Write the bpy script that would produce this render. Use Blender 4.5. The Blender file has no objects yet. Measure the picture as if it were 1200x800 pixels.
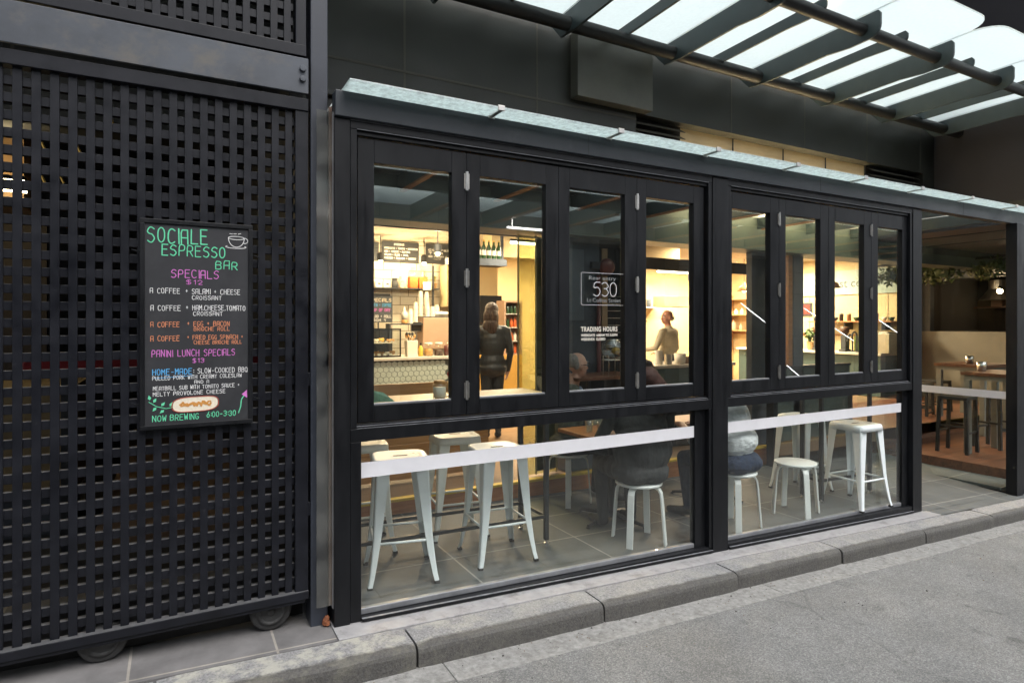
import bpy, bmesh, math, random
import numpy as np
from mathutils import Vector, Matrix, Euler

random.seed(7)
R = math.radians
scene = bpy.context.scene
COL = scene.collection

# ---------------------------------------------------------------- camera
cam_d = bpy.data.cameras.new('camera')
cam = bpy.data.objects.new('camera', cam_d)
COL.objects.link(cam)
cam.location = (0, -3.27, 1.6)
cam.rotation_euler = (R(90), 0, R(-28.8))
cam_d.sensor_width = 36
cam_d.lens = 21.6
cam_d.shift_y = -0.01875
cam_d.clip_start = 0.02
cam_d.clip_end = 500
scene.camera = cam

# ---------------------------------------------------------------- sky and sun (overcast lane)
world = bpy.data.worlds.new('World')
scene.world = world
world.use_nodes = True
wn = world.node_tree.nodes
wl = world.node_tree.links
bg = wn['Background']
sky = wn.new('ShaderNodeTexSky')
sky.sky_type = 'NISHITA'
sky.sun_disc = False
sky.sun_elevation = R(58)
sky.sun_rotation = R(160)
sky.air_density = 1.0
sky.dust_density = 3.0
sky.ozone_density = 1.0
hs = wn.new('ShaderNodeHueSaturation')
hs.inputs['Saturation'].default_value = 0.3
wl.new(sky.outputs[0], hs.inputs['Color'])
wl.new(hs.outputs[0], bg.inputs['Color'])
bg.inputs['Strength'].default_value = 0.15

sun_d = bpy.data.lights.new('sun', 'SUN')
sun_d.energy = 0.9
sun_d.angle = R(40)
sun_d.color = (1.0, 0.97, 0.93)
sun = bpy.data.objects.new('sun', sun_d)
COL.objects.link(sun)
sun.rotation_euler = Euler((R(32), 0, R(20)))

scene.view_settings.view_transform = 'Standard'
scene.view_settings.look = 'None'
scene.view_settings.gamma = 1
scene.view_settings.use_curve_mapping = False
scene.view_settings.exposure = 1.0
scene.cycles.max_bounces = 10
scene.cycles.transparent_max_bounces = 32
scene.cycles.glossy_bounces = 4
scene.cycles.caustics_reflective = False
scene.cycles.caustics_refractive = False
scene.cycles.use_denoising = True
scene.cycles.sample_clamp_indirect = 6

# ---------------------------------------------------------------- measuring helper: a pixel of the photo at a distance D from the camera's street line
S_, C_ = 0.4818, 0.8763
def at(px, py, D):
    u = (px - 600) / 720.0
    rx, ry = S_ + C_ * u, C_ - S_ * u
    t = D / ry
    return Vector((t * rx, D - 3.27, 1.6 - (py - 377.5) / 720.0 * t))

def gz(x):                      # the lane falls gently to the right
    return -0.0386 * (x - 0.74)
def fz(x):                      # cafe floor
    return -0.020 * (x - 0.75)

# ---------------------------------------------------------------- materials
def nmat(name):
    m = bpy.data.materials.new(name)
    m.use_nodes = True
    nt = m.node_tree
    return m, nt.nodes, nt.links, nt.nodes['Principled BSDF']

def pbr(name, base, rough=0.5, metal=0.0, var=0.0, vscale=6.0, rvar=0.0, bump=0.0, bscale=40.0, second=None, smask=(0.55, 0.7), sscale=3.0, spec=0.5, stretch=(1, 1, 1), coat=0.0):
    m, n, l, b = nmat(name)
    b.inputs['Roughness'].default_value = rough
    b.inputs['Metallic'].default_value = metal
    b.inputs['Specular IOR Level'].default_value = spec
    b.inputs['Coat Weight'].default_value = coat
    tc = n.new('ShaderNodeTexCoord')
    mp = n.new('ShaderNodeMapping')
    mp.inputs['Scale'].default_value = stretch
    l.new(tc.outputs['Object'], mp.inputs['Vector'])
    base4 = (*base, 1)
    b.inputs['Base Color'].default_value = base4
    col = None
    if var > 0 or rvar > 0:
        no = n.new('ShaderNodeTexNoise')
        no.inputs['Scale'].default_value = vscale
        no.inputs['Detail'].default_value = 6
        no.inputs['Roughness'].default_value = 0.65
        l.new(mp.outputs[0], no.inputs['Vector'])
        if var > 0:
            cr = n.new('ShaderNodeValToRGB')
            cr.color_ramp.elements[0].position = 0.3
            cr.color_ramp.elements[1].position = 0.7
            cr.color_ramp.elements[0].color = tuple(c * (1 - var) for c in base) + (1,)
            cr.color_ramp.elements[1].color = tuple(min(1, c * (1 + var)) for c in base) + (1,)
            l.new(no.outputs['Fac'], cr.inputs[0])
            col = cr.outputs[0]
        if rvar > 0:
            mr = n.new('ShaderNodeMapRange')
            mr.inputs['From Min'].default_value = 0.3
            mr.inputs['From Max'].default_value = 0.7
            mr.inputs['To Min'].default_value = max(0.02, rough - rvar)
            mr.inputs['To Max'].default_value = min(1, rough + rvar)
            l.new(no.outputs['Fac'], mr.inputs['Value'])
            l.new(mr.outputs[0], b.inputs['Roughness'])
    if second:
        n2 = n.new('ShaderNodeTexNoise')
        n2.inputs['Scale'].default_value = sscale
        n2.inputs['Detail'].default_value = 9
        n2.inputs['Roughness'].default_value = 0.7
        l.new(mp.outputs[0], n2.inputs['Vector'])
        r2 = n.new('ShaderNodeValToRGB')
        r2.color_ramp.elements[0].position = smask[0]
        r2.color_ramp.elements[1].position = smask[1]
        l.new(n2.outputs['Fac'], r2.inputs[0])
        mx = n.new('ShaderNodeMix')
        mx.data_type = 'RGBA'
        l.new(r2.outputs[0], mx.inputs[0])
        if col is not None:
            l.new(col, mx.inputs[6])
        else:
            mx.inputs[6].default_value = base4
        mx.inputs[7].default_value = (*second, 1)
        col = mx.outputs[2]
    if col is not None:
        l.new(col, b.inputs['Base Color'])
    if bump > 0:
        n3 = n.new('ShaderNodeTexNoise')
        n3.inputs['Scale'].default_value = bscale
        n3.inputs['Detail'].default_value = 5
        l.new(mp.outputs[0], n3.inputs['Vector'])
        bp = n.new('ShaderNodeBump')
        bp.inputs['Strength'].default_value = bump
        bp.inputs['Distance'].default_value = 0.01 if bump < 0.7 else 0.03
        l.new(n3.outputs['Fac'], bp.inputs['Height'])
        l.new(bp.outputs[0], b.inputs['Normal'])
    return m

def glass(name, tint=(1, 1, 1), refl=1.0, base=0.04, rough=0.0, dirt=0.0):
    m = bpy.data.materials.new(name)
    m.use_nodes = True
    n, l = m.node_tree.nodes, m.node_tree.links
    n.remove(n['Principled BSDF'])
    out = n['Material Output']
    tr = n.new('ShaderNodeBsdfTransparent'); tr.inputs[0].default_value = (*tint, 1)
    gl = n.new('ShaderNodeBsdfGlossy'); gl.inputs['Roughness'].default_value = rough
    gl.inputs['Color'].default_value = (1, 1, 1, 1)
    lw = n.new('ShaderNodeLayerWeight'); lw.inputs[0].default_value = 0.5
    pw = n.new('ShaderNodeMath'); pw.operation = 'POWER'; pw.inputs[1].default_value = 5
    l.new(lw.outputs['Facing'], pw.inputs[0])
    ma = n.new('ShaderNodeMath'); ma.operation = 'MULTIPLY_ADD'; ma.inputs[1].default_value = 0.9 * refl; ma.inputs[2].default_value = base
    l.new(pw.outputs[0], ma.inputs[0])
    mx = n.new('ShaderNodeMixShader')
    l.new(ma.outputs[0], mx.inputs[0]); l.new(tr.outputs[0], mx.inputs[1]); l.new(gl.outputs[0], mx.inputs[2])
    last = mx
    if dirt > 0:
        df = n.new('ShaderNodeBsdfDiffuse'); df.inputs[0].default_value = (0.5, 0.5, 0.47, 1)
        tc = n.new('ShaderNodeTexCoord')
        no = n.new('ShaderNodeTexNoise'); no.inputs['Scale'].default_value = 5; no.inputs['Detail'].default_value = 8
        l.new(tc.outputs['Object'], no.inputs['Vector'])
        mr = n.new('ShaderNodeMapRange'); mr.inputs['From Min'].default_value = 0.35; mr.inputs['From Max'].default_value = 0.75
        mr.inputs['To Max'].default_value = dirt
        l.new(no.outputs['Fac'], mr.inputs['Value'])
        m2 = n.new('ShaderNodeMixShader')
        l.new(mr.outputs[0], m2.inputs[0]); l.new(mx.outputs[0], m2.inputs[1]); l.new(df.outputs[0], m2.inputs[2])
        last = m2
    l.new(last.outputs[0], out.inputs['Surface'])
    return m

def frosted(name, color, trans=0.8, gloss=0.1, mottled=0.72, clear=0.0):
    m = bpy.data.materials.new(name)
    m.use_nodes = True
    n, l = m.node_tree.nodes, m.node_tree.links
    n.remove(n['Principled BSDF'])
    out = n['Material Output']
    tc = n.new('ShaderNodeTexCoord')
    no = n.new('ShaderNodeTexNoise'); no.inputs['Scale'].default_value = 30; no.inputs['Detail'].default_value = 8; no.inputs['Roughness'].default_value = 0.75
    l.new(tc.outputs['Object'], no.inputs['Vector'])
    cr = n.new('ShaderNodeValToRGB')
    cr.color_ramp.elements[0].position = 0.35; cr.color_ramp.elements[1].position = 0.62
    cr.color_ramp.elements[0].color = tuple(c * mottled for c in color) + (1,)
    cr.color_ramp.elements[1].color = (*color, 1)
    l.new(no.outputs['Fac'], cr.inputs[0])
    t = n.new('ShaderNodeBsdfTranslucent'); d = n.new('ShaderNodeBsdfDiffuse'); g = n.new('ShaderNodeBsdfGlossy'); g.inputs['Roughness'].default_value = 0.15
    l.new(cr.outputs[0], t.inputs[0]); l.new(cr.outputs[0], d.inputs[0])
    m1 = n.new('ShaderNodeMixShader'); m1.inputs[0].default_value = trans
    l.new(d.outputs[0], m1.inputs[1]); l.new(t.outputs[0], m1.inputs[2])
    m2 = n.new('ShaderNodeMixShader'); m2.inputs[0].default_value = gloss
    l.new(m1.outputs[0], m2.inputs[1]); l.new(g.outputs[0], m2.inputs[2])
    last = m2
    if clear > 0:
        tr = n.new('ShaderNodeBsdfTransparent'); tr.inputs[0].default_value = (*color, 1)
        m3 = n.new('ShaderNodeMixShader'); m3.inputs[0].default_value = clear
        l.new(m2.outputs[0], m3.inputs[1]); l.new(tr.outputs[0], m3.inputs[2]); last = m3
    l.new(last.outputs[0], out.inputs['Surface'])
    return m

def emit(name, color, strength):
    m = bpy.data.materials.new(name)
    m.use_nodes = True
    n, l = m.node_tree.nodes, m.node_tree.links
    n.remove(n['Principled BSDF'])
    e = n.new('ShaderNodeEmission'); e.inputs[0].default_value = (*color, 1); e.inputs[1].default_value = strength
    l.new(e.outputs[0], n['Material Output'].inputs['Surface'])
    return m

def brickmat(name, c1, c2, mortar, bw, bh, ms, rough=0.4, bump=0.3, axis='XZ', offset=0.5, var=0.0, loc=(0, 0, 0)):
    m, n, l, b = nmat(name)
    tc = n.new('ShaderNodeTexCoord')
    sp = n.new('ShaderNodeSeparateXYZ'); cb = n.new('ShaderNodeCombineXYZ')
    l.new(tc.outputs['Object'], sp.inputs[0])
    l.new(sp.outputs[axis[0]], cb.inputs[0]); l.new(sp.outputs[axis[1]], cb.inputs[1])
    mp = n.new('ShaderNodeMapping'); mp.inputs['Location'].default_value = loc
    l.new(cb.outputs[0], mp.inputs[0])
    br = n.new('ShaderNodeTexBrick')
    br.offset = offset
    br.inputs['Color1'].default_value = (*c1, 1); br.inputs['Color2'].default_value = (*c2, 1); br.inputs['Mortar'].default_value = (*mortar, 1)
    br.inputs['Scale'].default_value = 1; br.inputs['Brick Width'].default_value = bw; br.inputs['Row Height'].default_value = bh
    br.inputs['Mortar Size'].default_value = ms; br.inputs['Mortar Smooth'].default_value = 0.1; br.inputs['Bias'].default_value = 0
    l.new(mp.outputs[0], br.inputs['Vector'])
    col = br.outputs['Color']
    no = n.new('ShaderNodeTexNoise'); no.inputs['Scale'].default_value = 5; no.inputs['Detail'].default_value = 8; no.inputs['Roughness'].default_value = 0.7
    l.new(tc.outputs['Object'], no.inputs['Vector'])
    if var > 0:
        mr = n.new('ShaderNodeMapRange'); mr.inputs['From Min'].default_value = 0.25; mr.inputs['From Max'].default_value = 0.75
        mr.inputs['To Min'].default_value = 1 - var; mr.inputs['To Max'].default_value = 1 + var
        l.new(no.outputs['Fac'], mr.inputs['Value'])
        mx = n.new('ShaderNodeMix'); mx.data_type = 'RGBA'; mx.blend_type = 'MULTIPLY'; mx.inputs[0].default_value = 1
        l.new(col, mx.inputs[6]); l.new(mr.outputs[0], mx.inputs[7])
        col = mx.outputs[2]
    l.new(col, b.inputs['Base Color'])
    mr2 = n.new('ShaderNodeMapRange'); mr2.inputs['To Min'].default_value = max(0.05, rough - 0.12); mr2.inputs['To Max'].default_value = rough + 0.12
    l.new(no.outputs['Fac'], mr2.inputs['Value']); l.new(mr2.outputs[0], b.inputs['Roughness'])
    bp = n.new('ShaderNodeBump'); bp.inputs['Strength'].default_value = bump; bp.inputs['Distance'].default_value = 0.004; bp.invert = True
    l.new(br.outputs['Fac'], bp.inputs['Height']); l.new(bp.outputs[0], b.inputs['Normal'])
    return m

def wood(name, c1, c2, scale=(1.5, 18, 18), rough=0.45):
    m, n, l, b = nmat(name)
    tc = n.new('ShaderNodeTexCoord'); mp = n.new('ShaderNodeMapping'); mp.inputs['Scale'].default_value = scale
    l.new(tc.outputs['Object'], mp.inputs[0])
    no = n.new('ShaderNodeTexNoise'); no.inputs['Scale'].default_value = 2.2; no.inputs['Detail'].default_value = 8; no.inputs['Distortion'].default_value = 0.6
    l.new(mp.outputs[0], no.inputs['Vector'])
    cr = n.new('ShaderNodeValToRGB')
    cr.color_ramp.elements[0].position = 0.32; cr.color_ramp.elements[1].position = 0.68
    cr.color_ramp.elements[0].color = (*c1, 1); cr.color_ramp.elements[1].color = (*c2, 1)
    l.new(no.outputs['Fac'], cr.inputs[0]); l.new(cr.outputs[0], b.inputs['Base Color'])
    b.inputs['Roughness'].default_value = rough
    return m

def asphalt():
    m, n, l, b = nmat('asphalt')
    tc = n.new('ShaderNodeTexCoord')
    vo = n.new('ShaderNodeTexVoronoi'); vo.inputs['Scale'].default_value = 165
    l.new(tc.outputs['Object'], vo.inputs['Vector'])
    no = n.new('ShaderNodeTexNoise'); no.inputs['Scale'].default_value = 1.3; no.inputs['Detail'].default_value = 10; no.inputs['Roughness'].default_value = 0.7
    l.new(tc.outputs['Object'], no.inputs['Vector'])
    sp = n.new('ShaderNodeSeparateColor')
    l.new(vo.outputs['Color'], sp.inputs[0])
    cr = n.new('ShaderNodeValToRGB')
    e = cr.color_ramp.elements
    e[0].position = 0.0; e[0].color = (0.112, 0.113, 0.111, 1)
    e[1].position = 1.0; e[1].color = (0.25, 0.25, 0.243, 1)
    k = e.new(0.55); k.color = (0.165, 0.166, 0.162, 1)
    l.new(sp.outputs[0], cr.inputs[0])
    mr = n.new('ShaderNodeMapRange'); mr.inputs['From Min'].default_value = 0.3; mr.inputs['From Max'].default_value = 0.7
    mr.inputs['To Min'].default_value = 0.8; mr.inputs['To Max'].default_value = 1.25
    l.new(no.outputs['Fac'], mr.inputs['Value'])
    mx = n.new('ShaderNodeMix'); mx.data_type = 'RGBA'; mx.blend_type = 'MULTIPLY'; mx.inputs[0].default_value = 1
    l.new(cr.outputs[0], mx.inputs[6]); l.new(mr.outputs[0], mx.inputs[7])
    st = n.new('ShaderNodeTexNoise'); st.inputs['Scale'].default_value = 4.5; st.inputs['Detail'].default_value = 6; st.inputs['Distortion'].default_value = 1.2
    l.new(tc.outputs['Object'], st.inputs['Vector'])
    sr = n.new('ShaderNodeMapRange'); sr.inputs['From Min'].default_value = 0.60; sr.inputs['From Max'].default_value = 0.74; sr.inputs['To Min'].default_value = 1.0; sr.inputs['To Max'].default_value = 0.62
    l.new(st.outputs['Fac'], sr.inputs['Value'])
    cv = n.new('ShaderNodeTexVoronoi'); cv.feature = 'DISTANCE_TO_EDGE'; cv.inputs['Scale'].default_value = 0.55
    dn = n.new('ShaderNodeTexNoise'); dn.inputs['Scale'].default_value = 3.0; dn.inputs['Detail'].default_value = 8
    l.new(tc.outputs['Object'], dn.inputs['Vector'])
    dm = n.new('ShaderNodeMix'); dm.data_type = 'RGBA'; dm.inputs[0].default_value = 0.22
    l.new(tc.outputs['Object'], dm.inputs[6]); l.new(dn.outputs['Color'], dm.inputs[7]); l.new(dm.outputs[2], cv.inputs['Vector'])
    ck = n.new('ShaderNodeMapRange'); ck.inputs['From Min'].default_value = 0.0; ck.inputs['From Max'].default_value = 0.006; ck.inputs['To Min'].default_value = 0.75; ck.inputs['To Max'].default_value = 1.0
    l.new(cv.outputs['Distance'], ck.inputs['Value'])
    mm = n.new('ShaderNodeMath'); mm.operation = 'MULTIPLY'; l.new(sr.outputs[0], mm.inputs[0]); l.new(ck.outputs[0], mm.inputs[1])
    mx3 = n.new('ShaderNodeMix'); mx3.data_type = 'RGBA'; mx3.blend_type = 'MULTIPLY'; mx3.inputs[0].default_value = 1
    l.new(mx.outputs[2], mx3.inputs[6]); l.new(mm.outputs[0], mx3.inputs[7])
    l.new(mx3.outputs[2], b.inputs['Base Color'])
    b.inputs['Roughness'].default_value = 0.75
    bp = n.new('ShaderNodeBump'); bp.inputs['Strength'].default_value = 0.55; bp.inputs['Distance'].default_value = 0.004; bp.invert = True
    l.new(vo.outputs['Distance'], bp.inputs['Height']); l.new(bp.outputs[0], b.inputs['Normal'])
    return m

def kerbmat():
    m, n, l, b = nmat('bluestone')
    tc = n.new('ShaderNodeTexCoord')
    def noise(s, d=8, r=0.65):
        x = n.new('ShaderNodeTexNoise'); x.inputs['Scale'].default_value = s; x.inputs['Detail'].default_value = d; x.inputs['Roughness'].default_value = r
        l.new(tc.outputs['Object'], x.inputs['Vector']); return x
    def ramp(src, p0, p1, c0, c1):
        c = n.new('ShaderNodeValToRGB'); c.color_ramp.elements[0].position = p0; c.color_ramp.elements[1].position = p1
        c.color_ramp.elements[0].color = c0; c.color_ramp.elements[1].color = c1
        l.new(src, c.inputs[0]); return c
    fine = ramp(noise(75, 6, 0.8).outputs['Fac'], 0.3, 0.72, (0.09, 0.09, 0.095, 1), (0.40, 0.40, 0.40, 1))
    # pale lichen in patches
    lich = ramp(noise(7, 12, 0.75).outputs['Fac'], 0.47, 0.57, (0, 0, 0, 1), (1, 1, 1, 1))
    sx_ = n.new('ShaderNodeSeparateXYZ'); l.new(tc.outputs['Object'], sx_.inputs[0])
    gx_ = n.new('ShaderNodeMapRange'); gx_.inputs['From Min'].default_value = 0.8; gx_.inputs['From Max'].default_value = 1.6
    gx_.inputs['To Min'].default_value = 0.9; gx_.inputs['To Max'].default_value = 0.28
    l.new(sx_.outputs['X'], gx_.inputs['Value'])
    ml_ = n.new('ShaderNodeMath'); ml_.operation = 'MULTIPLY'
    l.new(lich.outputs[0], ml_.inputs[0]); l.new(gx_.outputs[0], ml_.inputs[1])
    m1 = n.new('ShaderNodeMix'); m1.data_type = 'RGBA'
    l.new(ml_.outputs[0], m1.inputs[0]); l.new(fine.outputs[0], m1.inputs[6]); m1.inputs[7].default_value = (0.42, 0.41, 0.36, 1)
    # road grime that splashes up the street side of the stones (ragged edge)
    sp = n.new('ShaderNodeSeparateXYZ'); l.new(tc.outputs['Object'], sp.inputs[0])
    ad = n.new('ShaderNodeMath'); ad.operation = 'MULTIPLY_ADD'; ad.inputs[1].default_value = 0.05
    l.new(noise(14, 8).outputs['Fac'], ad.inputs[0]); l.new(sp.outputs['Y'], ad.inputs[2])
    gr = n.new('ShaderNodeMapRange'); gr.inputs['From Min'].default_value = -0.275; gr.inputs['From Max'].default_value = -0.300
    gr.inputs['To Min'].default_value = 0; gr.inputs['To Max'].default_value = 0.75
    l.new(ad.outputs[0], gr.inputs['Value'])
    m2 = n.new('ShaderNodeMix'); m2.data_type = 'RGBA'
    l.new(gr.outputs[0], m2.inputs[0]); l.new(m1.outputs[2], m2.inputs[6])
    dk = ramp(noise(90, 4).outputs['Fac'], 0.35, 0.75, (0.014, 0.012, 0.009, 1), (0.075, 0.066, 0.052, 1))
    l.new(dk.outputs[0], m2.inputs[7])
    l.new(m2.outputs[2], b.inputs['Base Color'])
    b.inputs['Roughness'].default_value = 0.72
    bp = n.new('ShaderNodeBump'); bp.inputs['Strength'].default_value = 0.9; bp.inputs['Distance'].default_value = 0.008
    l.new(noise(50, 8, 0.75).outputs['Fac'], bp.inputs['Height']); l.new(bp.outputs[0], b.inputs['Normal'])
    return m

M = {}
M['black'] = pbr('black_paint', (0.0062, 0.0068, 0.0085), 0.42, var=0.3, vscale=3, rvar=0.12, bump=0.02, bscale=200, spec=0.3, second=(0.018, 0.0185, 0.02), smask=(0.56, 0.8), sscale=4, stretch=(5, 5, 0.9))
M['fascia'] = pbr('fascia_paint', (0.026, 0.031, 0.038), 0.42, var=0.2, vscale=4, rvar=0.1, second=(0.05, 0.055, 0.06), smask=(0.58, 0.85), sscale=5)
M['gate'] = pbr('gate_paint', (0.0072, 0.008, 0.012), 0.42, var=0.3, vscale=8, rvar=0.12, second=(0.04, 0.041, 0.046), smask=(0.64, 0.8), sscale=14, spec=0.32)
M['skylit_top'] = pbr('skylit_top_paint', (0.075, 0.076, 0.08), 0.7, var=0.4, vscale=25)  # skylight on upward faces, painted as a paler tone
M['edge'] = pbr('worn_highlight_edge', (0.16, 0.165, 0.18), 0.5, var=0.5, vscale=14)  # edge highlights put into the colour, along with worn paint
M['lintel'] = pbr('green_grey_reflection', (0.12, 0.145, 0.125), 0.4, var=0.2, vscale=2)  # green grey stands in for the reflection in the upper panes
M['post'] = pbr('post_paint', (0.028, 0.033, 0.046), 0.42, var=0.2, vscale=4, rvar=0.1, second=(0.11, 0.11, 0.11), smask=(0.64, 0.8), sscale=14)
M['girder'] = pbr('weathered_steel', (0.066, 0.073, 0.086), 0.5, metal=0.2, var=0.3, vscale=3, rvar=0.12, second=(0.12, 0.11, 0.095), smask=(0.5, 0.74), sscale=5, stretch=(1, 1, 1.2))
M['bead'] = pbr('aluminium_bead', (0.30, 0.31, 0.33), 0.5, metal=0.6, var=0.2, vscale=8)
M['steel'] = pbr('brushed_steel', (0.55, 0.53, 0.5), 0.32, metal=1.0, var=0.15, vscale=30)
M['glass'] = glass('window_glass', (0.96, 0.985, 0.97), 1.0, 0.12, dirt=0.01)
M['screenglass'] = glass('screen_glass', (0.95, 0.98, 0.97), 0.8, 0.025)
M['lowglass'] = glass('low_glass', (0.97, 0.985, 0.975), 1.0, 0.045, dirt=0.006)
M['roofglass'] = frosted('roof_glass', (0.86, 0.95, 0.945), 0.9, 0.14, 0.62)
M['roofclear'] = frosted('roof_pane', (0.95, 0.97, 0.96), 0.92, 0.05, 0.92, 0.45)
M['canopyglass'] = frosted('canopy_glass', (0.80, 0.86, 0.86), 0.95, 0.03, 0.94)
M['plastic'] = glass('cover_plastic', (0.82, 0.82, 0.80), 1.0, 0.05, rough=0.10, dirt=0.16)
M['band'] = pbr('safety_band', (0.70, 0.70, 0.735), 0.6, var=0.07, vscale=4)
M['stone'] = pbr('dark_stone', (0.030, 0.030, 0.023), 0.5, var=0.22, vscale=2.5, rvar=0.1, bump=0.06, bscale=60)
M['stonedk'] = pbr('stone_joint_mortar', (0.085, 0.08, 0.062), 0.8)
M['violet'] = pbr('violet_render', (0.020, 0.0185, 0.022), 0.6, var=0.15, vscale=2)
M['fin'] = pbr('canopy_steel', (0.035, 0.05, 0.052), 0.45, var=0.25, vscale=3, rvar=0.1, second=(0.06, 0.062, 0.055), smask=(0.58, 0.8), sscale=6)
M['tube'] = pbr('canopy_tube', (0.017, 0.017, 0.016), 0.5, var=0.3, vscale=8, second=(0.04, 0.036, 0.03), smask=(0.58, 0.78), sscale=9)
M['asphalt'] = asphalt()
M['gutter'] = pbr('gutter_concrete', (0.255, 0.252, 0.242), 0.8, var=0.35, vscale=30, bump=0.4, bscale=120, second=(0.16, 0.155, 0.145), smask=(0.52, 0.7), sscale=10)
M['kerb'] = kerbmat()
M['paving'] = brickmat('grey_paving', (0.15, 0.146, 0.146), (0.18, 0.174, 0.174), (0.3, 0.28, 0.25), 0.62, 0.62, 0.006, 0.55, 0.3, 'XY', 0.0, 0.35, loc=(0.18, 0.1, 0))
M['sill'] = pbr('sill_stone', (0.32, 0.315, 0.32), 0.6, var=0.15, vscale=12, second=(0.17, 0.165, 0.16), smask=(0.52, 0.72), sscale=9)
M['slate'] = brickmat('slate_tiles', (0.075, 0.083, 0.085), (0.10, 0.108, 0.108), (0.22, 0.22, 0.21), 1.0, 0.52, 0.007, 0.66, 0.2, 'XY', 0.0, 0.3, loc=(0.32, -0.10, 0))
M['white'] = pbr('white_enamel', (0.80, 0.855, 0.87), 0.32, var=0.06, vscale=6, rvar=0.08, second=(0.5, 0.5, 0.47), smask=(0.64, 0.8), sscale=16)
M['birch'] = pbr('white_stool_paint', (0.76, 0.785, 0.77), 0.4, var=0.05, vscale=8)
M['tyre'] = pbr('wheel_rubber', (0.045, 0.045, 0.045), 0.6, var=0.2, vscale=20)
M['rubber'] = pbr('rubber', (0.02, 0.02, 0.02), 0.7, var=0.2, vscale=20)
M['darkmetal'] = pbr('dark_metal', (0.022, 0.024, 0.026), 0.42, var=0.2, vscale=6)
M['woodtop'] = wood('orange_timber', (0.30, 0.115, 0.04), (0.42, 0.19, 0.075))
M['pine'] = wood('pale_timber', (0.46, 0.27, 0.12), (0.56, 0.36, 0.18))
M['redwood'] = wood('red_timber', (0.10, 0.04, 0.022), (0.19, 0.08, 0.042), (0.6, 9, 9), 0.35)
M['batten'] = wood('weathered_batten', (0.12, 0.075, 0.055), (0.26, 0.17, 0.13), (18, 18, 1.2), 0.8)
M['rust'] = pbr('terracotta', (0.25, 0.085, 0.035), 0.8, var=0.5, vscale=30, bump=0.4)
M['chalk'] = pbr('chalkboard', (0.021, 0.022, 0.026), 0.6, var=0.25, vscale=5, second=(0.04, 0.041, 0.045), smask=(0.5, 0.8), sscale=4)
for nm, c in dict(c_green=(0.13, 0.62, 0.36), c_pink=(0.62, 0.18, 0.55), c_white=(0.72, 0.72, 0.72), c_orange=(0.68, 0.26, 0.13), c_blue=(0.10, 0.40, 0.75), c_cream=(0.75, 0.68, 0.55), c_tan=(0.55, 0.25, 0.06), c_red=(0.5, 0.08, 0.05)).items():
    M[nm] = pbr('chalk_' + nm[2:], c, 0.85, var=0.12, vscale=90)
M['cream'] = pbr('warm_cream_wall', (0.60, 0.48, 0.28), 0.7, var=0.06, vscale=2)
M['ceil'] = pbr('cream_ceiling', (0.58, 0.51, 0.40), 0.8)
M['tile'] = brickmat('white_wall_tile', (0.66, 0.62, 0.53), (0.72, 0.68, 0.58), (0.28, 0.24, 0.18), 0.30, 0.15, 0.007, 0.25, 0.3, 'XZ', 0.5, 0.05)
M['hex'] = pbr('sage_hex_tile', (0.50, 0.56, 0.50), 0.3, var=0.08, vscale=3)
M['grout'] = pbr('dark_grout', (0.10, 0.11, 0.10), 0.9)
M['marble'] = pbr('pale_benchtop', (0.62, 0.58, 0.52), 0.35, var=0.1)
M['charcoal'] = pbr('charcoal_paint', (0.035, 0.04, 0.048), 0.55, var=0.2)
M['bluegrey'] = pbr('bluegrey_panel', (0.07, 0.085, 0.105), 0.5, var=0.15)
M['yellow'] = pbr('yellow_nosing', (0.62, 0.43, 0.05), 0.5, var=0.15, vscale=20)
M['paper'] = pbr('paper_white', (0.72, 0.68, 0.6), 0.6, var=0.04)
M['kraft'] = pbr('kraft_card', (0.42, 0.27, 0.18), 0.75, var=0.1)
M['red'] = pbr('red_plastic', (0.45, 0.03, 0.03), 0.4, var=0.1)
M['redpipe'] = pbr('dark_red_paint', (0.13, 0.03, 0.025), 0.4, var=0.2)
M['orange'] = pbr('orange_packet', (0.65, 0.13, 0.03), 0.4, var=0.25, vscale=25)
M['yellowbright'] = pbr('yellow_food', (0.7, 0.42, 0.06), 0.5, var=0.35, vscale=40)
M['pastry'] = pbr('baked_pastry', (0.5, 0.26, 0.08), 0.55, var=0.4, vscale=40)
M['terracotta'] = pbr('tan_pot', (0.42, 0.26, 0.11), 0.7, var=0.1)
M['leaf'] = pbr('leaf_green', (0.06, 0.11, 0.025), 0.5, var=0.5, vscale=30)
M['leafdk'] = pbr('ivy_green', (0.06, 0.105, 0.025), 0.5, var=0.5, vscale=20)
M['jar'] = glass('jar_glass', (0.93, 0.95, 0.93), 1.0, 0.06)
M['amber'] = pbr('amber_glass', (0.35, 0.13, 0.02), 0.15, var=0.2)
M['brownbean'] = pbr('coffee_beans', (0.07, 0.03, 0.015), 0.5, var=0.5, vscale=60)
M['lampwarm'] = emit('warm_lamp', (1.0, 0.74, 0.42), 14)
M['tubewhite'] = emit('led_tube', (1.0, 0.95, 0.86), 9)
M['screen'] = pbr('dark_screen', (0.02, 0.022, 0.025), 0.15)
M['skin'] = pbr('skin', (0.58, 0.34, 0.25), 0.5, var=0.08, vscale=20)
M['skinred'] = pbr('ruddy_skin', (0.47, 0.22, 0.15), 0.5, var=0.08, vscale=20)
M['greyshirt'] = pbr('grey_tshirt', (0.72, 0.75, 0.77), 0.85, var=0.1, vscale=9, bump=1.0, bscale=13, stretch=(0.7, 0.7, 1.4))
M['denim'] = pbr('denim', (0.012, 0.024, 0.055), 0.85, var=0.35, vscale=30, bump=0.8, bscale=16)
M['darkcoat'] = pbr('dark_coat', (0.030, 0.032, 0.033), 0.85, var=0.3, vscale=10, bump=1.0, bscale=11, stretch=(1, 1, 0.6))
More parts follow.
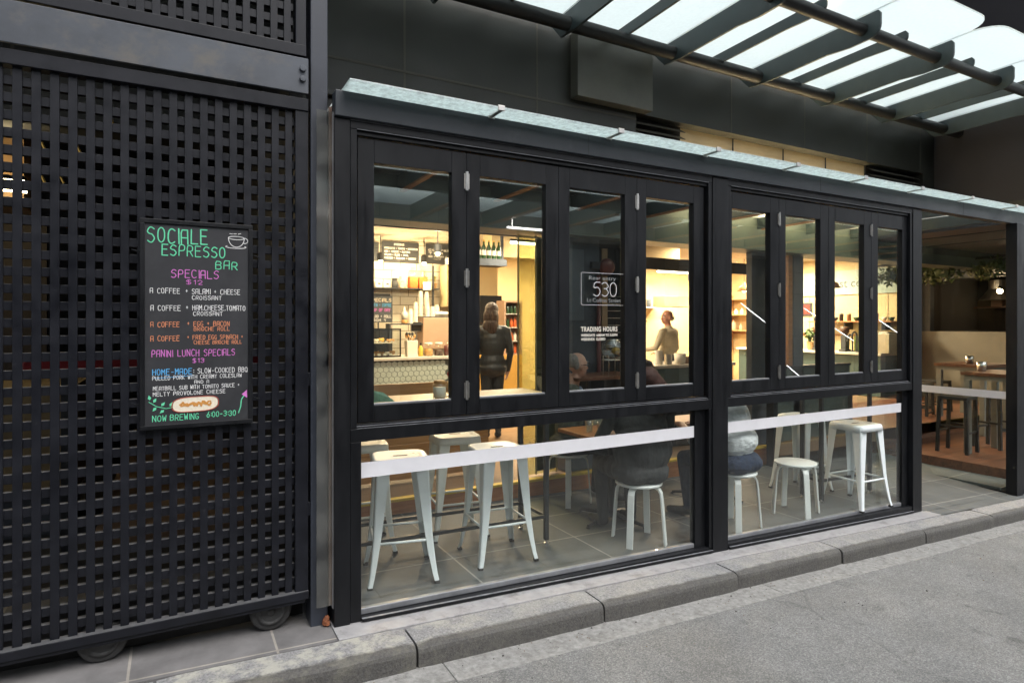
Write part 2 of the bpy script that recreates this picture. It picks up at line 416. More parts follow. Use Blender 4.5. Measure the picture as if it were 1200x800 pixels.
M['puffer'] = pbr('black_puffer', (0.026, 0.026, 0.024), 0.5, var=0.2, vscale=10, bump=0.6, bscale=9, stretch=(0.4, 0.4, 2.2))
M['beigeshirt'] = pbr('beige_shirt', (0.40, 0.36, 0.28), 0.85, var=0.12, vscale=14, bump=0.3, bscale=20)
M['blueshirt'] = pbr('pale_blue_shirt', (0.32, 0.38, 0.5), 0.85, var=0.1)
M['tweed'] = pbr('grey_green_jacket', (0.09, 0.1, 0.08), 0.9, var=0.3, vscale=40)
M['brownhair'] = pbr('brown_hair', (0.05, 0.024, 0.012), 0.5, var=0.75, vscale=60, stretch=(1, 1, 0.12), bump=1.0, bscale=70)
M['darkhair'] = pbr('dark_hair', (0.045, 0.024, 0.02), 0.45, var=0.5, vscale=40)
M['greyhair'] = pbr('grey_hair', (0.22, 0.2, 0.18), 0.6, var=0.4, vscale=60)
M['maroon'] = pbr('maroon_hood', (0.085, 0.035, 0.03), 0.7, var=0.3, vscale=20)
M['eyewhite'] = pbr('eye_white', (0.6, 0.57, 0.53), 0.3)
M['opp'] = brickmat('pale_stone_cladding', (0.22, 0.215, 0.205), (0.26, 0.255, 0.245), (0.1, 0.1, 0.1), 1.2, 0.6, 0.008, 0.7, 0.2, 'XZ', 0.5, 0.2)
M['oppdark'] = pbr('dark_shop_window', (0.02, 0.024, 0.027), 0.12)
M['oppgreen'] = pbr('green_glazing', (0.06, 0.12, 0.11), 0.15, var=0.2)
M['warmpanel'] = emit('lit_shop_panel', (1.0, 0.72, 0.38), 1.2)
M['winwarm'] = emit('lit_clerestory', (1.0, 0.74, 0.42), 0.42)
M['yellowline'] = pbr('road_line_yellow', (0.55, 0.42, 0.08), 0.7)

# ---------------------------------------------------------------- building blocks
class MB:
    """collects shapes (world coordinates) and links them as one mesh object"""
    def __init__(s):
        s.v, s.f, s.mi = [], [], []
    def add(s, vs, fs, mi=0):
        o = len(s.v)
        s.v += [Vector(v) for v in vs]
        s.f += [[i + o for i in f] for f in fs]
        s.mi += [mi] * len(fs)
        return s
    def slab(s, x0, x1, y0, y1, zb, zt, mi=0):
        """box whose bottom and top may slope along x: zb=(at x0, at x1)"""
        if not isinstance(zb, tuple): zb = (zb, zb)
        if not isinstance(zt, tuple): zt = (zt, zt)
        v = [(x0, y0, zb[0]), (x1, y0, zb[1]), (x1, y1, zb[1]), (x0, y1, zb[0]), (x0, y0, zt[0]), (x1, y0, zt[1]), (x1, y1, zt[1]), (x0, y1, zt[0])]
        return s.add(v, [(0, 3, 2, 1), (4, 5, 6, 7), (0, 1, 5, 4), (1, 2, 6, 5), (2, 3, 7, 6), (3, 0, 4, 7)], mi)
    def box(s, c, d, rz=0.0, mat=None, mi=0):
        hx, hy, hz = d[0] / 2, d[1] / 2, d[2] / 2
        m = mat if mat is not None else Matrix.Translation(Vector(c)) @ Matrix.Rotation(rz, 4, 'Z')
        v = [m @ Vector(p) for p in [(-hx, -hy, -hz), (hx, -hy, -hz), (hx, hy, -hz), (-hx, hy, -hz), (-hx, -hy, hz), (hx, -hy, hz), (hx, hy, hz), (-hx, hy, hz)]]
        return s.add(v, [(0, 3, 2, 1), (4, 5, 6, 7), (0, 1, 5, 4), (1, 2, 6, 5), (2, 3, 7, 6), (3, 0, 4, 7)], mi)
    def tube(s, pts, r, n=10, closed_ends=True, mi=0):
        pts = [Vector(p) for p in pts]
        rs = r if isinstance(r, (list, tuple)) else [r] * len(pts)
        rings = []
        up = None
        for i, p in enumerate(pts):
            a = pts[max(0, i - 1)]; b = pts[min(len(pts) - 1, i + 1)]
            d = (b - a).normalized()
            if up is None:
                up = Vector((0, 0, 1)) if abs(d.z) < 0.9 else Vector((1, 0, 0))
            sd = d.cross(up).normalized()
            up = sd.cross(d).normalized()
            rings.append([p + (sd * math.cos(2 * math.pi * k / n) + up * math.sin(2 * math.pi * k / n)) * rs[i] for k in range(n)])
        vs = [v for rg in rings for v in rg]
        fs = []
        for i in range(len(rings) - 1):
            for k in range(n):
                fs.append((i * n + k, i * n + (k + 1) % n, (i + 1) * n + (k + 1) % n, (i + 1) * n + k))
        if closed_ends:
            fs.append(tuple(range(n))[::-1])
            fs.append(tuple((len(rings) - 1) * n + k for k in range(n)))
        return s.add(vs, fs, mi)
    def lathe(s, prof, c=(0, 0, 0), n=20, axis='Z', mi=0):
        """prof: list of (radius, height); axis Z or Y"""
        c = Vector(c)
        vs = []
        for (r, h) in prof:
            for k in range(n):
                a = 2 * math.pi * k / n
                p = Vector((r * math.cos(a), r * math.sin(a), h)) if axis == 'Z' else Vector((r * math.cos(a), -h, r * math.sin(a)))
                vs.append(c + p)
        fs = []
        for i in range(len(prof) - 1):
            for k in range(n):
                fs.append((i * n + k, i * n + (k + 1) % n, (i + 1) * n + (k + 1) % n, (i + 1) * n + k))
        fs.append(tuple(range(n))[::-1])
        fs.append(tuple((len(prof) - 1) * n + k for k in range(n)))
        return s.add(vs, fs, mi)
    def ball(s, c, r, n=14, mi=0, rot=None):
        rx, ry, rz = r if isinstance(r, (list, tuple)) else (r, r, r)
        c = Vector(c)
        vs, fs = [], []
        m = n // 2
        def P(x, y, z):
            p = Vector((x * rx, y * ry, z * rz))
            return c + (rot @ p if rot is not None else p)
        vs.append(P(0, 0, -1))
        for i in range(1, m):
            t = -math.pi / 2 + math.pi * i / m
            for k in range(n):
                a = 2 * math.pi * k / n
                vs.append(P(math.cos(t) * math.cos(a), math.cos(t) * math.sin(a), math.sin(t)))
        vs.append(P(0, 0, 1))
        for k in range(n):
            fs.append((0, 1 + (k + 1) % n, 1 + k))
        for i in range(m - 2):
            for k in range(n):
                a = 1 + i * n + k; b = 1 + i * n + (k + 1) % n
                fs.append((a, b, b + n, a + n))
        t = len(vs) - 1
        for k in range(n):
            a = 1 + (m - 2) * n + k; b = 1 + (m - 2) * n + (k + 1) % n
            fs.append((a, b, t))
        return s.add(vs, fs, mi)
    def prism(s, poly, d, mi=0):
        """planar polygon (3D points) pushed along vector d"""
        d = Vector(d); n = len(poly)
        vs = [Vector(p) for p in poly] + [Vector(p) + d for p in poly]
        fs = [tuple(range(n))[::-1], tuple(range(n, 2 * n))] + [(i, (i + 1) % n, n + (i + 1) % n, n + i) for i in range(n)]
        return s.add(vs, fs, mi)
    def build(s, name, mats, parent=None, bevel=0.0, smooth=False, seg=2, normals=True):
        me = bpy.data.meshes.new(name)
        base = parent['_w'] if parent is not None and '_w' in parent else (0, 0, 0)
        bm = bmesh.new()
        off = Vector(base[:3]) if parent is not None else Vector((0, 0, 0))
        vs = [bm.verts.new(v - off) for v in s.v]
        for f, mi in zip(s.f, s.mi):
            try:
                fa = bm.faces.new([vs[i] for i in f]); fa.material_index = mi; fa.smooth = smooth
            except ValueError:
                pass
        if normals:
            bmesh.ops.recalc_face_normals(bm, faces=bm.faces)
        bm.to_mesh(me); bm.free()
        if not isinstance(mats, (list, tuple)): mats = [mats]
        for m in mats:
            me.materials.append(M[m] if isinstance(m, str) else m)
        o = bpy.data.objects.new(name, me)
        COL.objects.link(o)
        if parent is not None:
            o.parent = parent
            o['_w'] = tuple(off)
        if bevel > 0:
            b = o.modifiers.new('bevel', 'BEVEL'); b.width = bevel; b.segments = seg; b.limit_method = 'ANGLE'; b.angle_limit = R(40)
            b.harden_normals = False
        return o

def thing(name, label, cat, loc=(0, 0, 0), rz=0.0, group=None, local=False):
    """Empty at a thing's base. With local=True its parts are given in its own coordinates."""
    o = bpy.data.objects.new(name, None)
    COL.objects.link(o)
    o.empty_display_size = 0.1
    o.location = loc
    o.rotation_euler = (0, 0, rz)
    o['label'] = label; o['category'] = cat
    if group: o['group'] = group
    o['_w'] = (0, 0, 0) if local else tuple(loc)
    return o
def tag(o, label, cat, group=None):
    o['label'] = label; o['category'] = cat
    if group: o['group'] = group
    return o
def structure(o):
    o['kind'] = 'structure'; return o
def settle(o):
    """move a one-mesh thing's origin to the bottom of its mesh"""
    vs = [v.co.copy() for v in o.data.vertices]
    c = Vector(((min(v.x for v in vs) + max(v.x for v in vs)) / 2, (min(v.y for v in vs) + max(v.y for v in vs)) / 2, min(v.z for v in vs)))
    o.data.transform(Matrix.Translation(-c)); o.location = c
    return o
def single(mb, name, mats, label, cat, group=None, **k):
    return settle(tag(mb.build(name, mats, None, **k), label, cat, group))
CHILD = {}
def copy_thing(o, loc, rz, label=None, group=None, parent=None):
    c = o.copy(); COL.objects.link(c)
    if parent is not None: c.parent = parent
    else:
        c.location = loc; c.rotation_euler = (0, 0, rz)
        if label: c['label'] = label
        if group: c['group'] = group
    for ch in [x for x in scene.objects if x.parent == o]:
        copy_thing(ch, None, 0, parent=c)
    return c

# ---------------------------------------------------------------- hand lettering (strokes) and printed lettering
GL = {'A': "00 07 19 69 60|04 64", 'B': "00 09 49 68 66 45 05|45 64 61 40 00", 'C': "68 49 29 07 02 20 40 61", 'D': "00 09 39 67 62 30 00",
 'E': "69 09 00 60|05 55", 'F': "69 09 00|05 55", 'G': "68 49 29 07 02 20 40 62 64 34", 'H': "00 09|60 69|05 65", 'I': "30 39", 'J': "09 69|39 32 20 11",
 'K': "00 09|69 04 60", 'L': "09 00 60", 'M': "00 09 34 69 60", 'N': "00 09 60 69", 'O': "29 07 02 20 40 62 67 49 29", 'P': "00 09 49 68 65 44 04",
 'Q': "29 07 02 20 40 62 67 49 29|42 60", 'R': "00 09 49 68 65 44 04|34 60", 'S': "68 49 29 07 06 25 45 63 62 40 20 01", 'T': "09 69|39 30",
 'U': "09 02 20 40 62 69", 'V': "09 30 69", 'W': "09 10 36 50 69", 'X': "09 60|00 69", 'Y': "09 35 69|35 30", 'Z': "09 69 00 60",
 '0': "29 07 02 20 40 62 67 49 29", '1': "17 39 30", '2': "07 29 49 67 65 00 60", '3': "08 29 49 67 66 45 25|45 63 62 40 20 01", '4': "49 03 63|40 49",
 '5': "69 19 05 46 64 62 40 20 01", '6': "59 25 03 02 20 40 62 64 45 25 03", '7': "09 69 20", '8': "25 07 08 29 49 68 67 45 25 03 01 20 40 61 63 45", '9': "65 45 26 07 08 29 49 67 40",
 '$': "68 49 29 07 06 25 45 63 62 40 20 01|30 39", '+': "33 37|15 55", ',': "31 20", ':': "32 33|36 37", '-': "14 54", '.': "30 31", '/': "00 69", '&': "60 17 28 37 03 20 62", ' ': ""}
NARROW = {'I': (0.35, 2), ',': (0.4, 2), ':': (0.4, 2), '.': (0.4, 2), ' ': (0.85, 0), '1': (0.7, 0)}

def ribbon(mb, pts, w, z0=0.0, mi=0):
    """flat stroke of width w through 2-D points, in the (x, z) plane; z0 = distance proud (towards -y)"""
    P = [Vector((p[0], p[1])) for p in pts]
    h = w / 2
    for a, b in zip(P[:-1], P[1:]):
        d = b - a
        if d.length < 1e-6: continue
        d.normalize(); n = Vector((-d.y, d.x))
        poly = [a - n * h, b - n * h]
        for k in (-1, 0, 1):
            an = k * math.pi / 4
            poly.append(b + d * (h * math.cos(an)) + n * (h * math.sin(an)))
        poly += [b + n * h, a + n * h]
        for k in (1, 0, -1):
            an = k * math.pi / 4
            poly.append(a - d * (h * math.cos(an)) + n * (h * math.sin(an)))
        mb.prism([(q.x, -z0, q.y) for q in poly], (0, -0.0006 - random.random() * 0.0004, 0), mi)

def hand(mb, text, x, z, h, w=None, stroke=None, proud=0.0, jit=0.04, slope=0.0, width=None, mi=0):
    """one line of hand lettering; (x, z) = lower left, h = cap height; width = fitted total length"""
    adv = [(NARROW[c][0] if c in NARROW else 1.0) for c in text]
    cw = (w or h * 0.62)
    total = sum(a * cw * 1.52 for a in adv) - cw * 0.52
    if width:
        cw *= width / total; total = width
    st = stroke or h * 0.11
    cx = x
    for c, a in zip(text, adv):
        rj = random.Random(ord(c) * 7919 + int(abs(cx) * 1e4) * 31 + int(abs(z) * 1e3))
        dz = (rj.random() - 0.5) * jit * h * 2; hh = h * (1 + (rj.random() - 0.5) * jit * 2); sk = (rj.random() - 0.5) * jit * 1.5
        for st_ in GL.get(c, '').split('|'):
            if not st_: continue
            pts = []
            for t in st_.split():
                gx, gy = int(t[0]), int(t[1])
                if c in NARROW: gx -= NARROW[c][1]
                px = cx + gx / 6 * cw + gy / 9 * hh * sk
                pts.append((px, z + dz + gy / 9 * hh + (px - x) * slope))
            if c in 'CGOSUJDBPR0235689&$' and len(pts) > 3:
                closed = pts[0] == pts[-1]
                q = []
                for i in range(len(pts) - 1):
                    (ax, az), (bx, bz) = pts[i], pts[i + 1]
                    if i > 0 or closed: q.append((ax * .75 + bx * .25, az * .75 + bz * .25))
                    else: q.append((ax, az))
                    if i < len(pts) - 2 or closed: q.append((ax * .25 + bx * .75, az * .25 + bz * .75))
                    else: q.append((bx, bz))
                if closed: q.append(q[0])
                pts = q
            ribbon(mb, pts, st * (0.88 + 0.24 * rj.random()), proud, mi)
        cx += a * cw * 1.52
    return total

def printed(text, size, x, y, z, mat, parent, name, width=None, ext=0.0004, space=1.0, shear=0.0, bold=0.0):
    """printed lettering facing the lane (-y); (x, z) = lower left"""
    cu = bpy.data.curves.new(name, 'FONT')
    cu.body = text; cu.size = size; cu.extrude = ext; cu.space_character = space; cu.shear = shear; cu.offset = bold
    t = bpy.data.objects.new(name, cu)
    COL.objects.link(t)
    bpy.context.view_layer.update()
    me = bpy.data.meshes.new_from_object(t.evaluated_get(bpy.context.evaluated_depsgraph_get()))
    COL.objects.unlink(t); bpy.data.objects.remove(t); bpy.data.curves.remove(cu)
    sx = 1.0
    if width:
        xs = [v.co.x for v in me.vertices]; sx = width / (max(xs) - min(xs))
    me.transform(Matrix.Diagonal((sx, 1, 1, 1)))
    me.transform(Matrix.Rotation(R(90), 4, 'X'))
    w = Vector(parent['_w'])
    me.transform(Matrix.Translation(Vector((x, y, z)) - w))
    me.materials.clear(); me.materials.append(M[mat])
    o = bpy.data.objects.new(name, me); COL.objects.link(o); o.parent = parent; o['_w'] = tuple(w)
    return o

# =============================================================== THE SETTING: lane, kerb, paving
def gslab(mb, x0, x1, y0, y1, dz, th, mi=0):
    mb.slab(x0, x1, y0, y1, (gz(x0) + dz - th, gz(x1) + dz - th), (gz(x0) + dz, gz(x1) + dz), mi)

mb = MB()
for i in range(40):     # one sheet, split along x so that it follows the slope
    x0 = -40 + i * 3
    mb.add([(x0, -40, gz(x0) - 0.128), (x0 + 3, -40, gz(x0 + 3) - 0.128), (x0 + 3, 20, gz(x0 + 3) - 0.128), (x0, 20, gz(x0) - 0.128)], [(0, 1, 2, 3)])
structure(mb.build('ground', 'asphalt', normals=False))
mb = MB(); gslab(mb, -30, 60, -6.9, -0.355, -0.118, 0.009)
structure(mb.build('road', 'asphalt'))
mb = MB()
gx = -6.0
k = 0
while gx < 20:          # concrete channel, in bays
    L = 2.4
    gslab(mb, gx, gx + L - 0.006, -0.535 - 0.012 * math.sin(k * 2.3), -0.34, -0.113, 0.02); gx += L; k += 1
structure(mb.build('gutter', 'gutter', bevel=0.003))
# kerb stones, each worn to its own round nose
mb = MB()
kx = -5.84
k = 0
rk = random.Random(3)
while kx < 18:
    L = 1.16 + rk.uniform(-0.03, 0.03)
    j = rk.uniform(-0.006, 0.006)
    dzk = rk.uniform(-0.004, 0.0025)
    x0, x1 = kx + 0.006, kx + L - 0.006
    prof = [(-0.362 - j, -0.20), (-0.360 - j, -0.04), (-0.356 - j, -0.022), (-0.346 - j, -0.009), (-0.328, -0.002), (-0.29, 0.0), (-0.156, 0.002), (-0.150, -0.01), (-0.150, -0.20)]
    nseg = 14
    vs, fs = [], []
    for s_ in range(nseg + 1):
        t = s_ / nseg
        x = x0 + (x1 - x0) * t
        e = max(0, 1 - min(t, 1 - t) / 0.05) * 0.008
        for (y, z) in prof:
            wob = 0.0015 * math.sin(x * 7.1 + z * 30) + 0.0015 * math.sin(x * 17.3)
            vs.append((x, y + (e if y < -0.3 else 0) + (wob if y < -0.27 else 0), gz(x) + dzk + z - (e * 0.7 if z > -0.05 else 0) + wob * 0.4))
    n = len(prof)
    for s_ in range(nseg):
        for q in range(n):
            fs.append((s_ * n + q, s_ * n + (q + 1) % n, (s_ + 1) * n + (q + 1) % n, (s_ + 1) * n + q))
    fs.append(tuple(range(n))); fs.append(tuple(nseg * n + q for q in range(n)))
    mb.add(vs, fs)
    kx += L; k += 1
structure(mb.build('kerb', 'kerb', smooth=False))
# grit and leaf scraps that gather along the kerb foot
mb = MB(); rg = random.Random(12)
for k in range(900):
    x = rg.uniform(-0.6, 9.5); y = -0.365 - abs(rg.gauss(0, 0.05)) - (rg.random() ** 3) * 0.7
    r = rg.uniform(0.0015, 0.005) * (1.6 if rg.random() < 0.06 else 1)
    z = gz(x) - (0.112 if y > -0.53 else 0.117)
    a = rg.uniform(0, 6.28); c, s_ = math.cos(a) * r, math.sin(a) * r
    mb.add([(x - c, y - s_, z), (x + s_, y - c, z), (x + c, y + s_, z), (x - s_, y + c, z), (x + s_ * .3, y + c * .2, z + r * rg.uniform(0.5, 1.1))], [(0, 3, 2, 1), (0, 1, 4), (1, 2, 4), (2, 3, 4), (3, 0, 4)], rg.choice([0, 0, 0, 1, 1, 2]))
o = mb.build('grit', [pbr('pale_grit', (0.35, 0.34, 0.31), 0.9), pbr('dark_grit', (0.06, 0.055, 0.05), 0.9), pbr('leaf_scrap', (0.16, 0.10, 0.04), 0.9)])
o['kind'] = 'stuff'
# footpath paving in front of the gate and in the doorway recess; pale stone strip under the glass front
mb = MB()
gslab(mb, -6.0, 0.725, -0.13, 1.2, -0.006, 0.05)
structure(mb.build('footpath', 'paving'))
mb = MB()
gslab(mb, 0.728, 6.36, -0.134, 0.10, 0.0, 0.06)
structure(mb.build('threshold', 'sill', bevel=0.003))
mb = MB()
mb.add([(6.363, -0.134, gz(6.36) - 0.004), (20, -0.134, gz(20) - 0.004), (20, 0.0, gz(20) - 0.002), (6.363, 0.0, gz(6.36) - 0.002)], [(0, 1, 2, 3)])
mb.add([(6.31, 0.0, gz(6.31)), (8.6, 0.0, gz(8.6)), (8.6, 1.75, -0.20), (6.31, 1.75, -0.16)], [(0, 1, 2, 3)])
structure(mb.build('pavement', 'slate', normals=False))
mb = MB()
mb.slab(0.78, 6.30, 0.09, 1.74, (fz(0.78) - 0.1, fz(6.3) - 0.1), (fz(0.78), fz(6.3)))
structure(mb.build('floor', 'slate'))
mb = MB()
mb.slab(-0.5, 19, 1.78, 9.2, -0.05, 0.10)
structure(mb.build('shop_floor', pbr('shop_floor_boards', (0.2, 0.13, 0.075), 0.4, var=0.25, vscale=3, stretch=(0.5, 8, 1))))
# step up from the glass room into the shop
st = thing('step', 'timber step with a yellow warning nosing between the glass room and the shop', 'step', (4, 1.75, 0))
MB().slab(0.8, 6.3, 1.745, 1.777, -0.14, 0.085).build('riser', 'woodtop', st)
MB().slab(0.8, 6.3, 1.73, 1.80, 0.088, 0.112).build('nosing', 'yellow', st, bevel=0.003)

# =============================================================== LEFT: sliding lattice gate
def lattice(mb, x0, x1, z0, z1, y0):
    x = x1 - 0.03
    while x > x0:
        mb.slab(x - 0.0168, x + 0.0168, y0, y0 + 0.011, z0, z1); x -= 0.0655
    z = z0 + 0.03
    while z < z1 - 0.03:
        mb.slab(x0, x1, y0 + 0.0115, y0 + 0.042, z, z + 0.038); mb.slab(x0, x1, y0 + 0.0125, y0 + 0.0415, z + 0.0382, z + 0.0395, 1); z += 0.0748  # second, pale slab imitates skylight caught by each bar top

gate = thing('sliding_gate', 'tall dark lattice gate on wheels with the chalk menu board hung on it', 'gate', (-0.5, 0.10, 0.04))
mb = MB(); lattice(mb, -2.0, 0.55, 0.20, 2.70, 0.078)
mb.build('lattice', ['gate', 'skylit_top'], gate, bevel=0.0012, seg=1)
mb = MB()
mb.slab(-2.06, 0.615, 0.055, 0.125, 2.70, 2.765)
mb.slab(0.55, 0.615, 0.062, 0.128, 0.155, 2.70)
mb.slab(-2.06, -2.0, 0.062, 0.128, 0.155, 2.70)
mb.slab(-2.06, 0.615, 0.048, 0.105, 0.160, 0.200)
mb.slab(-2.06, 0.600, 0.058, 0.105, 0.140, 0.158)
mb.build('frame', 'gate', gate, bevel=0.003)
MB().slab(-2.06, 0.615, 0.05, 0.103, 0.2002, 0.2012).build('ledge_highlight', 'skylit_top', gate)  # pale strip paints the light caught on the bottom rail
MB().slab(-2.0, 0.5, 0.22, 0.24, (0.045, 0.03), (0.30, 0.30)).build('kick_board', 'rubber', gate)
for wx in (-1.55, -0.29, 0.44):
    g0 = gz(wx)
    w = MB().lathe([(0.03, -0.026), (0.088, -0.026), (0.098, -0.018), (0.102, -0.006), (0.102, 0.006), (0.098, 0.018), (0.088, 0.026), (0.03, 0.026)], (wx, 0.137, g0 + 0.096), 36, 'Y').build('wheel', 'tyre', gate, smooth=True)
    MB().lathe([(0.005, 0.020), (0.066, 0.020), (0.072, 0.032), (0.055, 0.030), (0.05, 0.024), (0.02, 0.024), (0.018, 0.036), (0.004, 0.037)], (wx, 0.137, g0 + 0.096), 30, 'Y').build('hub', 'tyre', w, smooth=True)

up = thing('lattice_screen', 'fixed dark lattice screen above the riveted steel girder', 'screen', (-0.5, 0.10, 2.98))
mb = MB(); lattice(mb, -2.0, 0.545, 3.045, 4.6, 0.085)
mb.build('lattice', ['gate', 'skylit_top'], up, bevel=0.0012, seg=1)
mb = MB()
mb.slab(-2.06, 0.605, 0.06, 0.125, 2.985, 3.045)
mb.slab(0.553, 0.605, 0.066, 0.128, 3.045, 4.6)
mb.slab(-2.06, 0.605, 0.066, 0.128, 4.6, 4.66)
mb.build('frame', 'gate', up, bevel=0.003)

gd = thing('girder', 'wide weathered grey steel girder between the two lattice panels, bolted at its right end', 'girder', (-0.5, 0.07, 2.78))
MB().slab(-2.3, 0.612, 0.040, 0.058, 2.785, 2.968).build('plate', 'girder', gd, bevel=0.003)
for bz in (2.857, 2.91):
    MB().lathe([(0.0165, 0.0), (0.0165, 0.012), (0.0145, 0.015), (0.004, 0.0155)], (0.583, 0.040, bz), 8, 'Y').build('bolt', 'girder', gd)

pt = thing('steel_post', 'blue grey square steel post between the lattice gate and the glass front', 'post', (0.672, 0.13, 0))
MB().slab(0.628, 0.716, 0.07, 0.20, gz(0.67) - 0.008, 6.5).build('column', 'post', pt, bevel=0.004)
for lz in (1.30, 0.62): MB().box((0.6195, 0.09, lz), (0.016, 0.03, 0.07)).build('latch_plate', 'gate', pt, bevel=0.002)

pc = thing('downpipe_cover', 'clear grubby plastic cover strip over a weathered batten beside the steel post', 'cover', (0.69, 0.05, 0.1))
MB().slab(0.652, 0.733, 0.036, 0.040, 0.105, 2.715).build('sheet', 'plastic', pc)
MB().slab(0.7175, 0.733, 0.045, 0.062, 0.105, 2.74).build('batten', 'batten', pc)
MB().box((0.735, 0.04, 1.4), (0.004, 0.03, 2.62)).build('edge_strip', 'sill', pc)
mb = MB(); rr = random.Random(5)
prof = [(0.012 + 0.012 * rr.random(), z) for z in (0.0, 0.015, 0.03, 0.045, 0.06)]
mb.ball((0.702, 0.05, gz(0.7) + 0.024), (0.017, 0.02, 0.03), 9, rot=Matrix.Rotation(0.4, 3, 'Y')).ball((0.708, 0.04, gz(0.7) + 0.012), (0.016, 0.014, 0.016), 7)
single(mb, 'brick_fragment', 'rust', 'small rusty orange lump of brick at the foot of the batten by the steel post', 'brick')
cb_ = MB().slab(0.728, 0.733, -0.13, 0.0, gz(0.73) - 0.003, gz(0.73) + 0.004)

# --------------------------------------------------------------- chalk menu board
sg = thing('menu_board', 'black chalk menu board with coloured hand lettering hung on the lattice gate', 'sign', (0.105, 0.065, 1.10))
bx0, bx1, bz0, bz1 = -0.140, 0.345, 1.098, 2.083
MB().slab(bx0 + 0.012, bx1 - 0.012, 0.056, 0.066, bz0 + 0.012, bz1 - 0.012).build('slate_panel', 'chalk', sg)
mb = MB()
for (a, b, c, d) in ((bx0, bx1, bz1 - 0.02, bz1), (bx0, bx1, bz0, bz0 + 0.02), (bx0, bx0 + 0.02, bz0 + 0.02, bz1 - 0.02), (bx1 - 0.02, bx1, bz0 + 0.02, bz1 - 0.02)):
    mb.slab(a, b, 0.048, 0.074, c, d)
mb.build('frame', 'black', sg, bevel=0.002)
for zz in (1.22, 1.93):
    for xx in (bx0 - 0.016, bx1 + 0.016):
        MB().tube([(xx - 0.016, 0.062, zz + 0.006), (xx, 0.05, zz), (xx + 0.016, 0.062, zz - 0.004)], 0.003, 6).build('cable_tie', 'black', sg)
BW, BH = bx1 - bx0, bz1 - bz0
# board coordinates: u, v in 0..1 of the board, v measured from the top (read off the photograph)
def bp(u, v): return (bx0 + u * BW, bz1 - v * BH)
def lines(name, mat, items):
    for it in items:
        text, u, v, h, wd = it[:5]
        x, z = bp(u, v)
        mb = MB()
        hand(mb, text, x, z, h * 0.92, width=wd * BW * 0.985, stroke=it[5] if len(it) > 5 else max(0.0026, h * 0.10), proud=-0.0555)
        mb.build(name, mat, sg)
lines('green_lettering', 'c_green', [("SOCIALE", 0.065, 0.110, 0.074, 0.52, 0.0055), ("ESPRESSO", 0.185, 0.170, 0.054, 0.56, 0.0044), ("BAR", 0.655, 0.226, 0.042, 0.20, 0.0042), ("NOW", 0.105, 0.962, 0.029, 0.115, 0.0032), ("BREWING", 0.255, 0.962, 0.029, 0.25, 0.0032), ("6:00-3:30", 0.575, 0.957, 0.027, 0.265, 0.0032)])
lines('pink_lettering', 'c_pink', [("SPECIALS", 0.265, 0.275, 0.041, 0.42, 0.0036), ("$12", 0.395, 0.306, 0.022, 0.14, 0.0025), ("PANINI LUNCH SPECIALS", 0.10, 0.655, 0.033, 0.74, 0.0029), ("$13", 0.45, 0.688, 0.022, 0.10, 0.0025)])
lines('white_lettering', 'c_white', [("A COFFEE", 0.085, 0.352, 0.0255, 0.255, 0.0025), ("+ SALAMI + CHEESE", 0.385, 0.352, 0.026, 0.50, 0.0025), ("CROISSANT", 0.445, 0.380, 0.020, 0.265, 0.0023),
    ("A COFFEE", 0.09, 0.435, 0.0255, 0.255, 0.0025), ("+ HAM,CHEESE,TOMATO", 0.39, 0.432, 0.026, 0.545, 0.0025), ("CROISSANT", 0.455, 0.458, 0.020, 0.265, 0.0023),
    (": SLOW-COOKED BBQ", 0.455, 0.740, 0.025, 0.50, 0.0025), ("PULLED PORK WITH CREAMY COLESLAW", 0.105, 0.766, 0.0195, 0.80, 0.0021), ("AND A", 0.465, 0.789, 0.0155, 0.13, 0.002),
    ("MEATBALL SUB WITH TOMATO SAUCE +", 0.11, 0.815, 0.0195, 0.775, 0.0021), ("MELTY PROVOLONE CHEESE", 0.11, 0.842, 0.0195, 0.64, 0.0022)])
lines('orange_lettering', 'c_orange', [("A COFFEE", 0.09, 0.513, 0.0255, 0.245, 0.0025), ("+ EGG + BACON", 0.40, 0.510, 0.025, 0.385, 0.0025), ("BRIOCHE ROLL", 0.46, 0.532, 0.020, 0.325, 0.0022),
    ("A COFFEE", 0.09, 0.580, 0.0255, 0.245, 0.0025), ("+ FRIED EGG SPINACH +", 0.40, 0.574, 0.022, 0.515, 0.0022), ("CHEESE BRIOCHE ROLL", 0.46, 0.598, 0.019, 0.44, 0.0021)])
mb = MB(); x, z = bp(0.105, 0.742)
hand(mb, "HOME-MADE", x, z, 0.026, width=0.335 * BW, stroke=0.003, proud=-0.0555)
ribbon(mb, [bp(0.105, 0.757), bp(0.445, 0.750)], 0.0022, -0.0555)
mb.build('blue_lettering', 'c_blue', sg)
# drawings: cup, long roll, sprig, arrow
mb = MB()
cx_, cz_ = bp(0.845, 0.082)
arc = lambda cx, cz, rx, rz, a0, a1, n=14: [(cx + rx * math.cos(R(a0 + (a1 - a0) * i / n)), cz + rz * math.sin(R(a0 + (a1 - a0) * i / n))) for i in range(n + 1)]
ribbon(mb, arc(cx_, cz_ + 0.014, 0.036, 0.008, 0, 360, 20), 0.003, -0.0555)
ribbon(mb, arc(cx_, cz_ + 0.014, 0.036, 0.045, 180, 360, 16), 0.003, -0.0555)
ribbon(mb, arc(cx_ + 0.038, cz_ + 0.002, 0.014, 0.013, -110, 110, 10), 0.003, -0.0555)
ribbon(mb, arc(cx_ - 0.002, cz_ - 0.030, 0.046, 0.007, 150, 390, 16), 0.003, -0.0555)
for dx in (-0.03, -0.012, 0.008):
    ribbon(mb, [(cx_ + dx, cz_ + 0.034), (cx_ + dx + 0.012, cz_ + 0.036 + dx * 0.1)], 0.003, -0.0555)
mb.build('cup_drawing', 'c_white', sg)
ux, uz = bp(0.475, 0.889)
mb = MB()
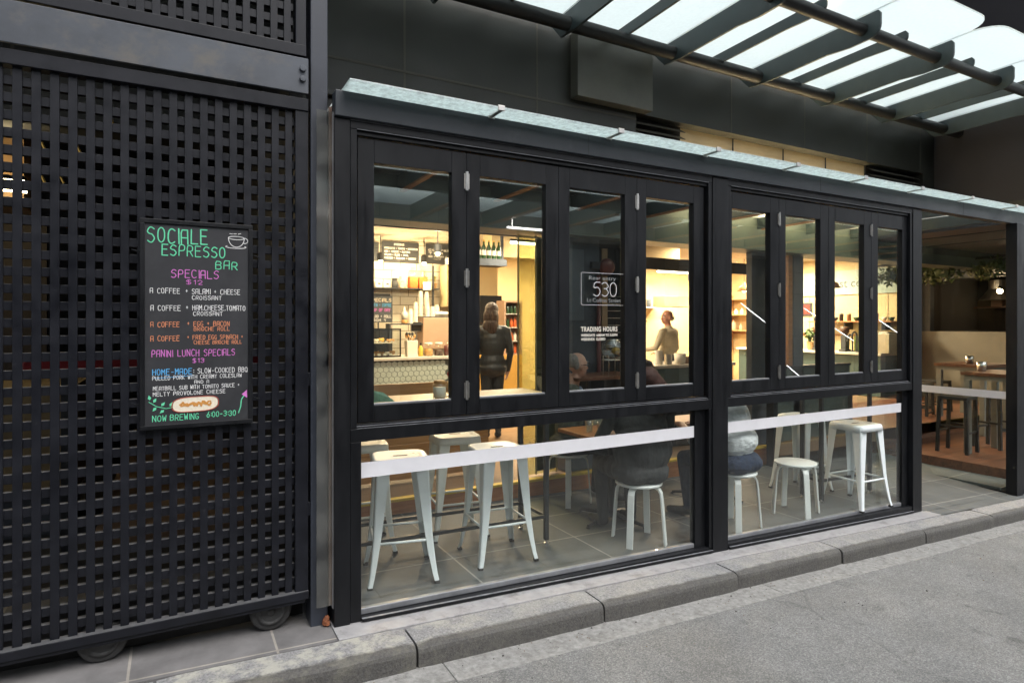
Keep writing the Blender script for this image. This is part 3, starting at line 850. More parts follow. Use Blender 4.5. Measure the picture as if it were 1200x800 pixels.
mb.prism([(ux + 0.096 * math.copysign(abs(math.cos(a)) ** 0.55, math.cos(a)), 0.0553, uz + 0.034 * math.copysign(abs(math.sin(a)) ** 0.7, math.sin(a)) + 0.05 * 0.096 * math.cos(a)) for a in [2 * math.pi * i / 40 for i in range(40)]], (0, -0.0008, 0))
mb.build('roll_drawing', 'c_cream', sg)
mb = MB()
rz_ = random.Random(11)
ribbon(mb, [(ux - 0.066 + i * 0.0060, uz + rz_.uniform(-0.010, 0.012)) for i in range(23)], 0.0085, -0.0543)
ribbon(mb, [(ux - 0.062 + i * 0.0090, uz + rz_.uniform(-0.008, 0.010)) for i in range(15)], 0.0075, -0.0543)
mb.build('filling_drawing', 'c_tan', sg)
mb = MB()
ribbon(mb, [(ux + 0.1 * math.copysign(abs(math.cos(a)) ** 0.55, math.cos(a)), uz + 0.035 * math.copysign(abs(math.sin(a)) ** 0.7, math.sin(a)) + 0.005 * math.cos(a)) for a in [2 * math.pi * i / 40 for i in range(41)]], 0.0026, -0.0540)
mb.build('roll_outline', 'c_red', sg)
mb = MB()
sx, sz = bp(0.075, 0.868)
ribbon(mb, [(sx, sz), (sx + 0.03, sz - 0.022), (sx + 0.07, sz - 0.035), (sx + 0.10, sz - 0.030)], 0.003, -0.0555)
for (px_, pz_, a) in ((0.018, -0.004, 60), (0.03, -0.026, -130), (0.05, -0.022, 50), (0.062, -0.040, -140), (0.085, -0.026, 60), (0.004, 0.008, 100)):
    ex, ez = sx + px_, sz + pz_
    d = (math.cos(R(a)), math.sin(R(a))); n_ = (-d[1], d[0])
    mb.prism([(ex + d[0] * t * 0.024 + n_[0] * w * 0.007, 0.0553, ez + d[1] * t * 0.024 + n_[1] * w * 0.007) for t, w in ((0, 0), (0.4, 1), (1, 0), (0.4, -1))], (0, -0.0007, 0))
mb.build('sprig_drawing', 'c_green', sg)
mb = MB()
ribbon(mb, [bp(0.865, 0.945), bp(0.885, 0.915), bp(0.892, 0.880), bp(0.918, 0.858)], 0.0045, -0.0555)
mb.build('arrow_stem_drawing', 'c_green', sg)
p0, p1, p2 = bp(0.945, 0.832), bp(0.895, 0.853), bp(0.945, 0.872)
mb = MB(); mb.prism([(p[0], 0.0553, p[1]) for p in (p0, p1, p2)], (0, -0.0008, 0))
mb.build('arrow_drawing', 'c_pink', sg)

# =============================================================== GLASS FRONT OF THE CAFE
cf = thing('glass_shopfront', 'black framed glass cafe front with folding windows over low panes and a flat glass roof', 'shopfront', (3.5, 0, -0.1))
def zb(x): return gz(x) + 0.004            # underside of the bottom frame
def zl(x): return 0.040 - 0.029 * (x - 0.88)   # lower edge of the low glass
for (a, b, dz) in ((0.736, 0.818, 0.004), (3.495, 3.655, 0.02), (6.135, 6.285, 0.0)):
    MB().slab(a, b, 0.0, 0.10, (zb(a) - dz, zb(b) - dz), 2.676).build('post', 'black', cf, bevel=0.003)
MB().slab(0.736, 14.0, -0.022, 0.06, 2.680, 2.815).build('fascia', 'fascia', cf, bevel=0.004)
mb = MB()
for x in (2.35, 4.72, 7.0, 8.6):
    MB().slab(x - 0.001, x + 0.001, -0.0228, -0.022, 2.684, 2.811).build('fascia_joint', 'rubber', cf)

SECT = ((0.820, 3.493, 3.355, 0.88), (3.657, 6.133, 6.030, 3.665))
LEAF = (((0.866, 1.510), (1.512, 2.156), (2.158, 2.800), (2.802, 3.438)), ((3.690, 4.272), (4.274, 4.905), (4.907, 5.522), (5.524, 6.095)))
PANE = (((0.957, 1.416), (1.598, 2.061), (2.242, 2.697), (2.885, 3.336)), ((3.735, 4.170), (4.356, 4.800), (4.998, 5.416), (5.628, 6.018)))
leaf_objs = []
for si, (x0, x1, gx1, gx0) in enumerate(SECT):
    mb = MB()
    mb.slab(x0, x1, 0.004, 0.10, 2.630, 2.676)                   # head, in two steps
    mb.slab(x0 + 0.035, x1 - 0.035, 0.020, 0.10, 2.604, 2.630)
    mb.slab(x0, x0 + 0.036, 0.006, 0.10, 1.032, 2.630)            # jambs
    mb.slab(x1 - 0.036, x1, 0.006, 0.10, 1.032, 2.630)
    mb.build('window_surround', 'black', cf, bevel=0.003)
    MB().slab(x0 + 0.002, x1 - 0.002, 0.0015, 0.0055, 2.6745, 2.6785).slab(x0 + 0.036, x1 - 0.036, 0.0025, 0.006, 2.6295, 2.6325).build('edge_highlight', 'edge', cf)  # pale strips painted as the two highlight lines of the head
    mb = MB()
    mb.slab(x0, x1, 0.006, 0.10, 0.960, 1.030)                   # transom
    mb.slab(x0 + 0.036, x1 - 0.036, 0.014, 0.10, 1.030, 1.040)
    mb.slab(x0 + 0.036, x1 - 0.036, 0.026, 0.10, 1.040, 1.052)
    mb.build('transom', 'black', cf, bevel=0.0025)
    MB().slab(x0 + 0.037, x1 - 0.037, 0.0125, 0.0255, 1.0401, 1.0420).slab(x0 + 0.037, x1 - 0.037, 0.005, 0.0137, 1.0302, 1.0316).build('ledge_highlight', 'edge', cf)  # highlights of the transom steps, painted as pale strips
    # low pane with its frame: jambs, sloping bottom rail
    mb = MB()
    mb.slab(x0, gx0, 0.008, 0.10, (zb(x0), zb(gx0)), 0.960)
    mb.slab(gx1 + 0.11, x1, 0.008, 0.10, (zb(gx1), zb(x1)), 0.960) if x1 - gx1 > 0.11 else None
    mb.slab(gx1 + 0.005, x1, 0.045, 0.10, (zb(gx1), zb(x1)), 0.960)
    mb.slab(gx0, x1 - 0.0, 0.008, 0.10, (zb(gx0), zb(x1)), (zl(gx0) - 0.030, zl(x1) - 0.030))
    mb.slab(gx0, x1 - 0.0, -0.012, 0.004, (zb(gx0) + 0.002, zb(x1) + 0.002), (zb(gx0) + 0.018, zb(x1) + 0.018))
    MB().slab(gx0, x1, -0.0115, 0.0035, (zb(gx0) + 0.0182, zb(x1) + 0.0182), (zb(gx0) + 0.0196, zb(x1) + 0.0196)).build('ledge_highlight', 'edge', cf)  # pale strip painted as the highlight on the base rail
    mb.build('low_frame', 'black', cf, bevel=0.003)
    MB().slab(gx0, gx1 + 0.005, 0.052, 0.085, (zl(gx0) - 0.029, zl(gx1) - 0.029), (zl(gx0) + 0.004, zl(gx1) + 0.004)).build('glazing_bead', 'bead', cf, bevel=0.004)
    pn = MB().slab(gx0 - 0.002, gx1 + 0.006, 0.058, 0.066, (zl(gx0) + 0.005, zl(gx1) + 0.005), 0.9595).build('low_pane', 'lowglass', cf)
    MB().slab(gx0, gx1 + 0.022 if si else gx1 + 0.018, 0.0545, 0.0562, 0.752, 0.836).build('safety_band', 'band', pn)
    # four folding leaves
    for li, ((a, b), (pa, pb)) in enumerate(zip(LEAF[si], PANE[si])):
        zb0, zt0, pz0, pz1 = 1.056, 2.598, 1.146, 2.470
        mb = MB()
        mb.slab(a, pa, 0.034, 0.086, zb0, zt0); mb.slab(pb, b, 0.034, 0.086, zb0, zt0)
        mb.slab(pa, pb, 0.034, 0.086, zb0, pz0); mb.slab(pa, pb, 0.034, 0.086, pz1, zt0)
        lf = mb.build('folding_window', 'black', cf, bevel=0.0025)
        MB().slab(pa - 0.003, pb + 0.003, 0.056, 0.063, pz0 - 0.003, pz1 + 0.003).build('pane', 'glass', lf)
        mb = MB()
        mb.slab(pa, pb, 0.042, 0.0555, pz0, pz0 + 0.010)
        mb.build('bead', 'bead', lf, bevel=0.002)
        if li in (0, 2):
            for hz in (1.20, 1.86, 2.43):
                MB().tube([(b + 0.001, 0.028, hz - 0.055), (b + 0.001, 0.028, hz + 0.055)], 0.0085, 10).slab(b - 0.016, b + 0.018, 0.030, 0.0335, hz - 0.045, hz + 0.045).build('hinge', 'steel', lf, smooth=False)
        leaf_objs.append(lf)

# lettering on the third leaf
lf = leaf_objs[2]
yl = 0.0548
c0 = at(681, 317, 3.325); c1 = at(733, 354, 3.325)
xa, xb, zt_, zb_ = c0.x, c1.x, at(681, 319, 3.325).z, at(681, 357, 3.325).z
mb = MB()
t_ = 0.0016
loop = [(xa + 0.008, zb_), (xb - 0.008, zb_), (xb, zb_ + 0.008), (xb, zt_ - 0.008), (xb - 0.008, zt_), (xa + 0.008, zt_), (xa, zt_ - 0.008), (xa, zb_ + 0.008), (xa + 0.008, zb_)]
ribbon(mb, loop, 0.0022, -yl)
mb.build('sign_border', 'band', lf)
M['thinwhite'] = pbr('faded_vinyl', (0.30, 0.32, 0.33), 0.6)
wd = xb - xa
printed("Rear entry", 0.036, xa + 0.16 * wd, yl, zb_ + 0.168, 'thinwhite', lf, 'address_lettering', width=0.60 * wd, bold=-0.0004)
for k, dg in enumerate("530"):
    mb = MB(); hand(mb, dg, xa + (0.27 + 0.185 * k) * wd, zb_ + 0.060, 0.092, width=0.145 * wd, stroke=0.0042, proud=-yl, jit=0.0)
    mb.build('number_lettering', 'band', lf)
printed("Lt Collins Street", 0.036, xa + 0.12 * wd, yl, zb_ + 0.020, 'thinwhite', lf, 'street_lettering', width=0.76 * wd, bold=-0.0004)
hx = at(681, 389, 3.325).x; hx1 = at(723.5, 389, 3.325).x
printed("TRADING HOURS", 0.044, hx, yl, at(681, 388.3, 3.325).z, 'paper', lf, 'heading_lettering', width=hx1 - hx, space=1.15, bold=0.0012)
printed("WEEKDAYS  6:00AM TO 3:30PM", 0.023, hx, yl, at(681, 394.2, 3.325).z, 'paper', lf, 'weekday_lettering', width=hx1 - hx, bold=0.0006)
printed("WEEKENDS  CLOSED", 0.023, hx, yl, at(681, 399.0, 3.325).z, 'paper', lf, 'weekend_lettering', width=(hx1 - hx) * 0.66, bold=0.0006)

# flat glass roof with its overhanging front strip and clips
RX = [0.775, 1.645, 2.515, 3.39, 4.26, 5.14, 6.01, 6.9, 7.8, 8.7, 9.6, 10.5]
for a, b in zip(RX[:-1], RX[1:]):
    rp = MB().slab(a + 0.004, b - 0.004, 0.062, 1.66, 2.822, 2.834).build('roof_pane', 'roofclear', cf)
    MB().slab(a + 0.004, b - 0.004, -0.150, 0.058, 2.822, 2.836).build('roof_lip', 'roofglass', cf, bevel=0.002)
for x in RX[1:-1]:
    MB().slab(x - 0.022, x + 0.022, -0.157, -0.148, 2.812, 2.842).slab(x - 0.012, x + 0.012, -0.15, -0.022, 2.812, 2.8205).slab(x - 0.022, x + 0.022, -0.03, -0.0225, 2.803, 2.82).build('roof_clip', 'steel', cf, bevel=0.002)
# roof beams, steel with a strip of timber under each
for i, x in enumerate(RX[:-1]):
    if x < 0.8: x = 0.80
    bmx = MB().slab(x - 0.022, x + 0.022, 0.10, 1.66, 2.69, 2.818).build('roof_beam', 'fin', cf, bevel=0.002)
    if x < 6.2: MB().slab(x - 0.022, x + 0.022, 0.12, 1.60, 2.672, 2.688).build('timber_strip', 'woodtop', bmx)
# end walls of the glass room
MB().slab(0.74, 0.79, 0.10, 1.72, (gz(0.76), gz(0.76)), 2.676).build('end_wall', 'charcoal', cf)
ew = MB().slab(6.235, 6.243, 0.14, 1.60, -0.14, 2.66).build('side_pane', 'lowglass', cf)
MB().slab(6.20, 6.28, 1.60, 1.70, -0.19, 2.676).slab(6.20, 6.28, 0.10, 1.60, -0.22, -0.145).build('side_frame', 'black', cf, bevel=0.003)

lw_ = thing('dimming_screen', 'added low teal grey screen dimming the view beyond the glass end of the room', 'wall', (7.2, 1.84, 0.1))  # added screen, darkens the view where the street reflection would dominate
MB().slab(6.43, 8.02, 1.82, 1.92, 0.115, 1.02).build('panel', pbr('teal_grey_panel', (0.07, 0.088, 0.08), 0.5, var=0.2), lw_, bevel=0.004)
MB().slab(6.43, 8.02, 1.80, 1.94, 1.022, 1.05).build('capping', 'charcoal', lw_, bevel=0.003)
# neighbouring glass wall on the far side of the doorway
nw = thing('glass_screen', 'tall frameless glass screen with a white band on the far side of the doorway', 'glass wall', (8.03, 0.5, -0.25))
pn = MB().slab(8.028, 8.038, 0.03, 1.72, (-0.262, -0.262), 2.62).build('pane', 'screenglass', nw)
MB().slab(8.020, 8.0255, 0.03, 1.72, 0.753, 0.836).build('safety_band', 'band', pn)
MB().slab(8.018, 8.048, 0.03, 1.72, -0.30, -0.262).build('bottom_rail', 'black', nw)
MB().slab(8.00, 8.13, -0.075, 0.03, gz(8.06) - 0.01, 2.676).slab(8.13, 8.26, -0.05, 0.03, gz(8.2) - 0.01, 2.676).build('corner_post', 'black', nw, bevel=0.003)
nf = thing('bar_shopfront', 'black framed glass front of the neighbouring bar at the right edge', 'shopfront', (10, 0, -0.4))
MB().slab(8.26, 14, 0.0, 0.08, gz(8.3) - 0.2, -0.15).slab(13.9, 14, 0.0, 0.08, -0.2, 2.67).build('frame', 'black', nf)
MB().slab(8.26, 13.9, 0.03, 0.038, -0.149, 2.675).build('pane', 'glass', nf)

# =============================================================== DARK STONE BUILDING ABOVE
bd = thing('stone_building', 'near black stone building rising behind the glass front, with louvres and a lit strip window', 'building', (5, 1.45, 2.5))
YW = 1.45
ZL = 3.66
mb = MB()
mb.slab(-3.0, 3.99, YW, YW + 0.35, 2.84, ZL)          # stone left of the louvre, down to the glass roof
mb.slab(9.10, 22.0, YW, YW + 0.35, 2.84, ZL)
mb.slab(-3.0, 22.0, YW, YW + 0.35, ZL, 10.0)
mb.build('wall', 'stone', bd)
MB().slab(0.72, 22, YW + 0.22, YW + 0.55, 2.45, 2.84).build('lintel', 'lintel', bd)
mb = MB()
Dw = 4.72
jx = [0.3419 * Dw + k * 0.262 * Dw for k in range(-4, 14)]
for x in jx:
    mb.slab(x - 0.009, x + 0.009, YW - 0.002, YW + 0.001, ZL if x > 4.0 else 2.85, 9.9)
for z in (3.60, 4.85, 6.1, 7.3):
    mb.slab(-3.0, 3.99 if z < ZL else 21.9, YW - 0.003, YW + 0.0005, z - 0.010, z + 0.010)
mb.build('stone_joint', 'stonedk', bd)
MB().slab(3.21, 4.10, 1.33, YW - 0.003, 3.66, 4.26).build('wall_box', pbr('box_stone', (0.11, 0.106, 0.086), 0.5, var=0.15, vscale=3), bd, bevel=0.004)
mb = MB()
mb.slab(-3, 3.99, YW - 0.05, YW - 0.004, 3.30, 3.34)
mb.build('ledge', 'stone', bd)
for (a, b) in ((3.99, 4.69), (7.96, 9.10)):
    lv = MB().slab(a, b, YW + 0.12, YW + 0.2, 2.85, ZL - 0.002).build('louvre', 'rubber', bd)
    mb = MB(); z = 2.88
    while z < ZL - 0.05:
        mb.add([(a + 0.01, YW + 0.03, z), (b - 0.01, YW + 0.03, z), (b - 0.01, YW + 0.11, z + 0.05), (a + 0.01, YW + 0.11, z + 0.05), (a + 0.01, YW + 0.034, z - 0.006), (b - 0.01, YW + 0.034, z - 0.006), (b - 0.01, YW + 0.114, z + 0.044), (a + 0.01, YW + 0.114, z + 0.044)],
               [(0, 1, 2, 3), (4, 7, 6, 5), (0, 4, 5, 1), (2, 6, 7, 3)]); z += 0.07
    mb.build('blade', 'stonedk', lv)
# strip window: pale lining lit from inside
sw = MB().slab(4.69, 7.96, YW + 0.14, YW + 0.15, 2.85, ZL - 0.002).build('strip_window', pbr('strip_lining', (0.62, 0.50, 0.30), 0.5, var=0.12, vscale=1.2), bd)
mb = MB()
for x in (5.50, 6.35, 7.15): mb.slab(x - 0.005, x + 0.005, YW + 0.128, YW + 0.1395, 2.85, ZL - 0.003)
mb.build('mullion', 'charcoal', sw)
sl = MB().slab(4.72, 7.9, YW + 0.05, YW + 0.075, 2.855, 2.872).build('strip_light', emit('strip_lamp', (1, 0.78, 0.46), 65), sw)
# violet render return at the right
vr = thing('side_building', 'dark violet grey rendered building corner at the far right beyond the awning', 'building', (9.6, 0.8, 2.85))
MB().slab(9.35, 16, 0.10, 1.44, 3.12, 9.0).build('wall', 'violet', vr)
MB().slab(9.2, 16, -0.02, 1.44, 2.86, 3.115).build('parapet', 'stone', vr)

# brackets under the rear tube, on the wall (one cut by the steel post at left)
# =============================================================== GLAZED AWNING
aw = thing('glass_awning', 'glazed awning of dark steel fins and white frosted panels with rounded ends over the lane', 'awning', (5.5, 1.1, 4.0))
DR, DF = 4.40, 3.29
YR, YF = DR - 3.27, DF - 3.27
ZR, ZF = 1.6 + 0.583 * DR, 1.6 + 0.790 * DF
MB().tube([(-1.5, YR, ZR), (13.5, YR, ZR)], 0.062, 16).build('rear_tube', 'tube', aw, smooth=True)
MB().tube([(-1.5, YF, ZF), (13.5, YF, ZF)], 0.052, 16).build('front_tube', 'tube', aw, smooth=True)
def fin(x, th, deep, yend, tip):
    """plate in the y-z plane, deep at the front tube, rounded at its street end"""
    sl_ = (ZF - ZR) / (YF - YR)
    zt = lambda y: ZR + 0.115 + sl_ * (y - YR)
    pts = [(1.40, zt(1.40) - 0.02), (YR + 0.12, zt(YR + 0.12) - deep * 0.9)]
    pts += [(YR - 0.1, zt(YR - 0.1) - deep)]
    pts += [(YF + 0.35, zt(YF + 0.35) - deep * 1.0), (YF + 0.12, zt(YF + 0.12) - deep * 1.12)]
    for k in range(7):
        a = R(-90 - k * 15)
        pts.append((yend + tip + tip * math.cos(a) * 1.0, zt(yend) - deep * 0.62 + deep * 0.5 * math.sin(a)))
    pts += [(yend, zt(yend) - 0.03), (yend + 0.02, zt(yend + 0.02)), (1.40, zt(1.40))]
    return MB().prism([(x - th / 2, y, z) for (y, z) in pts], (th, 0, 0)), zt
sp = 0.2725 * DR
x0 = 0.6775 * DR
for k in range(-3, 9):
    x = x0 + k * sp
    m_, ztf = fin(x, 0.024, 0.20, YF - 0.16, 0.10)
    fo = m_.build('fin', 'fin', aw, bevel=0.002)
    MB().lathe([(0.074, -0.014), (0.074, 0.014)], (0, 0, 0), 18).build('collar', 'tube', fo) if False else None
    m_, _ = fin(x + sp * 0.5, 0.022, 0.10, YF - 0.06, 0.06)
    m_.build('fin', 'fin', aw, bevel=0.002)
    # glass over two bays, street end with rounded corners
    a, b = x + 0.01, x + sp - 0.01
    yb, yf, r = 1.40, YF - 0.50, 0.24
    pts = [(a, yb), (a, yf + r)] + [(a + r - r * math.cos(R(t)), yf + r - r * math.sin(R(t))) for t in range(15, 91, 15)] + [(b - r + r * math.sin(R(t)), yf + r - r * math.cos(R(t))) for t in range(0, 91, 15)] + [(b, yb)]
    MB().prism([(px, py, ztf(py) + 0.012) for (px, py) in pts], (0, 0, 0.014)).build('glass_panel', 'canopyglass', aw)

# =============================================================== ACROSS THE LANE (seen only as reflections)
ob = thing('opposite_building', 'pale stone building across the lane, seen only as reflections in the glass', 'building', (4, -7.5, 0))
mb = MB()
mb.slab(-14, 22, -9.2, -8.0, 3.4, 5.9)
for x in range(-13, 22, 4):
    mb.slab(x, x + 0.8, -9.2, -8.0, -1.2, 3.4)
mb.build('wall', 'opp', ob)
for x in range(-13, 22, 4):
    w = MB().slab(x + 0.8, x + 4, -8.6, -8.5, -1.2, 3.4).build('shop_window', 'oppdark', ob)
    MB().slab(x + 0.8, x + 4, -8.48, -8.42, 1.9, 2.0).slab(x + 2.35, x + 2.45, -8.48, -8.42, -1.2, 3.4).build('glazing_bar', 'black', w)
for x in (-9.5, -5.5, -1.5, 2.5, 6.5, 10.5):
    w = MB().slab(x, x + 2.4, -7.99, -7.95, 4.2, 5.6).build('window', 'oppgreen', ob)
    MB().slab(x + 1.17, x + 1.23, -7.945, -7.93, 4.2, 5.6).build('glazing_bar', 'black', w)
M['oppglass'] = frosted('reflected_canopy_glass', (0.9, 0.97, 0.95), 0.95, 0.03, 0.95)
oa = thing('opposite_awning', 'glazed awning with steel beams on the building across the lane, seen as a reflection', 'awning', (4, -6.5, 3.6))
MB().slab(-13, 21, -5.55, -5.42, 3.62, 3.86).build('front_beam', 'fin', oa)
for k in range(22):
    x = -13 + k * 1.55
    ob_ = MB().slab(x - 0.05, x + 0.05, -7.98, -5.56, 3.60, 3.86).build('beam', 'fin', oa)
    MB().slab(x - 0.05, x + 0.05, -7.9, -5.6, 3.565, 3.598).build('timber_edge', 'woodtop', ob_)
    MB().slab(x + 0.055, x + 1.495, -7.98, -5.42, 3.865, 3.88).build('glass_panel', 'oppglass', oa)
for tx in (-6.0, 1.4, 5.6):
    MB().slab(tx, tx + 1.2, -7.0, -6.96, 3.40, 3.44).slab(tx + 0.1, tx + 0.11, -6.985, -6.975, 3.44, 3.86).slab(tx + 1.1, tx + 1.11, -6.985, -6.975, 3.44, 3.86).build('tube_light', emit('awning_tube', (1, 0.96, 0.9), 4), oa)
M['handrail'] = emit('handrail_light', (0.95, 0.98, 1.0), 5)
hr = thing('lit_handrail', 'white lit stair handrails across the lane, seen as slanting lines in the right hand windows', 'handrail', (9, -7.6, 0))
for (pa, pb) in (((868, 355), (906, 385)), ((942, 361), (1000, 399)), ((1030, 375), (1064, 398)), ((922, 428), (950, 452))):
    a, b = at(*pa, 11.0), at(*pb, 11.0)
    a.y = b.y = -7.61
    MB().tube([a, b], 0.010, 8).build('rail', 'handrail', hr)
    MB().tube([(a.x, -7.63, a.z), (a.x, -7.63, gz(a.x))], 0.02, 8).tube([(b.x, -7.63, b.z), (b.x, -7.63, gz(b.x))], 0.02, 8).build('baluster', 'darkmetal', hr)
fp = MB(); gslab(fp, -20, 30, -9.0, -6.9, 0.0, 0.14)
structure(fp.build('opposite_footpath', 'paving'))

# =============================================================== INSIDE THE CAFE: shell
sh = thing('shop_interior', 'warm lit cafe interior behind the glass room, cream walls and ceiling', 'room', (6, 5, 0.1))
MB().slab(0.9, 19, 1.80, 9.0, 3.02, 3.10).build('ceiling', 'ceil', sh)
MB().slab(0.9, 5.05, 7.05, 7.2, 0.1, 3.02).build('tiled_wall', 'tile', sh)
MB().slab(5.05, 13.0, 8.6, 8.75, 0.1, 3.02).build('back_wall', 'cream', sh)
MB().slab(5.0, 5.05, 7.2, 8.6, 0.1, 3.02).build('return_wall', 'cream', sh)
MB().slab(0.9, 1.0, 1.8, 7.05, 0.1, 3.02).build('left_wall', 'charcoal', sh)
MB().slab(13.0, 13.1, 3.75, 8.6, 0.1, 3.02).build('right_wall', 'cream', sh)
# beam and bulkhead
MB().slab(4.3, 8.2, 5.2, 5.5, 2.62, 3.018).build('bulkhead', 'cream', sh)
MB().slab(4.4, 9.5, 4.0, 4.08, 2.42, 2.60).build('dark_rail', 'charcoal', sh)

def pier(x0, x1, y0, y1, mat, label):
    p = thing('pier', label, 'pier', ((x0 + x1) / 2, (y0 + y1) / 2, 0.1), group=None)
    MB().slab(x0, x1, y0, y1, 0.115, 2.448).build('shaft', mat, p)
    return p
pier(3.42, 3.82, 1.82, 2.10, 'bluegrey', 'blue grey pier behind the trading hours, with the red fire bell on it')
pier(6.09, 6.42, 1.82, 1.90, 'charcoal', 'dark pier behind the first folding window right of the centre post')
pier(6.86, 7.05, 1.82, 1.90, 'bluegrey', 'narrow blue grey pier with a timber edge behind the right hand windows')
single(MB().slab(6.78, 6.855, 1.83, 1.95, 0.115, 2.44), 'timber_post', 'woodtop', 'slim orange timber post against the narrow blue grey pier', 'post', bevel=0.003)
pier(3.826, 4.16, 1.84, 2.08, 'black', 'black pier right of the fire pipe, crossed by thin steel wires')
single(MB().slab(3.86, 3.93, 1.826, 1.838, 1.55, 2.36), 'wall_strip', pbr('tan_strip', (0.36, 0.24, 0.13), 0.6), 'narrow tan strip on the black pier beside the fire bell', 'strip')
mb = MB()
for k in range(8): mb.slab(3.94, 4.15, 1.829, 1.838, 1.34 + k * 0.075, 1.346 + k * 0.075)
mb.slab(4.10, 4.106, 1.824, 1.829, 1.3, 2.4)
single(mb, 'wire_rack', 'steel', 'thin horizontal steel wires on the black pier behind the lettering', 'rack')
fb = thing('fire_bell', 'round dark red fire bell on the blue grey pier', 'bell', (3.70, 1.815, 1.98))
pbell = at(711, 313, 5.05)
MB().lathe([(0.02, 0.0), (0.075, 0.0), (0.09, 0.012), (0.09, 0.03), (0.075, 0.055), (0.04, 0.068), (0.005, 0.07)], (pbell.x, 1.80, pbell.z), 28, 'Y').build('gong', 'redpipe', fb, smooth=True)
MB().slab(pbell.x - 0.19, pbell.x - 0.06, 1.77, 1.815, pbell.z - 0.02, pbell.z + 0.05).build('striker_box', 'charcoal', fb, bevel=0.004)
pp = at(703, 400, 5.04)
single(MB().tube([(pp.x, 1.79, 0.12), (pp.x, 1.79, pbell.z - 0.09)], 0.022, 14), 'fire_pipe', 'redpipe', 'dark red vertical pipe running down the blue grey pier from the bell', 'pipe', smooth=True)
single(MB().slab(3.25, 3.62, 1.806, 1.818, 1.62, 2.33), 'wall_panel', pbr('slate_panel_paint', (0.13, 0.155, 0.185), 0.5, var=0.08), 'tall plain slate blue panel behind the number lettering, left of the bell', 'panel')
# glazed partition with slim frames left of the pier
gp = thing('glass_partition', 'glazed partition with slim yellowish frames behind the second folding window', 'partition', (3.1, 1.9, 0.1))
mb = MB()
for x in (2.90, 3.10, 3.34): mb.slab(x - 0.006, x + 0.006, 1.874, 1.888, 0.115, 2.446)
mb.build('frame', pbr('olive_frame', (0.40, 0.36, 0.2), 0.4), gp)
mb = MB()
for a, b in ((2.907, 3.093), (3.107, 3.333)): mb.slab(a, b, 1.878, 1.883, 0.12, 2.44)
mb.build('pane', glass('olive_glass', (0.80, 0.82, 0.62), 1.0, 0.14), gp)
mb = MB()
for k in range(26): mb.slab(3.11, 3.33, 1.90 + 0.002 * (k % 2), 1.915, 0.14 + k * 0.088, 0.2275 + k * 0.088)
mb.build('blind', pbr('olive_blind', (0.10, 0.115, 0.07), 0.5, var=0.3), gp)

# =============================================================== counter (first folding window)
DC = 8.40
ct = thing('counter', 'curved shop counter faced with pale green hexagon tiles under a pale bench top', 'counter', (2.9, 5.2, 0.1))
pL, pR = at(430, 421, DC), at(529, 417, DC)
zc = pR.z
xl, xr = pL.x - 0.5, at(526, 400, DC).x
yc = DC - 3.27
MB().slab(xl, xr, yc + 0.012, yc + 0.75, 0.115, zc - 0.045).build('carcass', 'grout', ct)
mb = MB(); hxr = 0.047; row = 0
z = 0.16
while z < zc - 0.08:
    x = xl + (hxr * 0.866 if row % 2 else 0)
    while x < xr - 0.02:
        pts = [(x + (hxr - 0.004) * math.sin(R(60 * k)), yc + 0.011, z + (hxr - 0.004) * math.cos(R(60 * k))) for k in range(6)]
        mb.prism(pts, (0, -0.006, 0)); x += hxr * 1.732
    z += hxr * 1.5; row += 1
mb.build('hex_tiles', 'hex', ct)
# end return, narrow upright tiles
mb = MB(); x = xr + 0.006
while x < xr + 0.16:
    for q in range(7): mb.slab(x, x + 0.03, yc + 0.02 + (x - xr) * 0.7, yc + 0.4, 0.12 + q * 0.14, 0.255 + q * 0.14)
    x += 0.036
mb.build('end_tiles', 'hex', ct)
MB().slab(xl, xr + 0.2, yc - 0.03, yc + 0.78, zc - 0.042, zc).build('bench_top', 'marble', ct, bevel=0.006)

def on_counter(px, dd=0.0): return at(px, 400, DC + 0.15 + dd)
# pastry cabinet
cab = thing('pastry_cabinet', 'glass pastry cabinet with a dark frame and filled shelves on the left of the counter', 'cabinet', (2.4, 5.4, zc))
x0, x1 = at(425, 400, DC + 0.1).x, at(470, 400, DC + 0.1).x
z1 = at(450, 385, DC + 0.1).z
y0 = yc + 0.10
mb = MB()
for (a, b, c, d) in ((x0, x1, zc + 0.002, zc + 0.022), (x0, x1, z1 - 0.02, z1), (x1 - 0.015, x1, zc + 0.022, z1 - 0.02), (x0, x0 + 0.015, zc + 0.022, z1 - 0.02)):
    mb.slab(a, b, y0, y0 + 0.02, c, d)
mb.slab(x0, x1, y0 + 0.4, y0 + 0.42, zc + 0.002, z1)
mb.build('frame', 'black', cab)
hm = (zc + z1) / 2
MB().slab(x0 + 0.016, x1 - 0.016, y0 + 0.02, y0 + 0.39, hm - 0.006, hm).build('shelf', 'paper', cab)
MB().slab(x0 + 0.016, x1 - 0.016, y0 + 0.005, y0 + 0.011, zc + 0.023, z1 - 0.021).build('pane', 'jar', cab)
rp_ = random.Random(2)
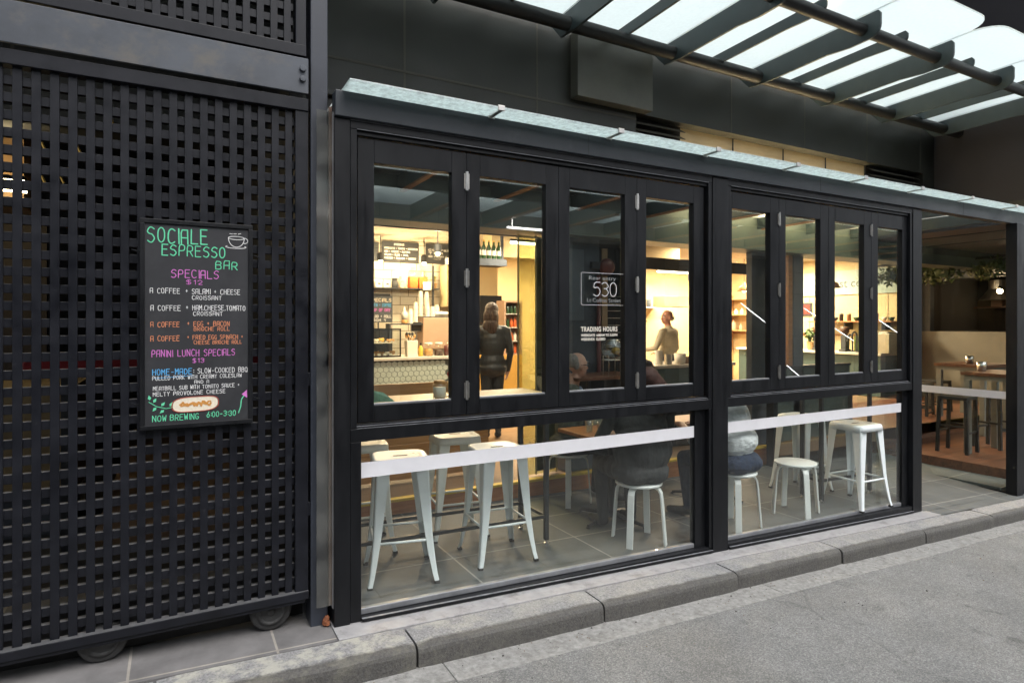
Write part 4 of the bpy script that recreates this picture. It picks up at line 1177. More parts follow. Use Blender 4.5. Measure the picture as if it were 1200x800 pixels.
for lvl, zz in ((0, zc + 0.023), (1, hm + 0.001)):
    x = x0 + 0.06
    while x < x1 - 0.05:
        w = rp_.uniform(0.03, 0.045)
        mt = rp_.choice(['pastry', 'yellowbright', 'pastry', 'paper'])
        o = single(MB().ball((0, 0, 0), (w, w * 0.9, w * 0.75), 12).ball((w * 0.5, -0.01, w * 0.25), w * 0.6, 8).ball((-w * 0.5, 0.01, w * 0.2), w * 0.6, 8), 'pastry', mt,
                   'small baked pastry on the %s shelf of the glass cabinet' % ('bottom' if lvl == 0 else 'upper'), 'pastry', 'pastries on the %s cabinet shelf' % ('bottom' if lvl == 0 else 'upper'), smooth=True)
        o.location = (x, y0 + 0.14 + rp_.uniform(0, 0.1), zz)
        x += w * 2.3
mb = MB(); x = x0 + 0.05
while x < x1 - 0.04:
    mb.slab(x, x + 0.045, y0 + 0.03, y0 + 0.033, zc + 0.025, zc + 0.055); mb.slab(x + 0.02, x + 0.06, y0 + 0.03, y0 + 0.033, hm + 0.001, hm + 0.028); x += 0.085
mb.build('price_card', 'paper', cab)

def jar(px, w, h, fill, lid, label, dd=0.0, cat='jar', fillh=0.7, group=None, zbase=None, D=None):
    p = at(px, 400, (D or DC + 0.15) + dd); zb_ = zc if zbase is None else zbase
    t = thing('glass_jar', label, cat, (p.x, p.y, zb_), group=group)
    MB().lathe([(w * 0.9, 0.001), (w, 0.01), (w, h * 0.74), (w * 0.78, h * 0.84)], (p.x, p.y, zb_), 18).build('jar_body', 'jar', t, smooth=True)
    MB().lathe([(w * 0.86, 0.006), (w * 0.93, 0.014), (w * 0.93, h * fillh), (w * 0.3, h * fillh + 0.01)], (p.x, p.y, zb_), 16).build('contents', fill, t, smooth=True)
    MB().lathe([(w * 0.8, h * 0.84), (w * 0.86, h * 0.86), (w * 0.86, h * 0.97), (w * 0.7, h)], (p.x, p.y, zb_), 18).build('lid', lid, t, smooth=True)
    return t
jar(502, 0.068, 0.20, 'pastry', 'paper', 'wide glass jar of biscuits with a pale lid beside the white tub on the counter', fillh=0.5)
jar(514, 0.066, 0.20, 'brownbean', 'paper', 'glass jar of dark biscuits with a pale lid, right of the jar of pale biscuits', fillh=0.45)
jar(525, 0.07, 0.25, 'redpipe', 'jar', 'tall jar of dark red sweets nearest the right end of the counter', fillh=0.6)
# white tub of utensils
p = on_counter(482)
ut = thing('utensil_tub', 'white square tub full of wooden and steel utensils on the counter', 'tub', (p.x, p.y, zc))
h_ = 0.235
MB().prism([(p.x - 0.075, p.y - 0.05, zc + 0.001), (p.x + 0.075, p.y - 0.05, zc + 0.001), (p.x + 0.085, p.y - 0.055, zc + h_), (p.x - 0.085, p.y - 0.055, zc + h_)], (0, 0.12, 0)).build('tub', 'paper', ut, bevel=0.006)
rp_ = random.Random(4)
for k in range(7):
    a, b = p.x + rp_.uniform(-0.05, 0.05), p.x + rp_.uniform(-0.09, 0.09)
    top = Vector((b, p.y + rp_.uniform(-0.02, 0.03), zc + h_ + rp_.uniform(0.05, 0.1)))
    MB().tube([(a, p.y, zc + h_ + 0.0), top], 0.006, 6).ball(top, (0.022, 0.01, 0.028), 8).build('utensil', 'darkmetal' if k % 2 else 'pastry', ut, smooth=True)
p = on_counter(493)
bt = thing('sauce_bottle', 'small bottle of orange drink with a dark cap between the white tub and the jars', 'bottle', (p.x, p.y, zc))
MB().lathe([(0.032, 0.001), (0.036, 0.01), (0.036, 0.11), (0.015, 0.15), (0.013, 0.16)], (p.x, p.y, zc), 14).build('bottle_body', 'yellowbright', bt, smooth=True)
MB().lathe([(0.016, 0.16), (0.016, 0.195)], (p.x, p.y, zc), 12).build('cap', 'screen', bt)
# till screen, card panel, cups
p = at(488, 384, DC + 0.5)
sc_ = thing('till_screen', 'small dark till screen on a stand behind the white tub', 'screen', (p.x, p.y, zc))
MB().slab(p.x - 0.09, p.x + 0.09, p.y, p.y + 0.02, p.z - 0.06, p.z + 0.09).build('bezel', 'steel', sc_, bevel=0.004)
MB().slab(p.x - 0.08, p.x + 0.08, p.y - 0.003, p.y - 0.001, p.z - 0.05, p.z + 0.08).build('display', 'screen', sc_)
MB().slab(p.x - 0.02, p.x + 0.02, p.y + 0.021, p.y + 0.04, zc, p.z).build('stand', 'steel', sc_)
a, b = at(495, 372, DC + 0.42), at(529, 402, DC + 0.42)
mc = thing('coffee_machine', 'pinkish tan backed coffee machine seen from behind on the counter', 'coffee machine', (a.x + 0.3, a.y, zc))
MB().prism([(a.x, a.y, zc + 0.09), (b.x, a.y, zc + 0.09), (b.x - 0.03, a.y, a.z), (a.x + 0.02, a.y, a.z)], (0, 0.35, 0)).build('back_panel', 'kraft', mc, bevel=0.012)
MB().slab(a.x + 0.03, b.x - 0.03, a.y + 0.02, a.y + 0.33, zc + 0.02, zc + 0.088).build('base', 'steel', mc)
mb = MB()
for (fx, fy) in ((0.06, 0.04), (0.06, 0.3)): 
    mb.tube([(a.x + fx, a.y + fy, zc + 0.001), (a.x + fx, a.y + fy, zc + 0.02)], 0.02, 8).tube([(b.x - fx, a.y + fy, zc + 0.001), (b.x - fx, a.y + fy, zc + 0.02)], 0.02, 8)
mb.build('foot', 'rubber', mc)
MB().slab(a.x + 0.02, b.x - 0.05, a.y + 0.01, a.y + 0.34, a.z + 0.001, a.z + 0.02).build('cup_tray', 'steel', mc)
def cupstack(px, ptop, pbot, dd, n, r, label):
    p = at(px, ptop, DC + 0.5 + dd); q = at(px, pbot, DC + 0.5 + dd)
    t = thing('cup_stack', label, 'cups', (q.x, q.y, q.z), group='stacks of takeaway cups on the coffee machine')
    L = p.z - q.z; st = L / (n + 2)
    for k in range(n):
        z = q.z + k * st
        MB().lathe([(r, z - q.z), (r, z - q.z + 0.008), (r * 0.72, z - q.z + 3 * st if k == n - 1 else z - q.z + st * 1.2)], (q.x, q.y, q.z), 12).build('paper_cup', 'paper', t, smooth=False)
for i, (px, pt_, pb_, dd, n, lb) in enumerate(((487, 354, 377, 0.02, 6, 'short front left stack of white takeaway cups'), (493, 341, 370, 0.10, 9, 'tallest stack of white takeaway cups, rear left of the group'), (500, 342, 370, 0.14, 9, 'tall stack of white takeaway cups, second from the left at the rear'),
    (501, 357, 371, 0.04, 5, 'low white cup stack in the middle of the front row'), (507, 359, 371, 0.05, 4, 'low white cup stack second from the right'), (512, 357, 371, 0.06, 4, 'low white cup stack at the right end of the coffee machine'), (481, 362, 380, 0.0, 5, 'lowest white cup stack at the far left of the group'))):
    cupstack(px, pt_, pb_, dd, n, 0.038, lb)
p = at(517, 371, DC + 0.55)
o = single(MB().ball((0, 0, 0), (0.12, 0.06, 0.035), 12).ball((-0.08, 0, 0.0), (0.06, 0.05, 0.04), 10).ball((0.07, 0, 0.005), (0.05, 0.05, 0.03), 10), 'folded_cloths', 'paper', 'heap of white folded cloths on top of the coffee machine', 'cloths', smooth=True)
o.location = (p.x, p.y, a.z + 0.022)
p = at(474, 377, DC + 0.5)
sq = thing('squeeze_bottle', 'white squeeze bottle of brown sauce with a pointed nozzle behind the pastry cabinet', 'bottle', (p.x, p.y, zc))
zq = at(474, 379, DC + 0.5).z
MB().slab(p.x - 0.25, p.x + 0.35, p.y - 0.06, p.y + 0.14, zq - 0.02, zq).slab(p.x - 0.25, p.x - 0.23, p.y - 0.06, p.y + 0.14, zc + 0.001, zq - 0.02).slab(p.x + 0.33, p.x + 0.35, p.y - 0.06, p.y + 0.14, zc + 0.001, zq - 0.02).build('stand', 'charcoal', sq)
MB().lathe([(0.045, 0), (0.048, 0.01), (0.048, 0.055)], (p.x, p.y, zq), 16).build('sauce', 'pastry', sq, smooth=True)
MB().lathe([(0.048, 0.055), (0.048, 0.16), (0.02, 0.19), (0.008, 0.25)], (p.x, p.y, zq), 16).build('bottle_body', 'paper', sq, smooth=True)

# =============================================================== back wall: boards, shelf
DB = 10.28
yb = DB - 3.27
def panel_at(pa, pb, D, th=0.02):
    a, b = at(*pa, D), at(*pb, D)
    return a.x, b.x, a.y, b.z, a.z
def menu(name, pa, pb, label, rows, head):
    x0, x1, y, z0, z1 = panel_at(pa, pb, DB)
    t = thing('menu_board', label, 'menu board', ((x0 + x1) / 2, y, z0))
    MB().slab(x0, x1, y, y + 0.03, z0, z1).build('panel', 'charcoal', t, bevel=0.004)
    mb = MB(); W, H = x1 - x0, z1 - z0
    if head: hand(mb, head, x0 + W * 0.33, z1 - H * 0.18, H * 0.09, width=W * 0.26, stroke=0.008, proud=-(y - 0.001))
    for k, (txt, wd) in enumerate(rows):
        hand(mb, txt, x0 + W * 0.07, z1 - H * (0.36 + 0.155 * k), H * 0.075, width=W * wd, stroke=0.008, proud=-(y - 0.001))
    mb.build('lettering', 'c_white', t)
menu('a', (447.5, 282), (491, 309), 'dark menu board headed PANINIS on the wall above the counter', [("PROSCIUTTO + TOMATO + BOCCONCINI", 0.88), ("HAM + CHEESE + MUSTARD", 0.68), ("SALAMI + OLIVE + BASIL", 0.64), ("CHICKEN + AVOCADO + ROCKET", 0.84)], "PANINIS")
menu('b', (400, 281), (444, 306), 'dark menu board mostly hidden behind the left window frame', [("TOAST", 0.3), ("EGGS", 0.25)], None)
menu('c', (499, 285), (545, 311), 'dark menu board behind the glowing spotlight at the right of the counter', [("COFFEE  4", 0.8), ("TEA  4", 0.7), ("CHAI  5", 0.8)], None)
x0, x1, y, z0, z1 = panel_at((440, 346), (460, 377.5), DB - 0.5)
pos = thing('specials_poster', 'grey poster of coloured hand lettering behind the pastry cabinet', 'poster', ((x0 + x1) / 2, y, z0))
MB().slab(x0 - 0.12, x1, y, y + 0.012, z0, z1).build('sheet', 'bluegrey', pos)
mb = MB(); hand(mb, "SPECIALS", x0 - 0.1, z1 - 0.10, 0.05, width=0.36, stroke=0.012, proud=-(y - 0.001)); mb.build('heading', 'c_cream', pos)
mb = MB(); hand(mb, "MUFFIN + COFFEE", x0 - 0.1, z1 - 0.18, 0.045, width=0.36, stroke=0.010, proud=-(y - 0.001)); mb.build('blue_lettering', 'c_blue', pos)
mb = MB(); hand(mb, "SOUP OF DAY", x0 - 0.1, z1 - 0.26, 0.045, width=0.34, stroke=0.011, proud=-(y - 0.001)); mb.build('pink_lettering', 'c_pink', pos)
mb = MB(); hand(mb, "SALAD + ROLL", x0 - 0.1, z1 - 0.36, 0.04, width=0.36, stroke=0.011, proud=-(y - 0.001)); hand(mb, "FROM 9", x0 - 0.08, z1 - 0.42, 0.035, width=0.25, stroke=0.010, proud=-(y - 0.001)); mb.build('white_lettering', 'c_white', pos)
MB().slab(x0 - 0.03, x1 - 0.04, y - 0.012, y - 0.001, z1 - 0.01, z1 + 0.03).build('clip', 'black', pos)
MB().slab((x0 + x1) / 2 - 0.1, (x0 + x1) / 2 - 0.08, y + 0.013, y + 0.03, zc - 0.02, z0 + 0.1).build('stand', 'charcoal', pos)

zs = at(480, 337.5, DB - 0.2).z
ys = yb - 0.25
shf = thing('wall_shelf', 'dark wall shelf holding tins and packets above the counter', 'shelf', (3.2, yb - 0.12, zs))
x0, x1 = at(415, 337, DB - 0.2).x, at(513, 338, DB - 0.2).x
MB().slab(x0, x1, ys, yb + 0.04, zs - 0.02, zs).build('board', 'charcoal', shf)
xb = at(507, 338, DB - 0.2).x
MB().slab(xb - 0.015, xb + 0.015, ys + 0.02, ys + 0.05, zc + 0.3, zs - 0.021).slab(xb - 0.015, xb + 0.015, ys + 0.02, ys + 0.05, zs + 0.001, zs + 0.4).build('upright', 'charcoal', shf)
def onshelf(px): q = at(px, 330, DB - 0.15); return q.x, q.y
for i, (px, lb) in enumerate(((443, 'small white printed tin at the left end of the wall shelf'), (452.5, 'small white printed tin beside the dark jar on the wall shelf'))):
    x, y = onshelf(px)
    t = thing('tin', lb, 'tin', (x, y, zs))
    MB().slab(x - 0.055, x + 0.055, y - 0.05, y + 0.05, zs + 0.001, zs + 0.105).build('box', 'paper', t, bevel=0.004)
    MB().slab(x - 0.02, x + 0.03, y - 0.053, y - 0.051, zs + 0.045, zs + 0.075).build('print', 'charcoal', t)
x, y = onshelf(462.5)
t = thing('storage_jar', 'dark lidded glass jar between the white tin and the patterned packet on the wall shelf', 'jar', (x, y, zs))
MB().lathe([(0.045, 0.001), (0.052, 0.01), (0.052, 0.11), (0.04, 0.13)], (x, y, zs), 16).build('jar_body', 'charcoal', t, smooth=True)
MB().lathe([(0.044, 0.131), (0.048, 0.136), (0.048, 0.16), (0.03, 0.165)], (x, y, zs), 16).build('lid', 'screen', t, smooth=True)
x, y = onshelf(472.5)
single(MB().slab(x - 0.06, x + 0.06, y - 0.03, y + 0.03, zs + 0.001, zs + 0.205), 'patterned_packet', pbr('patterned_card', (0.6, 0.5, 0.32), 0.6, var=0.5, vscale=25, second=(0.45, 0.1, 0.05), smask=(0.55, 0.6), sscale=18), 'cream patterned packet standing left of the red packets on the wall shelf', 'packet', bevel=0.003)
for px, lb, hh in ((484, 'red orange foil packet with clear top, left of the pair on the shelf', 0.36), (495, 'taller red orange foil packet behind the white note on the wall shelf', 0.40)):
    x, y = onshelf(px)
    t = thing('panettone_packet', lb, 'packet', (x, y, zs))
    MB().prism([(x - 0.07, y - 0.05, zs + 0.001), (x + 0.07, y - 0.05, zs + 0.001), (x + 0.08, y - 0.06, zs + 0.2), (x - 0.08, y - 0.06, zs + 0.2)], (0, 0.12, 0)).build('packet', 'orange', t, bevel=0.01)
    MB().lathe([(0.08, 0.201), (0.085, 0.24), (0.075, 0.30), (0.03, 0.33), (0.05, hh)], (x, y, zs), 12).build('wrapper_top', 'jar', t, smooth=True)
x, y = onshelf(498)
single(MB().slab(x - 0.075, x + 0.075, ys - 0.012, ys - 0.004, zs - 0.03, zs + 0.11), 'paper_note', 'paper', 'white paper note fixed to the front edge of the wall shelf', 'note')
x, y = onshelf(508)
t = thing('pot_plant', 'little yellow green plant in a tan pot at the right end of the wall shelf', 'plant', (x, y, zs))
MB().lathe([(0.045, 0.001), (0.06, 0.10), (0.056, 0.10), (0.05, 0.09)], (x, y, zs), 16).build('pot', 'terracotta', t, smooth=False)
def leaves(mb, c, rad, n, size, seed, flat=1.0):
    rl = random.Random(seed); c = Vector(c)
    for k in range(n):
        d = Vector((rl.gauss(0, 1), rl.gauss(0, 1), rl.gauss(0, 1))); d.normalize()
        q = c + Vector((d.x * rad[0], d.y * rad[1], d.z * rad[2])) * rl.random() ** 0.45
        u = Vector((rl.gauss(0, 1), rl.gauss(0, 1), rl.gauss(0, 1))).normalized(); w = u.cross(d).normalized() if abs(u.dot(d)) < 0.98 else Vector((1, 0, 0))
        s_ = size * rl.uniform(0.6, 1.3)
        mb.add([q - u * s_, q + w * s_ * 0.45, q + u * s_, q - w * s_ * 0.45], [(0, 1, 2, 3)])
    return mb
leaves(MB(), (x, y, zs + 0.17), (0.04, 0.04, 0.07), 60, 0.025, 1).build('foliage', pbr('lime_leaf', (0.3, 0.32, 0.05), 0.5, var=0.4, vscale=30), t, normals=False)
# kitchen door / bright window at the right of the back wall
x0, x1, y, z0, z1 = panel_at((516, 312), (540, 360), DB - 0.06)
wbx = thing('wall_cabinet', 'cream wall cabinet at the right end behind the coffee machine', 'cabinet', ((x0 + x1) / 2, y, z0))
MB().slab(x0, x1 + 0.6, y - 0.3, y + 0.03, z0, z1).build('carcass', 'cream', wbx, bevel=0.006)
MB().slab(x0 + 0.18, x0 + 0.186, y - 0.303, y - 0.3005, z0 + 0.01, z1 - 0.01).build('door_gap', 'charcoal', wbx)

# wine rack with green bottles (top of second window)
x0, x1, y, z0, z1 = panel_at((561, 277), (594, 304), 8.0)
rk_ = thing('bottle_shelf', 'high dark shelf carrying a row of green bottles behind the second folding window', 'shelf', ((x0 + x1) / 2, y, z0))
MB().slab(x0 - 0.4, x1, y, y + 0.3, z0 - 0.10, z0).build('board', 'charcoal', rk_)
MB().slab(x0 - 0.4, x0 - 0.36, y + 0.1, y + 0.14, z0 + 0.001, 3.018).slab(x1 - 0.04, x1 - 0.003, y + 0.1, y + 0.14, z0 + 0.001, 3.018).build('hanger', 'charcoal', rk_)
gb = None
M['greenglass'] = pbr('green_bottle_glass', (0.03, 0.07, 0.03), 0.15)
k = 0; x = x0 - 0.3
while x < x1 - 0.07:
    if gb is None:
        gb = thing('green_bottle', 'green glass bottle with a pale label in the row on the high dark shelf', 'bottle', (0, 0, 0), group='green bottles on the high shelf', local=True)
        MB().lathe([(0.034, 0.001), (0.036, 0.01), (0.036, 0.16), (0.014, 0.21), (0.013, 0.25)], (0, 0, 0), 12).build('glass_body', 'greenglass', gb, smooth=True)
        MB().lathe([(0.037, 0.05), (0.037, 0.12)], (0, 0, 0), 12).build('paper_label', 'paper', gb)
        MB().lathe([(0.015, 0.25), (0.015, 0.27)], (0, 0, 0), 10).build('cap', 'yellowbright', gb)
        gb.location = (x, y + 0.06, z0)
    else:
        copy_thing(gb, (x, y + 0.06, z0), 0)
    x += 0.082

x0, x1, y, z0, z1 = panel_at((563, 346), (588, 430), 9.4)
t = thing('dark_doorway', 'dark kitchen doorway behind the woman in the quilted jacket', 'doorway', ((x0 + x1) / 2, y, 0.1))
MB().slab(x0, x1, y, y + 0.12, 0.102, z1).build('opening', 'black', t)
x0, x1, y, z0, z1 = panel_at((560, 417), (612, 470), 8.9)
t = thing('yellow_cabinet', 'low mustard yellow cabinet behind the woman in the quilted jacket', 'cabinet', ((x0 + x1) / 2, y, 0.1))
MB().slab(x0, x1, y, y + 0.3, 0.102, z1).build('carcass', pbr('mustard_laminate', (0.62, 0.34, 0.07), 0.5, var=0.1), t, bevel=0.005)
MB().slab((x0 + x1) / 2 - 0.003, (x0 + x1) / 2 + 0.003, y - 0.002, y - 0.0005, 0.15, z1 - 0.02).build('door_gap', 'charcoal', t)
x0, x1, y, z0, z1 = panel_at((591, 352), (612, 416), 8.95)
t = thing('display_fridge', 'brown framed display fridge of bottles standing on the mustard cabinet', 'fridge', ((x0 + x1) / 2, y, z0))
mb = MB()
mb.slab(x0, x1, y + 0.25, y + 0.28, z0, z1); mb.slab(x0, x0 + 0.03, y, y + 0.25, z0, z1); mb.slab(x1 - 0.03, x1, y, y + 0.25, z0, z1); mb.slab(x0 + 0.031, x1 - 0.031, y, y + 0.249, z1 - 0.03, z1); mb.slab(x0 + 0.031, x1 - 0.031, y, y + 0.249, z0, z0 + 0.03)
mb.build('case', 'kraft', t)
for k in (1, 2, 3): MB().slab(x0 + 0.031, x1 - 0.031, y + 0.02, y + 0.249, z0 + (z1 - z0) * k / 4, z0 + (z1 - z0) * k / 4 + 0.012).build('shelf', 'paper', t)
rs = random.Random(3)
for k in range(4):
    x = x0 + 0.06
    while x < x1 - 0.05:
        zz = z0 + (z1 - z0) * k / 4 + (0.031 if k == 0 else 0.0125)
        single(MB().lathe([(0.025, 0), (0.028, 0.01), (0.028, 0.10), (0.012, 0.13), (0.012, 0.15)], (x, y + 0.12, zz), 10), 'drink_bottle', rs.choice(['amber', 'greenglass' if 'greenglass' in M else 'amber', 'paper', 'orange']), 'small drink bottle in the brown framed display fridge', 'bottle', 'bottles in the display fridge', smooth=True)
        x += 0.068

# =============================================================== lamps, with added ceiling fill lights among them
def light(name, kind, loc, energy, color=(1, 0.76, 0.48), size=0.3, size_y=None, rot=None, parent=None):
    d = bpy.data.lights.new(name, kind)
    d.energy = energy; d.color = color
    if kind == 'AREA':
        d.shape = 'RECTANGLE'; d.size = size; d.size_y = size_y or size
    elif kind in ('POINT', 'SPOT'):
        d.shadow_soft_size = size
    o = bpy.data.objects.new(name, d); COL.objects.link(o)
    o.location = loc
    if rot: o.rotation_euler = rot
    if parent is not None:
        o.parent = parent; o.location = Vector(loc) - Vector(parent['_w'])
    return o
def tube_lamp(px0, px1, py, D, label, energy, group='white tube lamps under the shop ceiling'):
    a, b = at(px0, py, D), at(px1, py, D)
    t = thing('tube_lamp', label, 'lamp', ((a.x + b.x) / 2, a.y, a.z), group=None)
    MB().slab(a.x, b.x, a.y - 0.02, a.y + 0.02, a.z + 0.021, a.z + 0.05).build('housing', 'charcoal', t)
    MB().tube([(a.x + 0.01, a.y, a.z), (b.x - 0.01, a.y, a.z)], 0.018, 10).build('tube', 'tubewhite', t)
    MB().tube([(a.x + 0.1, a.y, a.z + 0.05), (a.x + 0.1, a.y, 3.01 if a.y > 1.8 else 2.8)], 0.004, 6).tube([(b.x - 0.1, a.y, a.z + 0.05), (b.x - 0.1, a.y, 3.01 if a.y > 1.8 else 2.8)], 0.004, 6).build('cord', 'black', t)
    light('lamp_light', 'AREA', ((a.x + b.x) / 2, a.y, a.z - 0.03), energy, (1, 0.86, 0.68), b.x - a.x, 0.08, parent=t)
    return t
tube_lamp(574, 630, 264, 5.9, 'white tube lamp crossing the top of the second folding window', 22)
tube_lamp(598, 640, 284, 7.6, 'white tube lamp lower down behind the second folding window', 30)
tube_lamp(770, 812, 318, 11.0, 'white tube lamp far back behind the fourth folding window', 35)
tube_lamp(880, 935, 300, 9.0, 'white tube lamp far back behind the first windows right of the centre post', 35)
def spot(px, py, D, label, energy, on_wall=True):
    p = at(px, py, D)
    t = thing('spot_lamp', label, 'lamp', tuple(p))
    MB().lathe([(0.025, 0.012), (0.05, 0.012), (0.055, 0.03), (0.055, 0.12), (0.03, 0.14)], tuple(p), 16).build('shade', 'charcoal', t, smooth=False)
    MB().tube([(p.x, p.y, p.z + 0.14), (p.x, p.y, 3.015)], 0.008, 6).build('stem', 'charcoal', t)
    MB().ball((p.x, p.y, p.z), 0.035, 12).build('bulb', 'lampwarm', t, smooth=True)
    light('lamp_light', 'POINT', (p.x, p.y, p.z - 0.06), energy, (1, 0.72, 0.40), 0.05, parent=t)
spot(513, 297, 8.2, 'dark spot lamp with a glaring warm bulb in front of the right menu board', 42)
spot(446, 306, 9.8, 'warm spot lamp just under the PANINIS board at the left', 32)
spot(497, 308.5, 9.8, 'warm spot lamp between the PANINIS board and the right hand board', 32)
spot(476, 297, 7.0, 'warm spot lamp hidden behind the bulkhead above the counter', 0.01) if False else None
# track rail
a, b = at(430, 267, 6.6), at(545, 273, 6.6)
tr = thing('track_rail', 'black lighting track hanging across the shop in front of the menu boards', 'track', ((a.x + b.x) / 2, a.y, a.z))
MB().slab(a.x - 0.5, b.x + 2.6, a.y - 0.02, a.y + 0.02, b.z, b.z + 0.045).build('rail', 'black', tr)
mb = MB()
for x in (a.x + 0.2, (a.x + b.x) / 2, b.x + 0.3, b.x + 1.5): mb.tube([(x, a.y, b.z + 0.045), (x, a.y, 3.018)], 0.006, 6)
mb.build('hanger', 'black', tr)
a = at(515, 281, 6.6)
for (x, y, e) in ((3.0, 4.4, 48), (5.2, 4.6, 45), (5.6, 7.4, 70), (7.6, 6.9, 105), (9.6, 7.2, 110), (11.5, 6.9, 190), (11.6, 5.6, 150), (8.4, 4.9, 45)):  # added fill lights that brighten the shop, mostly out of view
    cl = thing('fill_downlight', 'added warm fill light set in the cream shop ceiling', 'lamp', (x, y, 3.005), group='added fill lights in the shop ceiling')
    MB().lathe([(0.10, -0.012), (0.12, -0.012), (0.12, 0.0), (0.10, 0.0)], (x, y, 3.018), 20).build('trim_ring', 'paper', cl)
    MB().lathe([(0.095, -0.010), (0.095, -0.004)], (x, y, 3.018), 20).build('diffuser', 'lampwarm', cl)
    light('lamp_light', 'AREA', (x, y, 2.99), e, (1, 0.76, 0.48), 0.35, 0.35, parent=cl)

# =============================================================== STOOLS AND TABLES IN THE GLASS ROOM
def make_bar_stool(loc, rz, label, group):
    t = thing('bar_stool', label, 'stool', loc, rz, group, local=True)
    # seat: pressed sheet with rolled edge and a slot
    bm = MB(); n = 40
    def sq(h, z, p=5.0): return [(h * math.copysign(abs(math.cos(a)) ** (2 / p), math.cos(a)), h * math.copysign(abs(math.sin(a)) ** (2 / p), math.sin(a)), z) for a in [2 * math.pi * k / n for k in range(n)]]
    rings = [sq(0.02, 0.756), sq(0.135, 0.756), sq(0.160, 0.760), sq(0.170, 0.757), sq(0.176, 0.748), sq(0.182, 0.705), sq(0.177, 0.705), sq(0.168, 0.742), sq(0.02, 0.748)]
    vs = [v for r in rings for v in r]; fs = []
    for i in range(len(rings) - 1):
        for k in range(n): fs.append((i * n + k, i * n + (k + 1) % n, (i + 1) * n + (k + 1) % n, (i + 1) * n + k))
    fs.append(tuple(range(n))); fs.append(tuple((len(rings) - 1) * n + k for k in range(n))[::-1])
    bm.add(vs, fs).build('seat', 'white', t, smooth=True)
    MB().slab(-0.045, 0.045, -0.009, 0.009, 0.7572, 0.7585).build('seat_slot', 'rubber', t)
    for sx in (-1, 1):
        for sy in (-1, 1):
            # folded sheet leg: L section, wide at the top, flared at the foot
            mb = MB()
            st = [(0.735, 0.160, 0.086), (0.66, 0.164, 0.080), (0.50, 0.172, 0.066), (0.30, 0.181, 0.048), (0.15, 0.196, 0.037), (0.06, 0.208, 0.031), (0.018, 0.217, 0.029)]
            th = 0.004
            vs, fs = [], []
            for (z, o, w) in st:
                c = Vector((sx * o, sy * o, z))
                ax, ay = Vector((-sx, 0, 0)), Vector((0, -sy, 0))
                r_ = 0.010
                sec = [c + ax * w, c + ax * r_, c + ax * 0.003 + ay * 0.003, c + ay * r_, c + ay * w, c + ay * w + ax * th, c + ax * (th + r_ * 0.6) + ay * (th + r_ * 0.6), c + ax * w + ay * th]
                vs += sec
            m = 8
            for i in range(len(st) - 1):
                for k in range(m): fs.append((i * m + k, i * m + (k + 1) % m, (i + 1) * m + (k + 1) % m, (i + 1) * m + k))
            fs.append(tuple(range(m))); fs.append(tuple((len(st) - 1) * m + k for k in range(m))[::-1])
            lg = mb.add(vs, fs).build('leg', 'white', t)
            MB().slab(min(sx * 0.219, sx * 0.187), max(sx * 0.219, sx * 0.187), min(sy * 0.219, sy * 0.187), max(sy * 0.219, sy * 0.187), 0.0, 0.019).build('rubber_foot', 'rubber', lg, bevel=0.004)
    for sgn in (-1, 1):
        MB().tube([(-0.172, sgn * 0.176, 0.262), (0.172, sgn * 0.176, 0.262)], 0.0085, 10).build('brace', 'white', t, smooth=True)
        MB().tube([(sgn * 0.174, -0.172, 0.262), (sgn * 0.174, 0.172, 0.262)], 0.0085, 10).build('brace', 'white', t, smooth=True)
    return t
G1 = 'white metal bar stools in the glass room'
st0 = make_bar_stool((1.27, 0.53, fz(1.27)), R(-12), 'nearest white metal bar stool, at the left end of the low pane', G1)
copy_thing(st0, (1.977, 0.544, fz(1.98)), R(-4.5), 'white metal bar stool standing right of the nearest one, whole behind the low pane')
copy_thing(st0, (1.17, 1.10, fz(1.2)), R(-6), 'white metal bar stool half hidden behind the nearest left one')
copy_thing(st0, (1.91, 1.13, fz(1.9)), R(-8), 'white metal bar stool in the second row, seat cut off by the window rail')
copy_thing(st0, (5.58, 0.215, fz(5.58)), R(-3), 'front white metal bar stool in the right hand low pane')
copy_thing(st0, (5.57, 0.78, fz(5.57)), R(2), 'rear white metal bar stool in the right hand low pane')

def make_low_stool(loc, rz, label, group):
    t = thing('low_stool', label, 'stool', loc, rz, group, local=True)
    MB().lathe([(0.05, 0.432), (0.168, 0.432), (0.175, 0.437), (0.176, 0.447), (0.170, 0.453), (0.05, 0.454)], (0, 0, 0), 40).build('seat', 'birch', t, smooth=False, bevel=0.002)
    path = [(0.03, 0.424), (0.10, 0.424), (0.135, 0.420), (0.158, 0.405), (0.171, 0.380), (0.178, 0.33), (0.190, 0.18), (0.205, 0.0)]
    for k in range(4):
        a = R(45 + 90 * k); d = Vector((math.cos(a), math.sin(a), 0)); s_ = Vector((-d.y, d.x, 0))
        mb = MB(); vs, fs = [], []
        for i, (r, z) in enumerate(path):
            p0 = path[max(0, i - 1)]; p1 = path[min(len(path) - 1, i + 1)]
            tx, tz = p1[0] - p0[0], p1[1] - p0[1]; L = math.hypot(tx, tz); nx, nz = -tz / L, tx / L
            for (w, h) in ((-0.024, -0.007), (0.024, -0.007), (0.024, 0.007), (-0.024, 0.007)):
                vs.append(d * (r + nx * h) + s_ * w + Vector((0, 0, z + nz * h if i < len(path) - 1 else 0)))
        for i in range(len(path) - 1):
            for q in range(4): fs.append((i * 4 + q, i * 4 + (q + 1) % 4, (i + 1) * 4 + (q + 1) % 4, (i + 1) * 4 + q))
        fs.append((0, 1, 2, 3)); e = (len(path) - 1) * 4; fs.append((e, e + 3, e + 2, e + 1))
        mb.add(vs, fs).build('leg', 'birch', t, bevel=0.002)
    return t
G2 = 'low white bentwood stools in the glass room'
